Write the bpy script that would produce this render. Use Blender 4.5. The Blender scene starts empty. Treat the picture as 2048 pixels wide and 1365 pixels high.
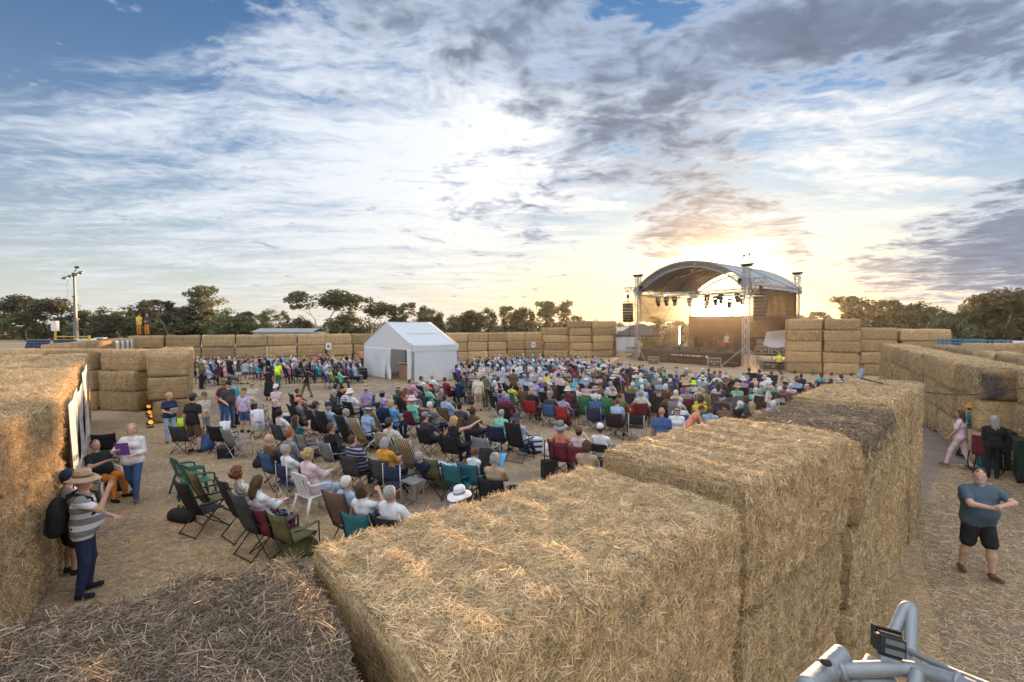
import bpy, bmesh, math, random
import numpy as np
from mathutils import Vector, Matrix

random.seed(7)
rng = np.random.default_rng(7)
R = math.radians
scene = bpy.context.scene
COL = scene.collection

# ------------------------------------------------------------------ camera
CAM_H = 3.85
F_PX = 940.0                      # focal length in photograph pixels (2048 wide)
PITCH = math.atan2(32.5, F_PX)    # looking slightly down
cam_d = bpy.data.cameras.new('camera')
cam_d.sensor_width = 36.0
cam_d.lens = 36.0 * F_PX / 2048.0
cam_d.clip_start = 0.05
cam_d.clip_end = 5000
cam = bpy.data.objects.new('camera', cam_d)
COL.objects.link(cam)
cam.location = (0, 0, CAM_H)
cam.rotation_euler = (math.pi / 2 - PITCH, 0, 0)
scene.camera = cam

# ------------------------------------------------------------------ node helper
class NT:
    def __init__(self, tree):
        self.t = tree
        tree.nodes.clear()
    def node(self, typ, **kw):
        n = self.t.nodes.new(typ)
        for k, v in kw.items():
            setattr(n, k, v)
        return n
    def put(self, sock, val):
        if isinstance(val, bpy.types.NodeSocket):
            self.t.links.new(val, sock)
        elif val is not None:
            if hasattr(sock.default_value, '__len__') and not hasattr(val, '__len__'):
                val = (val,) * len(sock.default_value)
            if hasattr(val, '__len__') and len(sock.default_value) == 4 and len(val) == 3:
                val = tuple(val) + (1.0,)
            sock.default_value = val
    def m(self, op, a, b=None, c=None, clamp=False):
        n = self.node('ShaderNodeMath', operation=op, use_clamp=clamp)
        for i, x in enumerate((a, b, c)):
            self.put(n.inputs[i], x)
        return n.outputs[0]
    def v(self, op, a, b=None, s=None):
        n = self.node('ShaderNodeVectorMath', operation=op)
        self.put(n.inputs[0], a)
        if b is not None: self.put(n.inputs[1], b)
        if s is not None: self.put(n.inputs['Scale'], s)
        return n.outputs['Value'] if op in ('DOT_PRODUCT', 'LENGTH') else n.outputs[0]
    def mix(self, fac, a, b, mode='MIX'):
        n = self.node('ShaderNodeMix', data_type='RGBA', blend_type=mode)
        self.put(n.inputs[0], fac); self.put(n.inputs[6], a); self.put(n.inputs[7], b)
        return n.outputs[2]
    def ss(self, x, lo, hi):
        n = self.node('ShaderNodeMapRange', interpolation_type='SMOOTHSTEP')
        self.put(n.inputs[0], x); n.inputs[1].default_value = lo; n.inputs[2].default_value = hi
        return n.outputs[0]
    def noise(self, vec, scale, detail=4.0, rough=0.55, dist=0.0, col=False):
        n = self.node('ShaderNodeTexNoise')
        if vec is not None: self.put(n.inputs['Vector'], vec)
        n.inputs['Scale'].default_value = scale
        n.inputs['Detail'].default_value = detail
        n.inputs['Roughness'].default_value = rough
        n.inputs['Distortion'].default_value = dist
        return n.outputs['Color' if col else 'Fac']
    def ramp(self, fac, stops):
        n = self.node('ShaderNodeValToRGB')
        self.put(n.inputs[0], fac)
        e = n.color_ramp.elements
        while len(e) < len(stops): e.new(0.5)
        for el, (p, c) in zip(e, stops):
            el.position = p; el.color = tuple(c) + (1.0,) if len(c) == 3 else c
        return n.outputs[0]
    def comb(self, x, y, z):
        n = self.node('ShaderNodeCombineXYZ')
        for i, q in enumerate((x, y, z)): self.put(n.inputs[i], q)
        return n.outputs[0]
    def sep(self, vec):
        n = self.node('ShaderNodeSeparateXYZ'); self.put(n.inputs[0], vec)
        return n.outputs[0], n.outputs[1], n.outputs[2]

def ray(u, v):
    """world direction through a photograph pixel"""
    x, y, z = (u - 1024.0), F_PX, (682.5 - v)
    c, s = math.cos(PITCH), math.sin(PITCH)
    return Vector((x, y * c + z * s, z * c - y * s))
def pix(u, v, z=0.0):
    d = ray(u, v)
    t = (z - CAM_H) / d.z
    return Vector((d.x * t, d.y * t, z))
def pixd(u, v, depth):
    d = ray(u, v)
    t = depth / d.y
    return Vector((d.x * t, depth, CAM_H + d.z * t))
def to_px(p):
    x, y, z = p[0], p[1], p[2] - CAM_H
    c, s = math.cos(PITCH), math.sin(PITCH)
    yy = y * c - z * s
    zz = y * s + z * c
    return 1024 + F_PX * x / max(yy, .01), 682.5 - F_PX * zz / max(yy, .01)

# ------------------------------------------------------------------ sky and sun
SUN_AZ = math.atan2(1428 - 1024, F_PX)          # to the right of straight ahead
SUN_EL = R(2.5)
sun_dir = Vector((math.sin(SUN_AZ) * math.cos(SUN_EL), math.cos(SUN_AZ) * math.cos(SUN_EL), math.sin(SUN_EL)))
world = bpy.data.worlds.new('World')
scene.world = world
world.use_nodes = True
world.cycles.sampling_method = 'NONE'     # the sky is smooth; the sun is a lamp of its own
def build_sky():
    n = NT(world.node_tree)
    out = n.node('ShaderNodeOutputWorld')
    bg = n.node('ShaderNodeBackground')
    bg.inputs['Strength'].default_value = 0.1
    sky = n.node('ShaderNodeTexSky')
    sky.sky_type = 'NISHITA'
    sky.sun_disc = False
    sky.sun_elevation = SUN_EL
    sky.sun_rotation = SUN_AZ
    sky.altitude = 50
    sky.air_density = 1.0
    sky.dust_density = 0.6
    sky.ozone_density = 1.6
    tc = n.node('ShaderNodeTexCoord')
    d = n.v('NORMALIZE', tc.outputs['Generated'])
    dx, dy, dz = n.sep(d)
    zc = n.m('ADD', n.m('MAXIMUM', dz, 0.0), 0.075)
    q = n.comb(n.m('DIVIDE', dx, zc), n.m('DIVIDE', dy, zc), 0.0)
    sd = n.v('DOT_PRODUCT', d, tuple(sun_dir))
    def blob(lst):
        """sum of soft round patches: (u, v, radius in photograph pixels, amount)"""
        acc = 0.0
        for (u, v, su, amp) in lst:
            c = ray(u, v).normalized()
            k = 2.0 / (su / F_PX) ** 2
            e = n.m('EXPONENT', n.m('ADD', n.v('DOT_PRODUCT', d, tuple(c * k)), math.log(abs(amp)) - k))
            acc = n.m('ADD' if amp > 0 else 'SUBTRACT', acc, e)
        return acc
    # --- noises in the cloud plane
    warp = n.v('SCALE', n.v('SUBTRACT', n.noise(q, 1.1, 3, col=True), (0.5, 0.5, 0.5)), s=0.5)
    qw = n.v('ADD', q, warp)
    big = n.noise(qw, 2.1, 4.0, 0.60)
    med = n.noise(n.v('ADD', qw, (5.0, 3.0, 0.0)), 4.2, 3.0, 0.6)
    fine = n.noise(n.v('MULTIPLY', qw, (1.0, 1.3, 1.0)), 12.0, 3.0, 0.58)
    rot = n.node('ShaderNodeMapping'); rot.inputs['Rotation'].default_value = (0, 0, R(-25)); rot.inputs['Scale'].default_value = (0.6, 1.9, 1.0)
    n.put(rot.inputs['Vector'], qw)
    wis = n.noise(rot.outputs[0], 1.5, 6.0, 0.64)
    # --- base blue
    tint = n.mix(n.m('EXPONENT', n.m('MULTIPLY', n.m('MAXIMUM', dz, 0.0), -4.0)), (0.24, 0.68, 1.22, 1), (0.62, 0.74, 1.12, 1))
    base = n.mix(1.0, n.v('SCALE', sky.outputs[0], s=SKY_K), tint, 'MULTIPLY')
    # --- white veil, with added fill outside the view
    W = blob([(760, 330, 230, .55), (980, 400, 230, .70), (1180, 220, 130, .25), (330, 190, 130, .20), (560, 110, 130, .22), (90, 430, 200, .12), (380, 420, 170, .22), (120, 210, 130, .2),
              (1600, 330, 220, .20), (1020, 240, 120, .35), (1880, 260, 130, .22), (1600, 580, 300, .20), (640, 500, 240, .45), (60, 40, 140, -.3), (330, 100, 70, -.2), (420, 60, 60, -.15), (130, 250, 170, .12), (260, 380, 170, .08), (60, 520, 150, .10), (30, 330, 100, -.12), (60, 130, 90, -.1)])
    fill_out = n.ss(dy, 0.62, 0.10)  # beyond the view the veil is made brighter, added as fill light
    W = n.m('ADD', W, n.m('MULTIPLY', fill_out, 0.62))
    Wn = n.m('ADD', n.m('MULTIPLY', n.m('SUBTRACT', wis, 0.53), 2.9), n.m('MULTIPLY', n.m('SUBTRACT', fine, 0.5), 0.8))
    Wm = n.m('MULTIPLY', n.ss(n.m('ADD', W, Wn), -0.02, 1.12), 0.95)
    # horizon haze
    up = n.m('MAXIMUM', dz, 0.0)
    hz = n.m('EXPONENT', n.m('MULTIPLY', up, -5.5))
    near = n.m('EXPONENT', n.m('MULTIPLY', n.m('SUBTRACT', sd, 1.0), 5.0))
    near2 = n.m('EXPONENT', n.m('MULTIPLY', n.m('SUBTRACT', sd, 1.0), 38.0))
    near3 = n.m('EXPONENT', n.m('MULTIPLY', n.m('SUBTRACT', sd, 1.0), 520.0))
    whitecol = n.mix(near, n.mix(fill_out, (2.5, 2.8, 3.25, 1), n.v('SCALE', (12.2, 12.5, 13.0), s=n.m('MULTIPLY_ADD', n.m('MAXIMUM', dz, 0.0), 0.86, 0.26))), (4.4, 4.2, 3.85, 1))  # overhead and rear veil colour boosted as added fill
    hazecol = n.mix(near, (2.75, 2.80, 2.75, 1), (4.2, 3.25, 2.1, 1))
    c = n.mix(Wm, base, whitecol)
    c = n.mix(n.m('MULTIPLY', hz, 0.90), c, hazecol)
    # --- dark cloud bank
    D = blob([(760, -20, 90, .30), (900, 40, 110, .40), (1060, 120, 110, .42), (1230, 150, 110, .42), (1400, 130, 80, .22), (1330, 250, 90, .34), (1560, 90, 100, .42), (1700, 60, 100, .42),
              (1880, 60, 100, .42), (2040, 60, 90, .45), (1850, 130, 60, .2), (1700, 160, 60, .2),
              (1200, 310, 80, .24), (1400, 340, 80, .36), (1080, 320, 90, .18), (1500, 390, 70, .30), (1060, 455, 70, .24), (1600, 425, 45, .40), (1340, 460, 60, .25), (900, 350, 90, .14),
              (1960, 480, 90, .45), (2060, 430, 80, .42), (1850, 530, 70, .40), (1730, 550, 50, .32), (2060, 530, 70, .35), (2050, 260, 36, .5), (1330, 505, 70, .42), (1430, 490, 60, .38), (1500, 515, 45, .3), (1600, 500, 26, .5),
              (1180, 60, 60, -.1), (1800, 320, 150, -.42), (1620, 250, 90, -.28), (1430, 230, 60, -.15), (1980, 340, 80, -.3), (1200, 390, 50, -.1), (1000, 200, 60, -.2), (1260, 560, 70, -.2), (2500, 450, 200, .25), (1400, -500, 400, .2)])
    Dn = n.m('ADD', n.m('MULTIPLY', n.m('SUBTRACT', big, 0.575), 2.0), n.m('ADD', n.m('MULTIPLY', n.m('SUBTRACT', fine, 0.5), 1.0), n.m('MULTIPLY', n.m('SUBTRACT', med, 0.5), 0.95)))
    dsum = n.m('ADD', D, Dn)
    Dm = n.ss(dsum, 0.04, 0.72)
    edge = n.ss(dsum, -0.02, 0.30)
    darkcol = n.v('SCALE', n.mix(near2, (0.64, 0.80, 1.16, 1), (2.2, 1.6, 1.15, 1)), s=n.m('MULTIPLY_ADD', n.m('SUBTRACT', med, 0.5), -1.3, 1.0))
    lightd = n.mix(near2, (2.3, 2.55, 2.95, 1), (3.4, 2.7, 2.0, 1))
    c = n.mix(n.m('MULTIPLY', edge, 0.60), c, lightd)
    c = n.mix(n.m('MULTIPLY', Dm, 0.90), c, darkcol)
    # --- glow round the sun
    g = n.v('ADD', n.v('SCALE', (1.0, 0.74, 0.40), s=n.m('MULTIPLY', near2, 0.45)), n.v('SCALE', (1.0, 0.80, 0.45), s=n.m('MULTIPLY', near3, 70.0)))
    c = n.v('ADD', c, g)
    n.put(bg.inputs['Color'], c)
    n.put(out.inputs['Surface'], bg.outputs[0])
SKY_K = 0.95
build_sky()

sun_l = bpy.data.lights.new('sun', 'SUN')
sun_l.energy = 3.0
sun_l.angle = R(0.6)
sun_l.color = (1.0, 0.60, 0.28)
sun_o = bpy.data.objects.new('sun', sun_l)
COL.objects.link(sun_o)
sun_o.rotation_euler = (-sun_dir).to_track_quat('-Z', 'Y').to_euler()
sun_o.location = (30, 60, 40)

vs_ = scene.view_settings
vs_.view_transform = 'Standard'
vs_.look = 'None'
vs_.exposure = 1.65
vs_.gamma = 1.0
vs_.use_curve_mapping = False
scene.cycles.use_denoising = True
scene.cycles.max_bounces = 6
scene.cycles.diffuse_bounces = 3
scene.cycles.glossy_bounces = 2
scene.cycles.transparent_max_bounces = 12
scene.cycles.transmission_bounces = 4
scene.cycles.sample_clamp_indirect = 6.0

# ------------------------------------------------------------------ mesh helpers
class MB:
    """collects geometry for ONE mesh object"""
    def __init__(self):
        self.vs, self.fs, self.ms = [], [], []
    def add(self, vs, fs, m=0):
        o = len(self.vs)
        self.vs.extend([tuple(p) for p in vs])
        self.fs.extend([tuple(i + o for i in f) for f in fs])
        self.ms.extend([m] * len(fs))
        return self
    def box(self, c, s, m=0, rz=0.0, mat=None, taper=1.0):
        c = Vector(c); hx, hy, hz = s[0] / 2, s[1] / 2, s[2] / 2
        pts = []
        for z in (-1, 1):
            k = taper if z > 0 else 1.0
            for (x, y) in ((-1, -1), (1, -1), (1, 1), (-1, 1)):
                p = Vector((x * hx * k, y * hy * k, z * hz))
                if mat is not None: p = mat @ p
                elif rz: p = Matrix.Rotation(rz, 3, 'Z') @ p
                pts.append(c + p)
        return self.add(pts, [(0, 3, 2, 1), (4, 5, 6, 7), (0, 1, 5, 4), (1, 2, 6, 5), (2, 3, 7, 6), (3, 0, 4, 7)], m)
    def bar(self, a, b, w, h=None, m=0):
        a, b = Vector(a), Vector(b)
        d = b - a
        L = d.length
        if L < 1e-6: return self
        q = d.to_track_quat('X', 'Z').to_matrix()
        return self.box((a + b) / 2, (L, w, h or w), m, mat=q)
    def tube(self, pts, r, n=8, m=0, caps=True):
        pts = [Vector(p) for p in pts]
        rs = r if hasattr(r, '__len__') else [r] * len(pts)
        rings, vs, fs = [], [], []
        ref = None
        for i, p in enumerate(pts):
            d = (pts[min(i + 1, len(pts) - 1)] - pts[max(i - 1, 0)])
            d.normalize()
            if ref is None:
                ref = d.orthogonal().normalized()
            ref = (ref - d * ref.dot(d))
            if ref.length < 1e-5: ref = d.orthogonal()
            ref.normalize()
            bi = d.cross(ref)
            for k in range(n):
                a = 2 * math.pi * k / n
                vs.append(p + (ref * math.cos(a) + bi * math.sin(a)) * rs[i])
        for i in range(len(pts) - 1):
            for k in range(n):
                k2 = (k + 1) % n
                fs.append((i * n + k, i * n + k2, (i + 1) * n + k2, (i + 1) * n + k))
        if caps:
            fs.append(tuple(reversed(range(n))))
            fs.append(tuple((len(pts) - 1) * n + k for k in range(n)))
        return self.add(vs, fs, m)
    def lathe(self, prof, n=16, m=0, c=(0, 0, 0), sx=1.0, sy=1.0, mat=None, cap=False):
        vs, fs = [], []
        for (r, z) in prof:
            for k in range(n):
                a = 2 * math.pi * k / n
                p = Vector((r * math.cos(a) * sx, r * math.sin(a) * sy, z))
                if mat is not None: p = mat @ p
                vs.append(p + Vector(c))
        for i in range(len(prof) - 1):
            for k in range(n):
                k2 = (k + 1) % n
                fs.append((i * n + k, i * n + k2, (i + 1) * n + k2, (i + 1) * n + k))
        if cap:
            fs.append(tuple(reversed(range(n))))
            fs.append(tuple((len(prof) - 1) * n + k for k in range(n)))
        return self.add(vs, fs, m)
    def sheet(self, fn, nu, nv, m=0, thick=0.0):
        vs, fs = [], []
        for j in range(nv + 1):
            for i in range(nu + 1):
                vs.append(fn(i / nu, j / nv))
        for j in range(nv):
            for i in range(nu):
                a = j * (nu + 1) + i
                fs.append((a, a + 1, a + nu + 2, a + nu + 1))
        if thick:
            # real thickness: offset copy along the averaged normal plus a rim
            P = [Vector(p) for p in vs]
            nr = [Vector((0, 0, 0)) for _ in P]
            for f in fs:
                nn = (P[f[1]] - P[f[0]]).cross(P[f[3]] - P[f[0]])
                for i in f: nr[i] += nn
            k = len(P)
            vs = P + [p - (q_.normalized() if q_.length > 0 else q_) * thick for p, q_ in zip(P, nr)]
            fs2 = [tuple(reversed([i + k for i in f])) for f in fs]
            rim = []
            W_ = nu + 1
            loop = [i for i in range(nu)] + [nu + j * W_ for j in range(nv)] + [nv * W_ + i for i in range(nu, 0, -1)] + [j * W_ for j in range(nv, 0, -1)]
            for a, b in zip(loop, loop[1:] + loop[:1]):
                rim.append((b, a, a + k, b + k))
            fs = fs + fs2 + rim
        return self.add(vs, fs, m)
    def mesh(self, name, mats, smooth=False):
        me = bpy.data.meshes.new(name)
        me.from_pydata(self.vs, [], self.fs)
        for mm in (mats if isinstance(mats, (list, tuple)) else [mats]):
            me.materials.append(mm)
        if any(self.ms): me.polygons.foreach_set('material_index', self.ms)
        if smooth: me.polygons.foreach_set('use_smooth', [True] * len(me.polygons))
        me.update()
        return me
    def build(self, name, mats, parent=None, smooth=False, loc=None, rz=None):
        return link(name, self.mesh(name, mats, smooth), parent, loc, rz)

def link(name, data, parent=None, loc=None, rz=None):
    o = bpy.data.objects.new(name, data)
    COL.objects.link(o)
    if parent is not None: o.parent = parent
    if loc is not None: o.location = loc
    if rz is not None: o.rotation_euler = (0, 0, rz)
    return o
def tag(o, label=None, cat=None, group=None, kind=None):
    if label: o['label'] = label
    if cat: o['category'] = cat
    if group: o['group'] = group
    if kind: o['kind'] = kind
    return o
def empty(name, loc=(0, 0, 0), rz=0.0):
    o = link(name, None, None, loc, rz)
    o.empty_display_size = 0.2
    return o
def np_mesh(name, V, Fq, mats, smooth=False, attr=None):
    me = bpy.data.meshes.new(name)
    nV, nF, k = len(V), len(Fq), Fq.shape[1]
    me.vertices.add(nV); me.vertices.foreach_set('co', np.ascontiguousarray(V, dtype=np.float32).ravel())
    me.loops.add(nF * k); me.loops.foreach_set('vertex_index', np.ascontiguousarray(Fq, dtype=np.int32).ravel())
    me.polygons.add(nF)
    me.polygons.foreach_set('loop_start', np.arange(0, nF * k, k, dtype=np.int32))
    if smooth: me.polygons.foreach_set('use_smooth', np.ones(nF, dtype=bool))
    for mm in (mats if isinstance(mats, (list, tuple)) else [mats]): me.materials.append(mm)
    if attr is not None:
        a = me.attributes.new('rnd', 'FLOAT', 'POINT')
        a.data.foreach_set('value', np.ascontiguousarray(attr, dtype=np.float32))
    me.update(calc_edges=True)
    return me

ORD = ['first', 'second', 'third', 'fourth', 'fifth', 'sixth', 'seventh', 'eighth', 'ninth', 'tenth', 'eleventh', 'twelfth', 'thirteenth', 'fourteenth',
       'fifteenth', 'sixteenth', 'seventeenth', 'eighteenth', 'nineteenth']
TENS = ['twentieth', 'thirtieth', 'fortieth', 'fiftieth', 'sixtieth', 'seventieth', 'eightieth', 'ninetieth']
TENW = ['twenty', 'thirty', 'forty', 'fifty', 'sixty', 'seventy', 'eighty', 'ninety']
def ordw(i):
    if i < 19: return ORD[i]
    n = i + 1
    t, r = n // 10 - 2, n % 10
    return TENS[t] if r == 0 else TENW[t] + '-' + ORD[r - 1]
def uniquify(objs, tail='from left'):
    """labels shared by several objects get their place from left to right in the photograph"""
    by = {}
    for o in objs: by.setdefault(o['label'], []).append(o)
    for lab, lst in by.items():
        if len(lst) < 2: continue
        lst.sort(key=lambda o: to_px(o.location)[0])
        for i, o in enumerate(lst):
            w = ('leftmost' if i == 0 else 'rightmost' if i == len(lst) - 1 else ordw(i) + ' ' + tail)
            o['label'] = lab + ', ' + w + (' of these' if i in (0, len(lst) - 1) else '')

# ------------------------------------------------------------------ materials
MATS = {}
def pmat(name, col, rough=0.7, var=0.12, scale=6.0, bump=0.0, bscale=None, metal=0.0, spec=0.3, emit=None, estr=0.0, coord='Object', transl=0.0):
    """plain procedural material: colour with soft noise variation and bump"""
    if name in MATS: return MATS[name]
    ma = bpy.data.materials.new(name)
    ma.use_nodes = True
    n = NT(ma.node_tree)
    out = n.node('ShaderNodeOutputMaterial')
    p = n.node('ShaderNodeBsdfPrincipled')
    tc = n.node('ShaderNodeTexCoord')
    oi = n.node('ShaderNodeObjectInfo')
    vec = n.v('ADD', tc.outputs[coord], n.v('SCALE', (13.0, 7.0, 5.0), s=oi.outputs['Random']))
    nz = n.noise(vec, scale, 5)
    k = n.m('MULTIPLY_ADD', n.m('SUBTRACT', nz, 0.5), 2.4 * var, 1.0)
    n.put(p.inputs['Base Color'], n.v('SCALE', col, s=k))
    p.inputs['Roughness'].default_value = rough
    p.inputs['Metallic'].default_value = metal
    p.inputs['Specular IOR Level'].default_value = spec
    if bump:
        b = n.node('ShaderNodeBump'); b.inputs['Strength'].default_value = bump; b.inputs['Distance'].default_value = 0.02
        n.put(b.inputs['Height'], n.noise(vec, bscale or scale * 3, 4))
        n.put(p.inputs['Normal'], b.outputs[0])
    if emit:
        n.put(p.inputs['Emission Color'], emit); p.inputs['Emission Strength'].default_value = estr
    sh = p.outputs[0]
    if transl:
        t = n.node('ShaderNodeBsdfTranslucent'); n.put(t.inputs['Color'], col)
        mx = n.node('ShaderNodeMixShader'); mx.inputs[0].default_value = transl
        n.put(mx.inputs[1], sh); n.put(mx.inputs[2], t.outputs[0]); sh = mx.outputs[0]
    n.put(out.inputs[0], sh)
    MATS[name] = ma
    return ma

def straw_mat(name, stops, greystops, weather):
    """loose straw: colour by the per-stalk attribute, weathered patches by noise"""
    ma = bpy.data.materials.new(name); ma.use_nodes = True
    n = NT(ma.node_tree)
    out = n.node('ShaderNodeOutputMaterial'); p = n.node('ShaderNodeBsdfPrincipled')
    at = n.node('ShaderNodeAttribute'); at.attribute_name = 'rnd'
    g = n.node('ShaderNodeNewGeometry')
    oi = n.node('ShaderNodeObjectInfo')
    c1 = n.ramp(at.outputs['Fac'], stops)
    c2 = n.ramp(at.outputs['Fac'], greystops)
    pos = n.v('ADD', g.outputs['Position'], (3.0, 1.0, 0.0))
    w = n.ss(n.noise(pos, 1.6, 4), 0.66 - weather * 0.55, 0.80 - weather * 0.55)
    c = n.mix(n.m('MULTIPLY', w, 0.85 if weather > 0 else 0.25), c1, c2)
    cl = n.m('MULTIPLY_ADD', n.m('SUBTRACT', n.noise(pos, 9.0, 3), 0.5), 1.1, 1.0)
    c = n.v('SCALE', c, s=cl)
    c = n.v('SCALE', c, s=n.m('MULTIPLY_ADD', oi.outputs['Random'], 0.26, 0.86))
    n.put(p.inputs['Base Color'], c)
    p.inputs['Roughness'].default_value = 0.5
    p.inputs['Specular IOR Level'].default_value = 0.4
    t = n.node('ShaderNodeBsdfTranslucent'); n.put(t.inputs['Color'], c)
    mx = n.node('ShaderNodeMixShader'); mx.inputs[0].default_value = 0.22
    n.put(mx.inputs[1], p.outputs[0]); n.put(mx.inputs[2], t.outputs[0])
    n.put(out.inputs[0], mx.outputs[0])
    return ma
GOLD = [(0.0, (.29, .175, .080)), (0.3, (.54, .370, .182)), (0.65, (.77, .575, .325)), (1.0, (.93, .81, .57))]
GREY = [(0.0, (.08, .057, .038)), (0.4, (.22, .160, .108)), (0.75, (.42, .315, .21)), (1.0, (.76, .60, .40))]
M_straw = straw_mat('straw', GOLD, GREY, 0.0)
M_straw_g = straw_mat('weathered_straw', GREY, GOLD, 0.12)

def bale_mat(name, weather):
    ma = bpy.data.materials.new(name); ma.use_nodes = True
    n = NT(ma.node_tree)
    out = n.node('ShaderNodeOutputMaterial'); p = n.node('ShaderNodeBsdfPrincipled')
    tc = n.node('ShaderNodeTexCoord'); oi = n.node('ShaderNodeObjectInfo'); g = n.node('ShaderNodeNewGeometry')
    vec = n.v('ADD', tc.outputs['Object'], n.v('SCALE', (31.0, 17.0, 23.0), s=oi.outputs['Random']))
    # crossed, stretched noises read as short stalks lying every way
    def fib(rot, sc):
        mp = n.node('ShaderNodeMapping'); mp.inputs['Rotation'].default_value = rot; mp.inputs['Scale'].default_value = sc
        n.put(mp.inputs['Vector'], vec)
        return n.noise(mp.outputs[0], 1.0, 3, 0.6, 0.6)
    f1 = fib((0.3, 0.2, 0.5), (14, 90, 60)); f2 = fib((0.9, 0.5, -0.7), (80, 12, 70)); f3 = fib((0.1, 1.0, 1.5), (70, 80, 12))
    f = n.m('MAXIMUM', f1, n.m('MAXIMUM', f2, f3))
    lum = n.noise(vec, 3.2, 4)
    flake = n.noise(n.v('MULTIPLY', vec, (9.0, 0.8, 0.8)), 1.0, 2)
    k = n.m('ADD', n.m('MULTIPLY', n.ss(f, 0.42, 0.78), 0.72), n.m('ADD', n.m('MULTIPLY', lum, 0.35), n.m('MULTIPLY', flake, 0.16)))
    c1 = n.ramp(k, [(0.18, (.19, .115, .052)), (0.42, (.44, .29, .145)), (0.70, (.66, .465, .25)), (1.0, (.84, .67, .43))])
    c2 = n.ramp(k, [(0.18, (.06, .05, .042)), (0.45, (.15, .125, .105)), (0.75, (.27, .225, .175)), (1.0, (.42, .35, .25))])
    w = n.ss(n.noise(vec, 0.75, 4), 0.72 - weather * 0.5, 0.82 - weather * 0.5)
    c = n.mix(w, c1, c2)
    ox, oy, oz = n.sep(tc.outputs['Object'])
    wob = n.m('MULTIPLY_ADD', n.noise(vec, 2.5, 2), 0.10, -0.05)
    band = n.m('ABSOLUTE', n.m('SUBTRACT', n.m('FRACT', n.m('MULTIPLY', n.m('ADD', oz, wob), 3.333)), 0.5))
    line = n.ss(band, 0.43, 0.49)
    c = n.mix(n.m('MULTIPLY', line, 0.40), c, (.10, .065, .035, 1))
    fl = n.ss(n.noise(n.v('MULTIPLY', vec, (16.0, 1.2, 0.6)), 1.0, 2), 0.55, 0.75)
    c = n.mix(n.m('MULTIPLY', fl, 0.30), c, (.20, .14, .08, 1))
    tone = n.m('MULTIPLY_ADD', oi.outputs['Random'], 0.50, 0.66)
    c = n.v('SCALE', c, s=tone)
    n.put(p.inputs['Base Color'], c)
    p.inputs['Roughness'].default_value = 0.8
    p.inputs['Specular IOR Level'].default_value = 0.15
    b = n.node('ShaderNodeBump'); b.inputs['Strength'].default_value = 0.8; b.inputs['Distance'].default_value = 0.03
    n.put(b.inputs['Height'], n.m('ADD', f, n.m('MULTIPLY', n.noise(vec, 14, 3), 0.6)))
    n.put(p.inputs['Normal'], b.outputs[0])
    n.put(out.inputs[0], p.outputs[0])
    return ma
M_bale = bale_mat('bale_straw', 0.0)
M_bale_m = bale_mat('bale_straw_patchy', 0.32)
M_bale_g = bale_mat('bale_straw_weathered', 0.75)

# ------------------------------------------------------------------ ground
def ground_mat():
    ma = bpy.data.materials.new('trodden_straw_ground'); ma.use_nodes = True
    n = NT(ma.node_tree)
    out = n.node('ShaderNodeOutputMaterial'); p = n.node('ShaderNodeBsdfPrincipled')
    g = n.node('ShaderNodeNewGeometry'); P = g.outputs['Position']
    big = n.noise(P, 0.22, 5, 0.6, 0.8)
    mid = n.noise(P, 1.3, 6, 0.65)
    fine = n.noise(P, 26.0, 4, 0.7)
    mp = n.node('ShaderNodeMapping'); mp.inputs['Rotation'].default_value = (0, 0, 0.6); mp.inputs['Scale'].default_value = (18, 90, 10)
    n.put(mp.inputs['Vector'], P); s1 = n.noise(mp.outputs[0], 1.0, 3, 0.6, 1.0)
    mp2 = n.node('ShaderNodeMapping'); mp2.inputs['Rotation'].default_value = (0, 0, -0.8); mp2.inputs['Scale'].default_value = (16, 80, 10)
    n.put(mp2.inputs['Vector'], P); s2 = n.noise(mp2.outputs[0], 1.0, 3, 0.6, 1.0)
    st = n.ss(n.m('MAXIMUM', s1, s2), 0.45, 0.8)
    straw = n.ramp(n.m('ADD', n.m('MULTIPLY', st, 0.6), n.m('MULTIPLY', fine, 0.4)), [(0.1, (.32, .23, .14)), (0.5, (.57, .43, .28)), (0.9, (.77, .63, .45))])
    dirt = n.ramp(n.m('ADD', n.m('MULTIPLY', mid, 0.5), n.m('MULTIPLY', fine, 0.5)), [(0.2, (.19, .145, .115)), (0.8, (.42, .33, .26))])
    msk = n.ss(n.m('ADD', n.m('MULTIPLY', big, 0.6), n.m('MULTIPLY', mid, 0.4)), 0.46, 0.58)
    c = n.mix(msk, straw, dirt)
    n.put(p.inputs['Base Color'], c)
    p.inputs['Roughness'].default_value = 0.9
    p.inputs['Specular IOR Level'].default_value = 0.1
    b = n.node('ShaderNodeBump'); b.inputs['Strength'].default_value = 0.6; b.inputs['Distance'].default_value = 0.03
    n.put(b.inputs['Height'], n.m('ADD', n.m('MULTIPLY', mid, 1.2), n.m('ADD', fine, st)))
    n.put(p.inputs['Normal'], b.outputs[0])
    n.put(out.inputs[0], p.outputs[0])
    return ma
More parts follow.
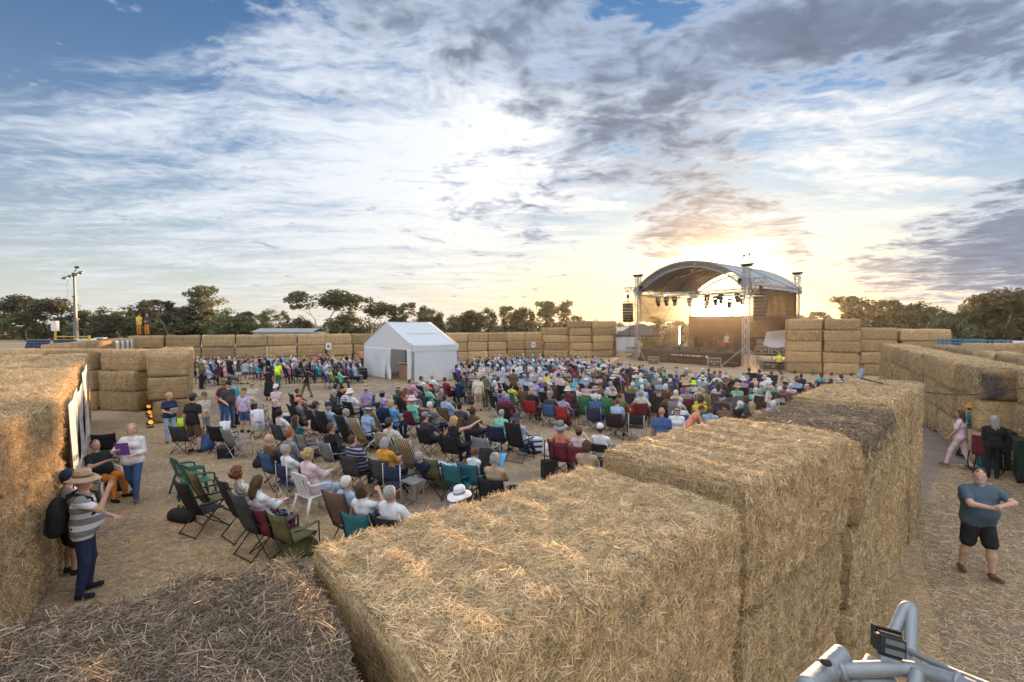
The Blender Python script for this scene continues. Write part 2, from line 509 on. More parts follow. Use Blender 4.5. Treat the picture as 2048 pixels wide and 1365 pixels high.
def field_mat():
    ma = bpy.data.materials.new('dry_paddock'); ma.use_nodes = True
    n = NT(ma.node_tree)
    out = n.node('ShaderNodeOutputMaterial'); p = n.node('ShaderNodeBsdfPrincipled')
    g = n.node('ShaderNodeNewGeometry'); P = g.outputs['Position']
    a = n.noise(n.v('MULTIPLY', P, (0.3, 1.0, 1.0)), 0.09, 5, 0.6); b_ = n.noise(P, 2.5, 5, 0.7)
    k = n.m('ADD', n.m('MULTIPLY', a, 0.6), n.m('MULTIPLY', b_, 0.4))
    c = n.ramp(k, [(0.25, (.24, .18, .12)), (0.5, (.42, .32, .20)), (0.75, (.58, .46, .29))])
    n.put(p.inputs['Base Color'], c); p.inputs['Roughness'].default_value = 0.95; p.inputs['Specular IOR Level'].default_value = 0.05
    n.put(out.inputs[0], p.outputs[0])
    return ma
gm = MB()
gm.add([(-1600, -300, -0.012), (1600, -300, -0.012), (1600, 2600, -0.012), (-1600, 2600, -0.012)], [(0, 1, 2, 3)])
tag(gm.build('paddock_ground', field_mat()), kind='structure')
am = MB()
# the arena floor, gently uneven
GX0, GX1, GY0, GY1 = -34, 46, -4, 66
def gz(x, y):
    return 0.0
NXg, NYg = 40, 35
am.sheet(lambda a, b: (GX0 + (GX1 - GX0) * a, GY0 + (GY1 - GY0) * b, -0.004), NXg, NYg)
tag(am.build('arena_ground', ground_mat()), kind='structure')
rm = MB()
rm.add([(-120, 52, -0.006), (-30.5, 44, -0.006), (-31.5, 62, -0.006), (-120, 75, -0.006)], [(0, 1, 2, 3)])
tag(rm.build('gravel_track', pmat('gravel', (.24, .20, .175), .95, .3, 1.2)), kind='structure')

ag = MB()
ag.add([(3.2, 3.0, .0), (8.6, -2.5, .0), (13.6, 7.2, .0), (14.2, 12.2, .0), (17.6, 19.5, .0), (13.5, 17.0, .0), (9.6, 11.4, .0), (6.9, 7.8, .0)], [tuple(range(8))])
tag(ag.build('aisle_ground', pmat('shaded_trodden_earth', (.23, .175, .135), .95, .35, 1.6, .5, 12)), kind='structure')  # bare earth, with the aisle's shade put into its darker colour

# ------------------------------------------------------------------ straw bales
def fnoise(P, seed, freq):
    """cheap smooth value noise from sines"""
    r = np.random.default_rng(seed)
    out = np.zeros(len(P))
    for i in range(7):
        k = r.normal(size=3) * freq * (1.0 + 0.35 * i)
        out += np.sin(P @ k + r.uniform(0, 6.28)) / (1 + 0.45 * i)
    return out / 3.0
def bale_geo(L, W, H, seed, cell=0.12, rough=0.03, rad=0.09):
    nx, ny, nz = max(3, int(L / cell)), max(3, int(W / cell)), max(3, int(H / cell))
    V, Fc = [], []
    def face(o, a, b, na, nb):
        base = sum(len(x) for x in V)
        s, t = np.meshgrid(np.linspace(0, 1, na + 1), np.linspace(0, 1, nb + 1), indexing='ij')
        V.append(np.array(o) + s.reshape(-1, 1) * np.array(a) + t.reshape(-1, 1) * np.array(b))
        i, j = np.meshgrid(np.arange(na), np.arange(nb), indexing='ij')
        q = (i * (nb + 1) + j).ravel() + base
        Fc.append(np.stack([q, q + nb + 1, q + nb + 2, q + 1], 1))
    x, y, z = L / 2, W / 2, H
    face((-x, -y, z), (L, 0, 0), (0, W, 0), nx, ny)
    face((-x, y, 0), (L, 0, 0), (0, -W, 0), nx, ny)
    face((-x, -y, 0), (L, 0, 0), (0, 0, H), nx, nz)
    face((x, y, 0), (-L, 0, 0), (0, 0, H), nx, nz)
    face((x, -y, 0), (0, W, 0), (0, 0, H), ny, nz)
    face((-x, y, 0), (0, -W, 0), (0, 0, H), ny, nz)
    V = np.concatenate(V); Fc = np.concatenate(Fc)
    # weld
    key = np.round(V * 2000).astype(np.int64)
    _, idx, inv = np.unique(key, axis=0, return_index=True, return_inverse=True)
    inv = inv.ravel()
    V = V[idx]; Fc = inv[Fc]
    # round the edges
    c = np.array([0, 0, H / 2]); hs = np.array([x, y, H / 2])
    Q = V - c
    inner = np.clip(Q, -(hs - rad), hs - rad)
    dlt = Q - inner
    ln = np.linalg.norm(dlt, axis=1, keepdims=True)
    Q = np.where(ln > 1e-6, inner + dlt / np.maximum(ln, 1e-6) * np.minimum(ln, rad), Q)
    nrm = np.where(ln > 1e-6, dlt / np.maximum(ln, 1e-6), 0)
    Vn = Q + c
    # flakes (ridges across the length), a belly, lumps
    d = rough * fnoise(Vn, seed, 4.5) + 0.6 * rough * fnoise(Vn, seed + 9, 13.0)
    d += 0.012 * np.sin(Vn[:, 0] * 2 * math.pi / 0.30 + fnoise(Vn, seed + 3, 1.5) * 2)
    d -= 0.022 * np.exp(-((np.abs(Vn[:, 2] - H * 0.5)) / 0.025) ** 2) * (np.abs(nrm[:, 2]) < .5)
    d += 0.022 * (1 - np.abs(Q[:, 2] / (H / 2)) ** 2)
    d = np.where(Vn[:, 2] < 0.01, 0, d)
    Vn = Vn + nrm * d[:, None]
    Vn[:, 2] = np.maximum(Vn[:, 2], 0)
    return Vn, Fc
def straw_geo(V, Fq, n, length=(0.05, 0.16), width=0.0035, lift=0.30, seed=0, zmin=0.02, keep=None, up=0.0):
    """n straight stalks lying on the surface"""
    r = np.random.default_rng(seed)
    a, b, c, d = (V[Fq[:, i]] for i in range(4))
    N = np.cross(c - a, d - b)
    A = np.linalg.norm(N, axis=1)
    N = N / np.maximum(A[:, None], 1e-9)
    cen = (a + b + c + d) / 4
    ok = (cen[:, 2] > zmin) & (N[:, 2] > -0.5)
    if keep is not None: ok &= keep(cen, N)
    A = np.where(ok, A, 0)
    pick = r.choice(len(Fq), n, p=A / A.sum())
    s, t = r.random((n, 1)), r.random((n, 1))
    P = (a[pick] * (1 - s) + b[pick] * s) * (1 - t) + (d[pick] * (1 - s) + c[pick] * s) * t
    Nn = N[pick]
    D = r.normal(size=(n, 3))
    D -= Nn * np.sum(D * Nn, 1, keepdims=True)
    D /= np.linalg.norm(D, axis=1, keepdims=True)
    el = np.abs(r.normal(0, lift, (n, 1)))
    D = D * np.cos(el) + Nn * np.sin(el)
    D[:, 2] += up
    L = r.uniform(length[0], length[1], (n, 1)) * (0.6 + 0.8 * r.random((n, 1)))
    side = np.cross(D, Nn + 0.6 * r.normal(size=(n, 3)))
    side /= np.maximum(np.linalg.norm(side, axis=1, keepdims=True), 1e-6)
    w = width * r.uniform(0.6, 1.3, (n, 1)) / 2
    p0 = P - D * L * 0.2 + Nn * 0.003
    p2 = P + D * L * 0.8 + Nn * 0.004
    VV = np.stack([p0 - side * w, p0 + side * w, p2 + side * w * 0.7, p2 - side * w * 0.7], 1).reshape(-1, 3)
    FF = np.arange(n * 4).reshape(-1, 4)
    rv = np.clip(r.beta(1.35, 1.3, n), 0, 1)
    return VV, FF, np.repeat(rv, 4)

BL, BW, BH = 2.36, 1.2, 0.90
FAR = []
for s_ in range(5):
    V_, F_ = bale_geo(BL, BW, BH, 100 + s_, 0.12, 0.030, 0.06)
    FAR.append((V_, F_, np_mesh('straw_bale', V_, F_, M_bale, True)))
FAR_G = []
for (V_, F_, me_) in FAR[:3]:
    m2 = me_.copy(); m2.materials.clear(); m2.materials.append(M_bale_m); FAR_G.append(m2)
# a thin coat of stalks for bales in the middle distance (shared)
COAT = []
for i_, (V_, F_, me_) in enumerate(FAR[:3]):
    a_, b_, c_ = straw_geo(V_, F_, 8000, (0.04, 0.12), 0.007, 0.26, 40 + i_, keep=lambda C, N: np.abs(N[:, 0]) < .6)
    a_[:, 0] = np.clip(a_[:, 0], -BL / 2, BL / 2)
    COAT.append(np_mesh('loose_straw', a_, b_, M_straw, False, c_))
bales = []
def far_bale(x, y, z, ang, label, kind=0, sl=1.0, sh=1.0, coat=False, sw=1.0):
    i = random.randrange(5)
    me = FAR[i][2] if kind == 0 else FAR_G[i % 3]
    o = link('straw_bale', me, None, (x + random.uniform(-.06, .06), y + random.uniform(-.06, .06), z), ang + random.uniform(-.03, .03) + (math.pi if random.random() < .5 else 0))
    o.scale = (sl * random.uniform(.935, .970), sw * random.uniform(.98, 1.04), sh * random.uniform(.985, 1.0))
    o.rotation_euler.x = random.uniform(-.012, .012); o.rotation_euler.y = random.uniform(-.010, .010)
    tag(o, label, 'straw bale', 'straw bales stacked as walls')
    if coat:
        c = link('loose_straw', COAT[i % 3], o); tag(c, kind='stuff')
    bales.append(o)
    return o
def wall(p0, p1, n, layers, name, lay=BH, kinds=None, coat=False, sw=1.0, skip=(), ordn='from its left end', stag=0.0):
    p0, p1 = Vector(p0), Vector(p1)
    d = (p1 - p0)
    ang = math.atan2(d.y, d.x)
    L = d.length / n
    LN = {1: ['only'], 2: ['bottom', 'top'], 3: ['bottom', 'middle', 'top'], 4: ['bottom', 'second', 'third', 'top'], 5: ['bottom', 'second', 'middle', 'fourth', 'top']}[layers]
    for k in range(layers):
        for i in range(n):
            if (i, k) in skip: continue
            c = p0 + d * ((i + .5) / n)
            far_bale(c.x, c.y, k * lay, ang, '%s layer straw bale of %s, %s %s' % (LN[k], name, ordw(i), ordn),
                     kinds(i, k) if kinds else 0, L / BL * 1.0, lay / BH * 0.995, coat, sw)

def near_bale(x, y, z, ang, label, n, seed, grey=0, cell=0.06, width=0.004, length=(0.06, 0.17), lift=.33, H=BH, rough=0.04, keep=None, L=BL, rad=.10):
    """grey 0: golden, 1: weathered all over, 2: rain-stained on its top only"""
    V, Fq = bale_geo(L, BW, H, seed, cell, rough, rad)
    o = link('straw_bale', np_mesh('straw_bale', V, Fq, [M_bale, M_bale_g, M_bale_m][grey], True), None, (x, y, z), ang)
    tag(o, label, 'straw bale', 'straw bales stacked as walls')
    def ends(C, N): return (np.abs(N[:, 0]) < .6)      # no stalks in the joints between bales
    jobs = [(None, M_straw_g if grey == 1 else M_straw, n)] if grey < 2 else [(lambda C, N: C[:, 2] > H - .30, M_straw_g, int(n * .7)), (lambda C, N: C[:, 2] <= H - .16, M_straw, int(n * .5))]
    for q, (cond, mt, nn) in enumerate(jobs):
        kp = lambda C, N: ends(C, N) & (keep(C, N) if keep else True) & (cond(C, N) if cond else True)
        a, b, c = straw_geo(V, Fq, nn, length, width, lift, seed + q, keep=kp)
        a[:, 0] = np.clip(a[:, 0], -L / 2 - .005, L / 2 + .005)
        tag(link('loose_straw', np_mesh('loose_straw', a, b, mt, False, c), o), kind='stuff')
    bales.append(o)
    return o
WALL_H = 3 * BH
# --- foreground wall, running away to the right: outer (right) face line, bending slightly
fw = Vector((1.52, 3.00)); angs = [40.0, 41.0, 43.5, 45.0, 46.0]
pts_ = []
p_ = fw.copy()
names_ = ['nearest golden', 'second', 'dark weathered', 'fourth', 'farthest']
for i in range(5):
    a = R(angs[i])
    dv = Vector((math.cos(a), math.sin(a))); nv = Vector((-dv.y, dv.x))
    if i == 0: c = p_ - dv * (BL / 2 + .03) + nv * (BW / 2)
    else:
        c = p_ + dv * (BL / 2 + .06) + nv * [0, .05, -.03, .06, 0][i] + nv * (BW / 2)
        p_ = p_ + dv * (BL + .07)
    pts_.append((c, a))
cnt = [165000, 92000, 62000, 36000, 20000]
for i, (c, a) in enumerate(pts_):
    for k in (2, 1, 0):
        nm = ['bottom', 'middle', 'top'][k]
        lab = '%s straw bale of the foreground wall, %s layer' % (names_[i], nm)
        n_ = cnt[i] if k == 2 else (int(cnt[i] * .22))
        w_ = [.0031, .0037, .0047, .0060, .0075][i]
        kp = None if k == 2 else (lambda C, N: N[:, 1] < -0.3)     # only the outer face of the lower ones is open to view
        near_bale(c.x + random.uniform(-.03, .03), c.y + random.uniform(-.03, .03), k * BH + ([0, .07, .0, .04, -.04][i] if k == 2 else 0), a + random.uniform(-.02, .02), lab, n_, 300 + i * 10 + k, grey=(2 if (i == 2 and k == 2) else 0), cell=0.05 if i < 2 else .08,
                  width=w_, length=(.02, .088), lift=.17, keep=kp, rad=.055, L=BL - .16, rough=.020)
# --- dark bale at bottom left, same wall turning the corner
cF = pix(622, 1098, WALL_H); aF = R(32.0)
dF = Vector((math.cos(aF), math.sin(aF))); nF = Vector((dF.y, -dF.x))
ctr = Vector((cF.x, cF.y)) - dF * (BL / 2) + nF * (BW / 2)
for k in (2, 1, 0):
    near_bale(ctr.x, ctr.y, k * BH, aF, 'grey weathered straw bale at the bottom left corner, %s layer' % ['bottom', 'middle', 'top'][k], 100000 if k == 2 else 4000, 400 + k, grey=1,
              cell=.05, width=.0032, length=(.025, .10), lift=.20, rough=.035, rad=.08, keep=None if k == 2 else (lambda C, N: N[:, 1] > .3))
# --- left wall: inner face line, two rows deep
l0 = Vector((-7.0, 7.15)); l1 = Vector((-17.0, 18.7))
dl = (l1 - l0).normalized(); nl = Vector((-dl.y, dl.x))     # points outwards (left / near)
if nl.dot(Vector((1, 0))) > 0: nl = -nl
aL = math.atan2(dl.y, dl.x); nb = 6; LL = (l1 - l0).length / nb
for i in range(nb):
    for k in range(3):
        for rr in range(3):
            if rr and k < 2: continue
            c = l0 + dl * LL * (i + .5) + nl * (BW / 2 + rr * (BW + .02)) + dl * (0.5 * rr)
            lab = 'left wall straw bale, %s layer, %s row, %s from camera' % (['bottom', 'middle', 'top'][k], ['inner', 'second', 'outer'][rr], ordw(i + 1))
            if i < 3 and rr == 0:
                near_bale(c.x, c.y, k * BH, aL, lab, 22000 if i == 0 else 11000, 500 + i * 10 + k, cell=.09, width=.006, length=(.04, .13), L=LL - .05)
            else:
                far_bale(c.x, c.y, k * BH, aL, lab, 0, LL / BL, 1.0, True)
# nearest section bends towards the camera
e0 = l0.copy(); e1 = Vector((-5.35, 4.35))
de = (e1 - e0).normalized(); ne = Vector((de.y, -de.x))
if ne.x > 0: ne = -ne
Le = (e1 - e0).length
for k in range(3):
    for rr in range(2):
        if rr and k < 2: continue
        c = (e0 + e1) / 2 + ne * (BW / 2 + rr * (BW + .02))
        near_bale(c.x, c.y, k * BH, math.atan2(de.y, de.x), 'left wall straw bale, %s layer, %s row, nearest the camera' % (['bottom', 'middle', 'top'][k], ['inner', 'second'][rr]),
                  26000, 560 + k + rr * 5, cell=.08, width=.005, length=(.04, .13), L=Le - .03)
# --- wall across behind it, and the stack that juts out
wall((-23.4, 22.0), (-18.65, 21.5), 2, 3, 'the cross wall at left', coat=True)
wall((-18.55, 21.75), (-16.35, 21.2), 1, 3, 'the cross wall end by the jutting stack', coat=True, ordn='and only')
kd = Vector((-.555, .832)); kf = Vector((-13.42, 18.4))
for k in range(3):
    for i in range(3):
        c = kf + kd * (1.18 + i * 2.42)
        far_bale(c.x, c.y, k * BH, math.atan2(kd.y, kd.x), '%s layer straw bale of the jutting stack, %s from its front' % (['bottom', 'middle', 'top'][k], ordw(i)), 0, 1, 1.0, True, 1.04)
# --- far left wall and long back wall
HB = 1.0
wall((-24.3, 24.9), (-29.9, 36.2), 5, 3, 'the far left wall', .94, coat=False, ordn='from its near end')
wall((-29.9, 36.6), (3.3, 55.6), 16, 3, 'the long back wall', HB)
wall((3.6, 55.4), (6.6, 55.9), 1, 4, 'the short stack ending the back wall', .88, ordn='and only')
wall((6.7, 55.3), (11.9, 56.4), 2, 5, 'the tall stack left of stage', .86)
wall((12.1, 57.4), (12.7, 60.0), 1, 5, 'the left stage stack side return', .86, ordn='and only')
# --- tall stacks right of the stage
sA = pix(1579, 746); sB = pix(1648, 748); sC = pix(1727, 751)
wall((sA.x, sA.y + .6), (sC.x, sC.y + .6), 2, 5, 'the tall stack right of stage', .86, coat=True)
sD = pix(1806, 754); sE = pix(1905, 756)
wall((sC.x + .05, sC.y + .75), (sD.x, sD.y + .75), 1, 4, 'the lower right stack', .90, coat=True, ordn='and only')
wall((sD.x + .05, sD.y + .8), (sE.x + .3, sE.y + .8), 1, 4, 'the stack end under the right trees', .88, coat=True, ordn='and only', kinds=lambda i, k: 1 if k == 2 else 0)
# --- wall on the far side of the right aisle, in two runs, and one behind it
def kk(i, k): return 1 if (i * 7 + k * 3) % 3 != 0 else 0
wall((22.9, 28.2), (13.3, 12.5), 8, 3, 'the aisle wall on the right', kinds=kk, coat=True, ordn='from the stage end')
wall((13.9, 12.2), (11.4, 8.3), 2, 3, 'the near right aisle wall', coat=True, ordn='from the stage end')
wall((25.0, 27.0), (16.2, 12.6), 7, 3, 'the right aisle wall second row', kinds=kk, coat=False, ordn='from the stage end', skip={(i, k) for i in range(7) for k in (0, 1)})
wall((27.6, 28.4), (39.5, 30.2), 5, 3, 'the outlying wall at far right', kinds=kk, coat=True)
# ------------------------------------------------------------------ trees
def leaf_mat():
    ma = bpy.data.materials.new('gum_leaves'); ma.use_nodes = True
    n = NT(ma.node_tree)
    out = n.node('ShaderNodeOutputMaterial'); p = n.node('ShaderNodeBsdfPrincipled')
    at = n.node('ShaderNodeAttribute'); at.attribute_name = 'rnd'; oi = n.node('ShaderNodeObjectInfo')
    c = n.ramp(at.outputs['Fac'], [(0.0, (.055, .065, .032)), (0.5, (.13, .14, .066)), (1.0, (.26, .245, .125))])
    hs = n.node('ShaderNodeHueSaturation'); n.put(hs.inputs['Hue'], n.m('MULTIPLY_ADD', oi.outputs['Random'], 0.05, 0.465)); n.put(hs.inputs['Color'], c)
    n.put(hs.inputs['Value'], n.m('MULTIPLY_ADD', oi.outputs['Random'], 0.7, 0.75))
    n.put(p.inputs['Base Color'], hs.outputs[0]); p.inputs['Roughness'].default_value = .55
    t = n.node('ShaderNodeBsdfTranslucent'); n.put(t.inputs['Color'], hs.outputs[0])
    mx = n.node('ShaderNodeMixShader'); mx.inputs[0].default_value = .4
    n.put(mx.inputs[1], p.outputs[0]); n.put(mx.inputs[2], t.outputs[0]); n.put(out.inputs[0], mx.outputs[0])
    return ma
M_leaf = leaf_mat()
M_bark = pmat('gum_bark', (.46, .40, .33), .9, .35, 2.5, .4)
def leaves(centers, rads, n_each, size, r):
    P = np.repeat(np.array(centers), n_each, 0)
    RR = np.repeat(np.array(rads), n_each, 0)
    n = len(P)
    d = r.normal(size=(n, 3)); d /= np.linalg.norm(d, axis=1, keepdims=True)
    P = P + d * (r.random((n, 1)) ** .45) * RR
    a = r.normal(size=(n, 3)); a /= np.linalg.norm(a, axis=1, keepdims=True)
    b = np.cross(a, r.normal(size=(n, 3))); b /= np.linalg.norm(b, axis=1, keepdims=True)
    s = size * r.uniform(.5, 1.35, (n, 1))
    V = np.stack([P - a * s, P + b * s * .55, P + a * s, P - b * s * .55], 1).reshape(-1, 3)
    F = np.arange(n * 4).reshape(-1, 4)
    tone = np.repeat(np.clip(r.normal(.45, .2, len(centers)), 0, 1), n_each) + r.normal(0, .12, n)
    return V, F, np.repeat(np.clip(tone, 0, 1), 4)
def tree_meshes(seed, kind):
    r = np.random.default_rng(seed)
    mb = MB(); tips, rad = [], []
    def limb(p, d, L, rr, depth):
        pts, rs = [p], [rr]
        q = Vector(p); dd = Vector(d)
        for i in range(4):
            dd = (dd + Vector(r.normal(size=3)) * .16 + Vector((0, 0, .05))).normalized()
            q = q + dd * L / 4
            pts.append(q.copy()); rs.append(rr * (1 - .16 * (i + 1)))
        mb.tube(pts, rs, 6)
        if depth == 0:
            tips.append(tuple(q)); rad.append(None); return
        for k in range(r.integers(2, 4)):
            ax = Vector(r.normal(size=3)); ax.z *= .5
            nd = (dd * .75 + ax.normalized() * (.75 if kind != 'slim' else .35)).normalized()
            if nd.z < .05: nd.z = .1
            limb(q, nd.normalized(), L * r.uniform(.55, .8), rs[-1] * .75, depth - 1)
        if depth <= 1 or kind == 'dense': tips.append(tuple(q)); rad.append(None)
    H = 10.0
    if kind == 'gum':
        for k in range(r.integers(1, 4)):
            limb(Vector((r.normal() * .3, r.normal() * .3, 0)), Vector((r.normal() * .18, r.normal() * .18, 1)).normalized(), 4.2, .24, 2)
        R0 = (1.55, 1.55, .85); ne, sz = 135, .25
    elif kind == 'slim':
        limb(Vector((0, 0, 0)), Vector((0, 0, 1)), 4.6, .18, 2)
        for z in np.linspace(2.5, 8.5, 9): tips.append((r.normal() * .5, r.normal() * .5, z)); rad.append(None)
        R0 = (1.15, 1.15, 1.0); ne, sz = 115, .24
    elif kind == 'bare':
        for k in range(3):
            limb(Vector((r.normal() * .4, r.normal() * .4, 0)), Vector((r.normal() * .25, r.normal() * .25, 1)).normalized(), 4.4, .13, 2)
        R0 = (.7, .7, .5); ne, sz = 22, .2
    else:
        for k in range(3):
            limb(Vector((r.normal() * .6, r.normal() * .6, 0)), Vector((r.normal() * .3, r.normal() * .3, 1)).normalized(), 3.4, .2, 2)
        for _ in range(34):
            a = r.uniform(0, 6.28); z = r.uniform(.8, 8.2); w = 3.2 * math.sqrt(max(0.05, 1 - abs(z - 3.6) / 5.2)) * math.sqrt(r.random())
            tips.append((math.cos(a) * w, math.sin(a) * w, z)); rad.append(None)
        R0 = (1.4, 1.4, 1.0); ne, sz = 100, .27
    T = np.array(tips)
    sc = H / (T[:, 2].max() + R0[2] * .8)
    radii = np.array([[R0[0] * k, R0[1] * k, R0[2] * k] for k in r.uniform(.55, 1.25, len(T))])
    V, F, a = leaves(T, radii, ne, sz, r)
    V *= sc
    mb.vs = [(x * sc, y * sc, z * sc) for (x, y, z) in mb.vs]
    return mb.mesh('trunk', M_bark, True), np_mesh('crown', V, F, M_leaf, False, a)
TREES = {'gum': [tree_meshes(s, 'gum') for s in (11, 12, 16)], 'dense': [tree_meshes(s, 'dense') for s in (21, 22, 23)],
         'slim': [tree_meshes(s, 'slim') for s in (31, 32)], 'bare': [tree_meshes(41, 'bare')]}
tree_objs = []
def tree(u, v, kind, d, wide=1.0):
    p = pixd(u, v, d)
    me = random.choice(TREES[kind])
    o = empty('gum_tree' if kind != 'dense' else 'bushy_tree', (p.x, p.y, 0), random.uniform(0, 6.28))
    s = p.z / 10.0
    o.scale = (s * wide, s * wide, s)
    link('trunk', me[0], o); link('crown', me[1], o)
    side = 'left of the tent' if u < 735 else 'behind the tent and back wall' if u < 1240 else 'behind the stage' if u < 1600 else 'on the right skyline'
    ad = {'gum': 'spreading gum tree with open crown', 'dense': 'dense bushy tree', 'slim': 'slim upright gum tree', 'bare': 'thin half bare tree'}[kind]
    tag(o, '%s %s' % (ad, side), 'tree', 'trees along the skyline')
    tree_objs.append(o)
for (u, v, k, d, w) in [
    (-30, 596, 'gum', 118, 1.3), (30, 590, 'gum', 120, 1.2), (70, 612, 'dense', 112, 1.2), (112, 597, 'gum', 115, 1.3), (165, 620, 'dense', 118, 1.2), (205, 615, 'dense', 112, 1.1),
    (235, 622, 'slim', 120, 1.2), (262, 632, 'dense', 125, 1.2), (300, 618, 'dense', 118, 1.1), (335, 600, 'slim', 108, 1.6), (372, 612, 'dense', 112, 1.25), (405, 595, 'dense', 114, 1.3), (436, 570, 'gum', 118, 1.25),
    (455, 618, 'dense', 108, 1.2), (492, 622, 'dense', 114, 1.1), (527, 620, 'slim', 116, 1.3), (556, 618, 'bare', 118, 1.2), (573, 622, 'slim', 118, .9), (602, 632, 'dense', 120, 1.0),
    (628, 582, 'gum', 110, 1.35), (668, 580, 'gum', 114, 1.35), (700, 618, 'dense', 115, 1.1), (752, 604, 'gum', 105, 1.3), (790, 622, 'dense', 108, 1.0), (806, 604, 'slim', 110, 1.1), (848, 620, 'dense', 108, 1.0),
    (880, 618, 'slim', 106, 1.3), (905, 630, 'dense', 110, 1.1), (940, 620, 'dense', 112, 1.0), (985, 616, 'slim', 110, 1.2), (1008, 612, 'slim', 115, 1.3), (1035, 628, 'dense', 112, 1.0),
    (1062, 614, 'slim', 108, 1.2), (1098, 602, 'slim', 108, 1.3), (1128, 600, 'slim', 110, 1.2), (1152, 630, 'dense', 110, .9), (1192, 640, 'dense', 105, .9), (1236, 646, 'dense', 110, .9),
    (1470, 632, 'slim', 120, 1.6), (1622, 630, 'dense', 96, .8), (1650, 622, 'slim', 95, 1.4), (1695, 592, 'slim', 92, 1.5), (1722, 622, 'dense', 90, 1.0), (1752, 600, 'slim', 90, 1.7), (1790, 604, 'dense', 92, .9),
    (1826, 612, 'dense', 90, 1.0), (1858, 616, 'slim', 92, 1.5), (1882, 620, 'dense', 88, 1.0), (1922, 588, 'gum', 84, 1.5), (1955, 604, 'dense', 86, 1.1), (1992, 602, 'gum', 82, 1.3), (2030, 576, 'gum', 78, 1.35),
    (2062, 590, 'dense', 80, 1.1), (2100, 570, 'gum', 80, 1.3), (-70, 600, 'dense', 116, 1.3), (1970, 620, 'dense', 92, 1.1), (1900, 630, 'dense', 95, 1.1), (1840, 630, 'dense', 98, 1.1), (2020, 610, 'dense', 90, 1.2)]:
    tree(u, v, k, d, w)
uniquify(tree_objs)
# scrub under the trees: one mass nobody could count
r_ = np.random.default_rng(5)
sc_c, sc_r = [], []
for u in np.concatenate([np.arange(-120, 1250, 7.0), np.arange(1610, 2180, 8.0)]):
    d = (122 if u < 700 else 116 if u < 1300 else 98) + r_.normal() * 4
    p = pixd(u + r_.normal() * 3, 650, d)
    top = r_.uniform(2.6, 5.4) if u < 1140 or u > 1600 else r_.uniform(2.2, 4.2)
    for z in np.arange(.5, top, 1.1):
        sc_c.append((p.x + r_.normal() * .7, p.y + r_.normal(), z)); sc_r.append((1.6, 1.2, .9))
for u in np.arange(1640, 2200, 9.0):
    p = pixd(u + r_.normal() * 3, 650, 80 + r_.normal() * 2.5)
    for z in np.arange(.4, r_.uniform(2.6, 4.8), 1.0):
        sc_c.append((p.x + r_.normal() * .6, p.y + r_.normal(), z)); sc_r.append((1.4, 1.1, .8))
V_, F_, a_ = leaves(np.array(sc_c), np.array(sc_r), 60, .32, r_)
tag(link('scrub', np_mesh('scrub', V_, F_, M_leaf, False, a_ * .7)), 'dark scrub growing under the skyline trees', 'scrub', kind='stuff')

# ------------------------------------------------------------------ common materials
M_alu = pmat('aluminium', (.40, .40, .40), .45, .08, 8, metal=.85, spec=.5)
M_steel = pmat('galvanised_steel', (.30, .32, .335), .55, .16, 9, .15, 30, metal=.55, spec=.5)
M_black = pmat('black_plastic', (.022, .022, .024), .5, .2, 9)
M_blackc = pmat('black_cloth', (.018, .018, .020), .95, .3, 5, .3)
M_white = pmat('white_vinyl', (.82, .84, .86), .5, .06, 3, .25, 4, transl=.3)
M_wood = pmat('wood', (.30, .17, .09), .6, .25, 4)
M_deck = pmat('stage_deck', (.05, .048, .046), .7, .2, 4)
M_rope = pmat('rope', (.05, .05, .052), .8, .1, 5)
M_tyre = pmat('tyre', (.02, .02, .02), .9, .1, 5)
M_glassd = pmat('dark_glass', (.03, .035, .045), .08, .05, 4, spec=.6)
def scrim_mat():
    ma = bpy.data.materials.new('shade_scrim'); ma.use_nodes = True
    n = NT(ma.node_tree)
    out = n.node('ShaderNodeOutputMaterial')
    df = n.node('ShaderNodeBsdfDiffuse'); tl = n.node('ShaderNodeBsdfTranslucent'); tr = n.node('ShaderNodeBsdfTransparent')
    g = n.node('ShaderNodeNewGeometry')
    wv = n.noise(n.v('MULTIPLY', g.outputs['Position'], (.6, .6, 2.2)), 1.0, 4)
    n.put(df.inputs['Color'], (.05, .045, .04)); n.put(tl.inputs['Color'], n.ramp(wv, [(.3, (.13, .085, .035)), (.7, (.30, .21, .10))]))
    m1 = n.node('ShaderNodeMixShader'); m1.inputs[0].default_value = .6; n.put(m1.inputs[1], df.outputs[0]); n.put(m1.inputs[2], tl.outputs[0])
    m2 = n.node('ShaderNodeMixShader'); n.put(m2.inputs[0], n.m('MULTIPLY_ADD', wv, .22, .03)); n.put(m2.inputs[1], m1.outputs[0]); n.put(m2.inputs[2], tr.outputs[0])
    n.put(out.inputs[0], m2.outputs[0])
    return ma
M_scrim = scrim_mat()
M_roof = pmat('stage_roof_skin', (.42, .43, .46), .55, .06, 2, .1, 3, transl=.08)

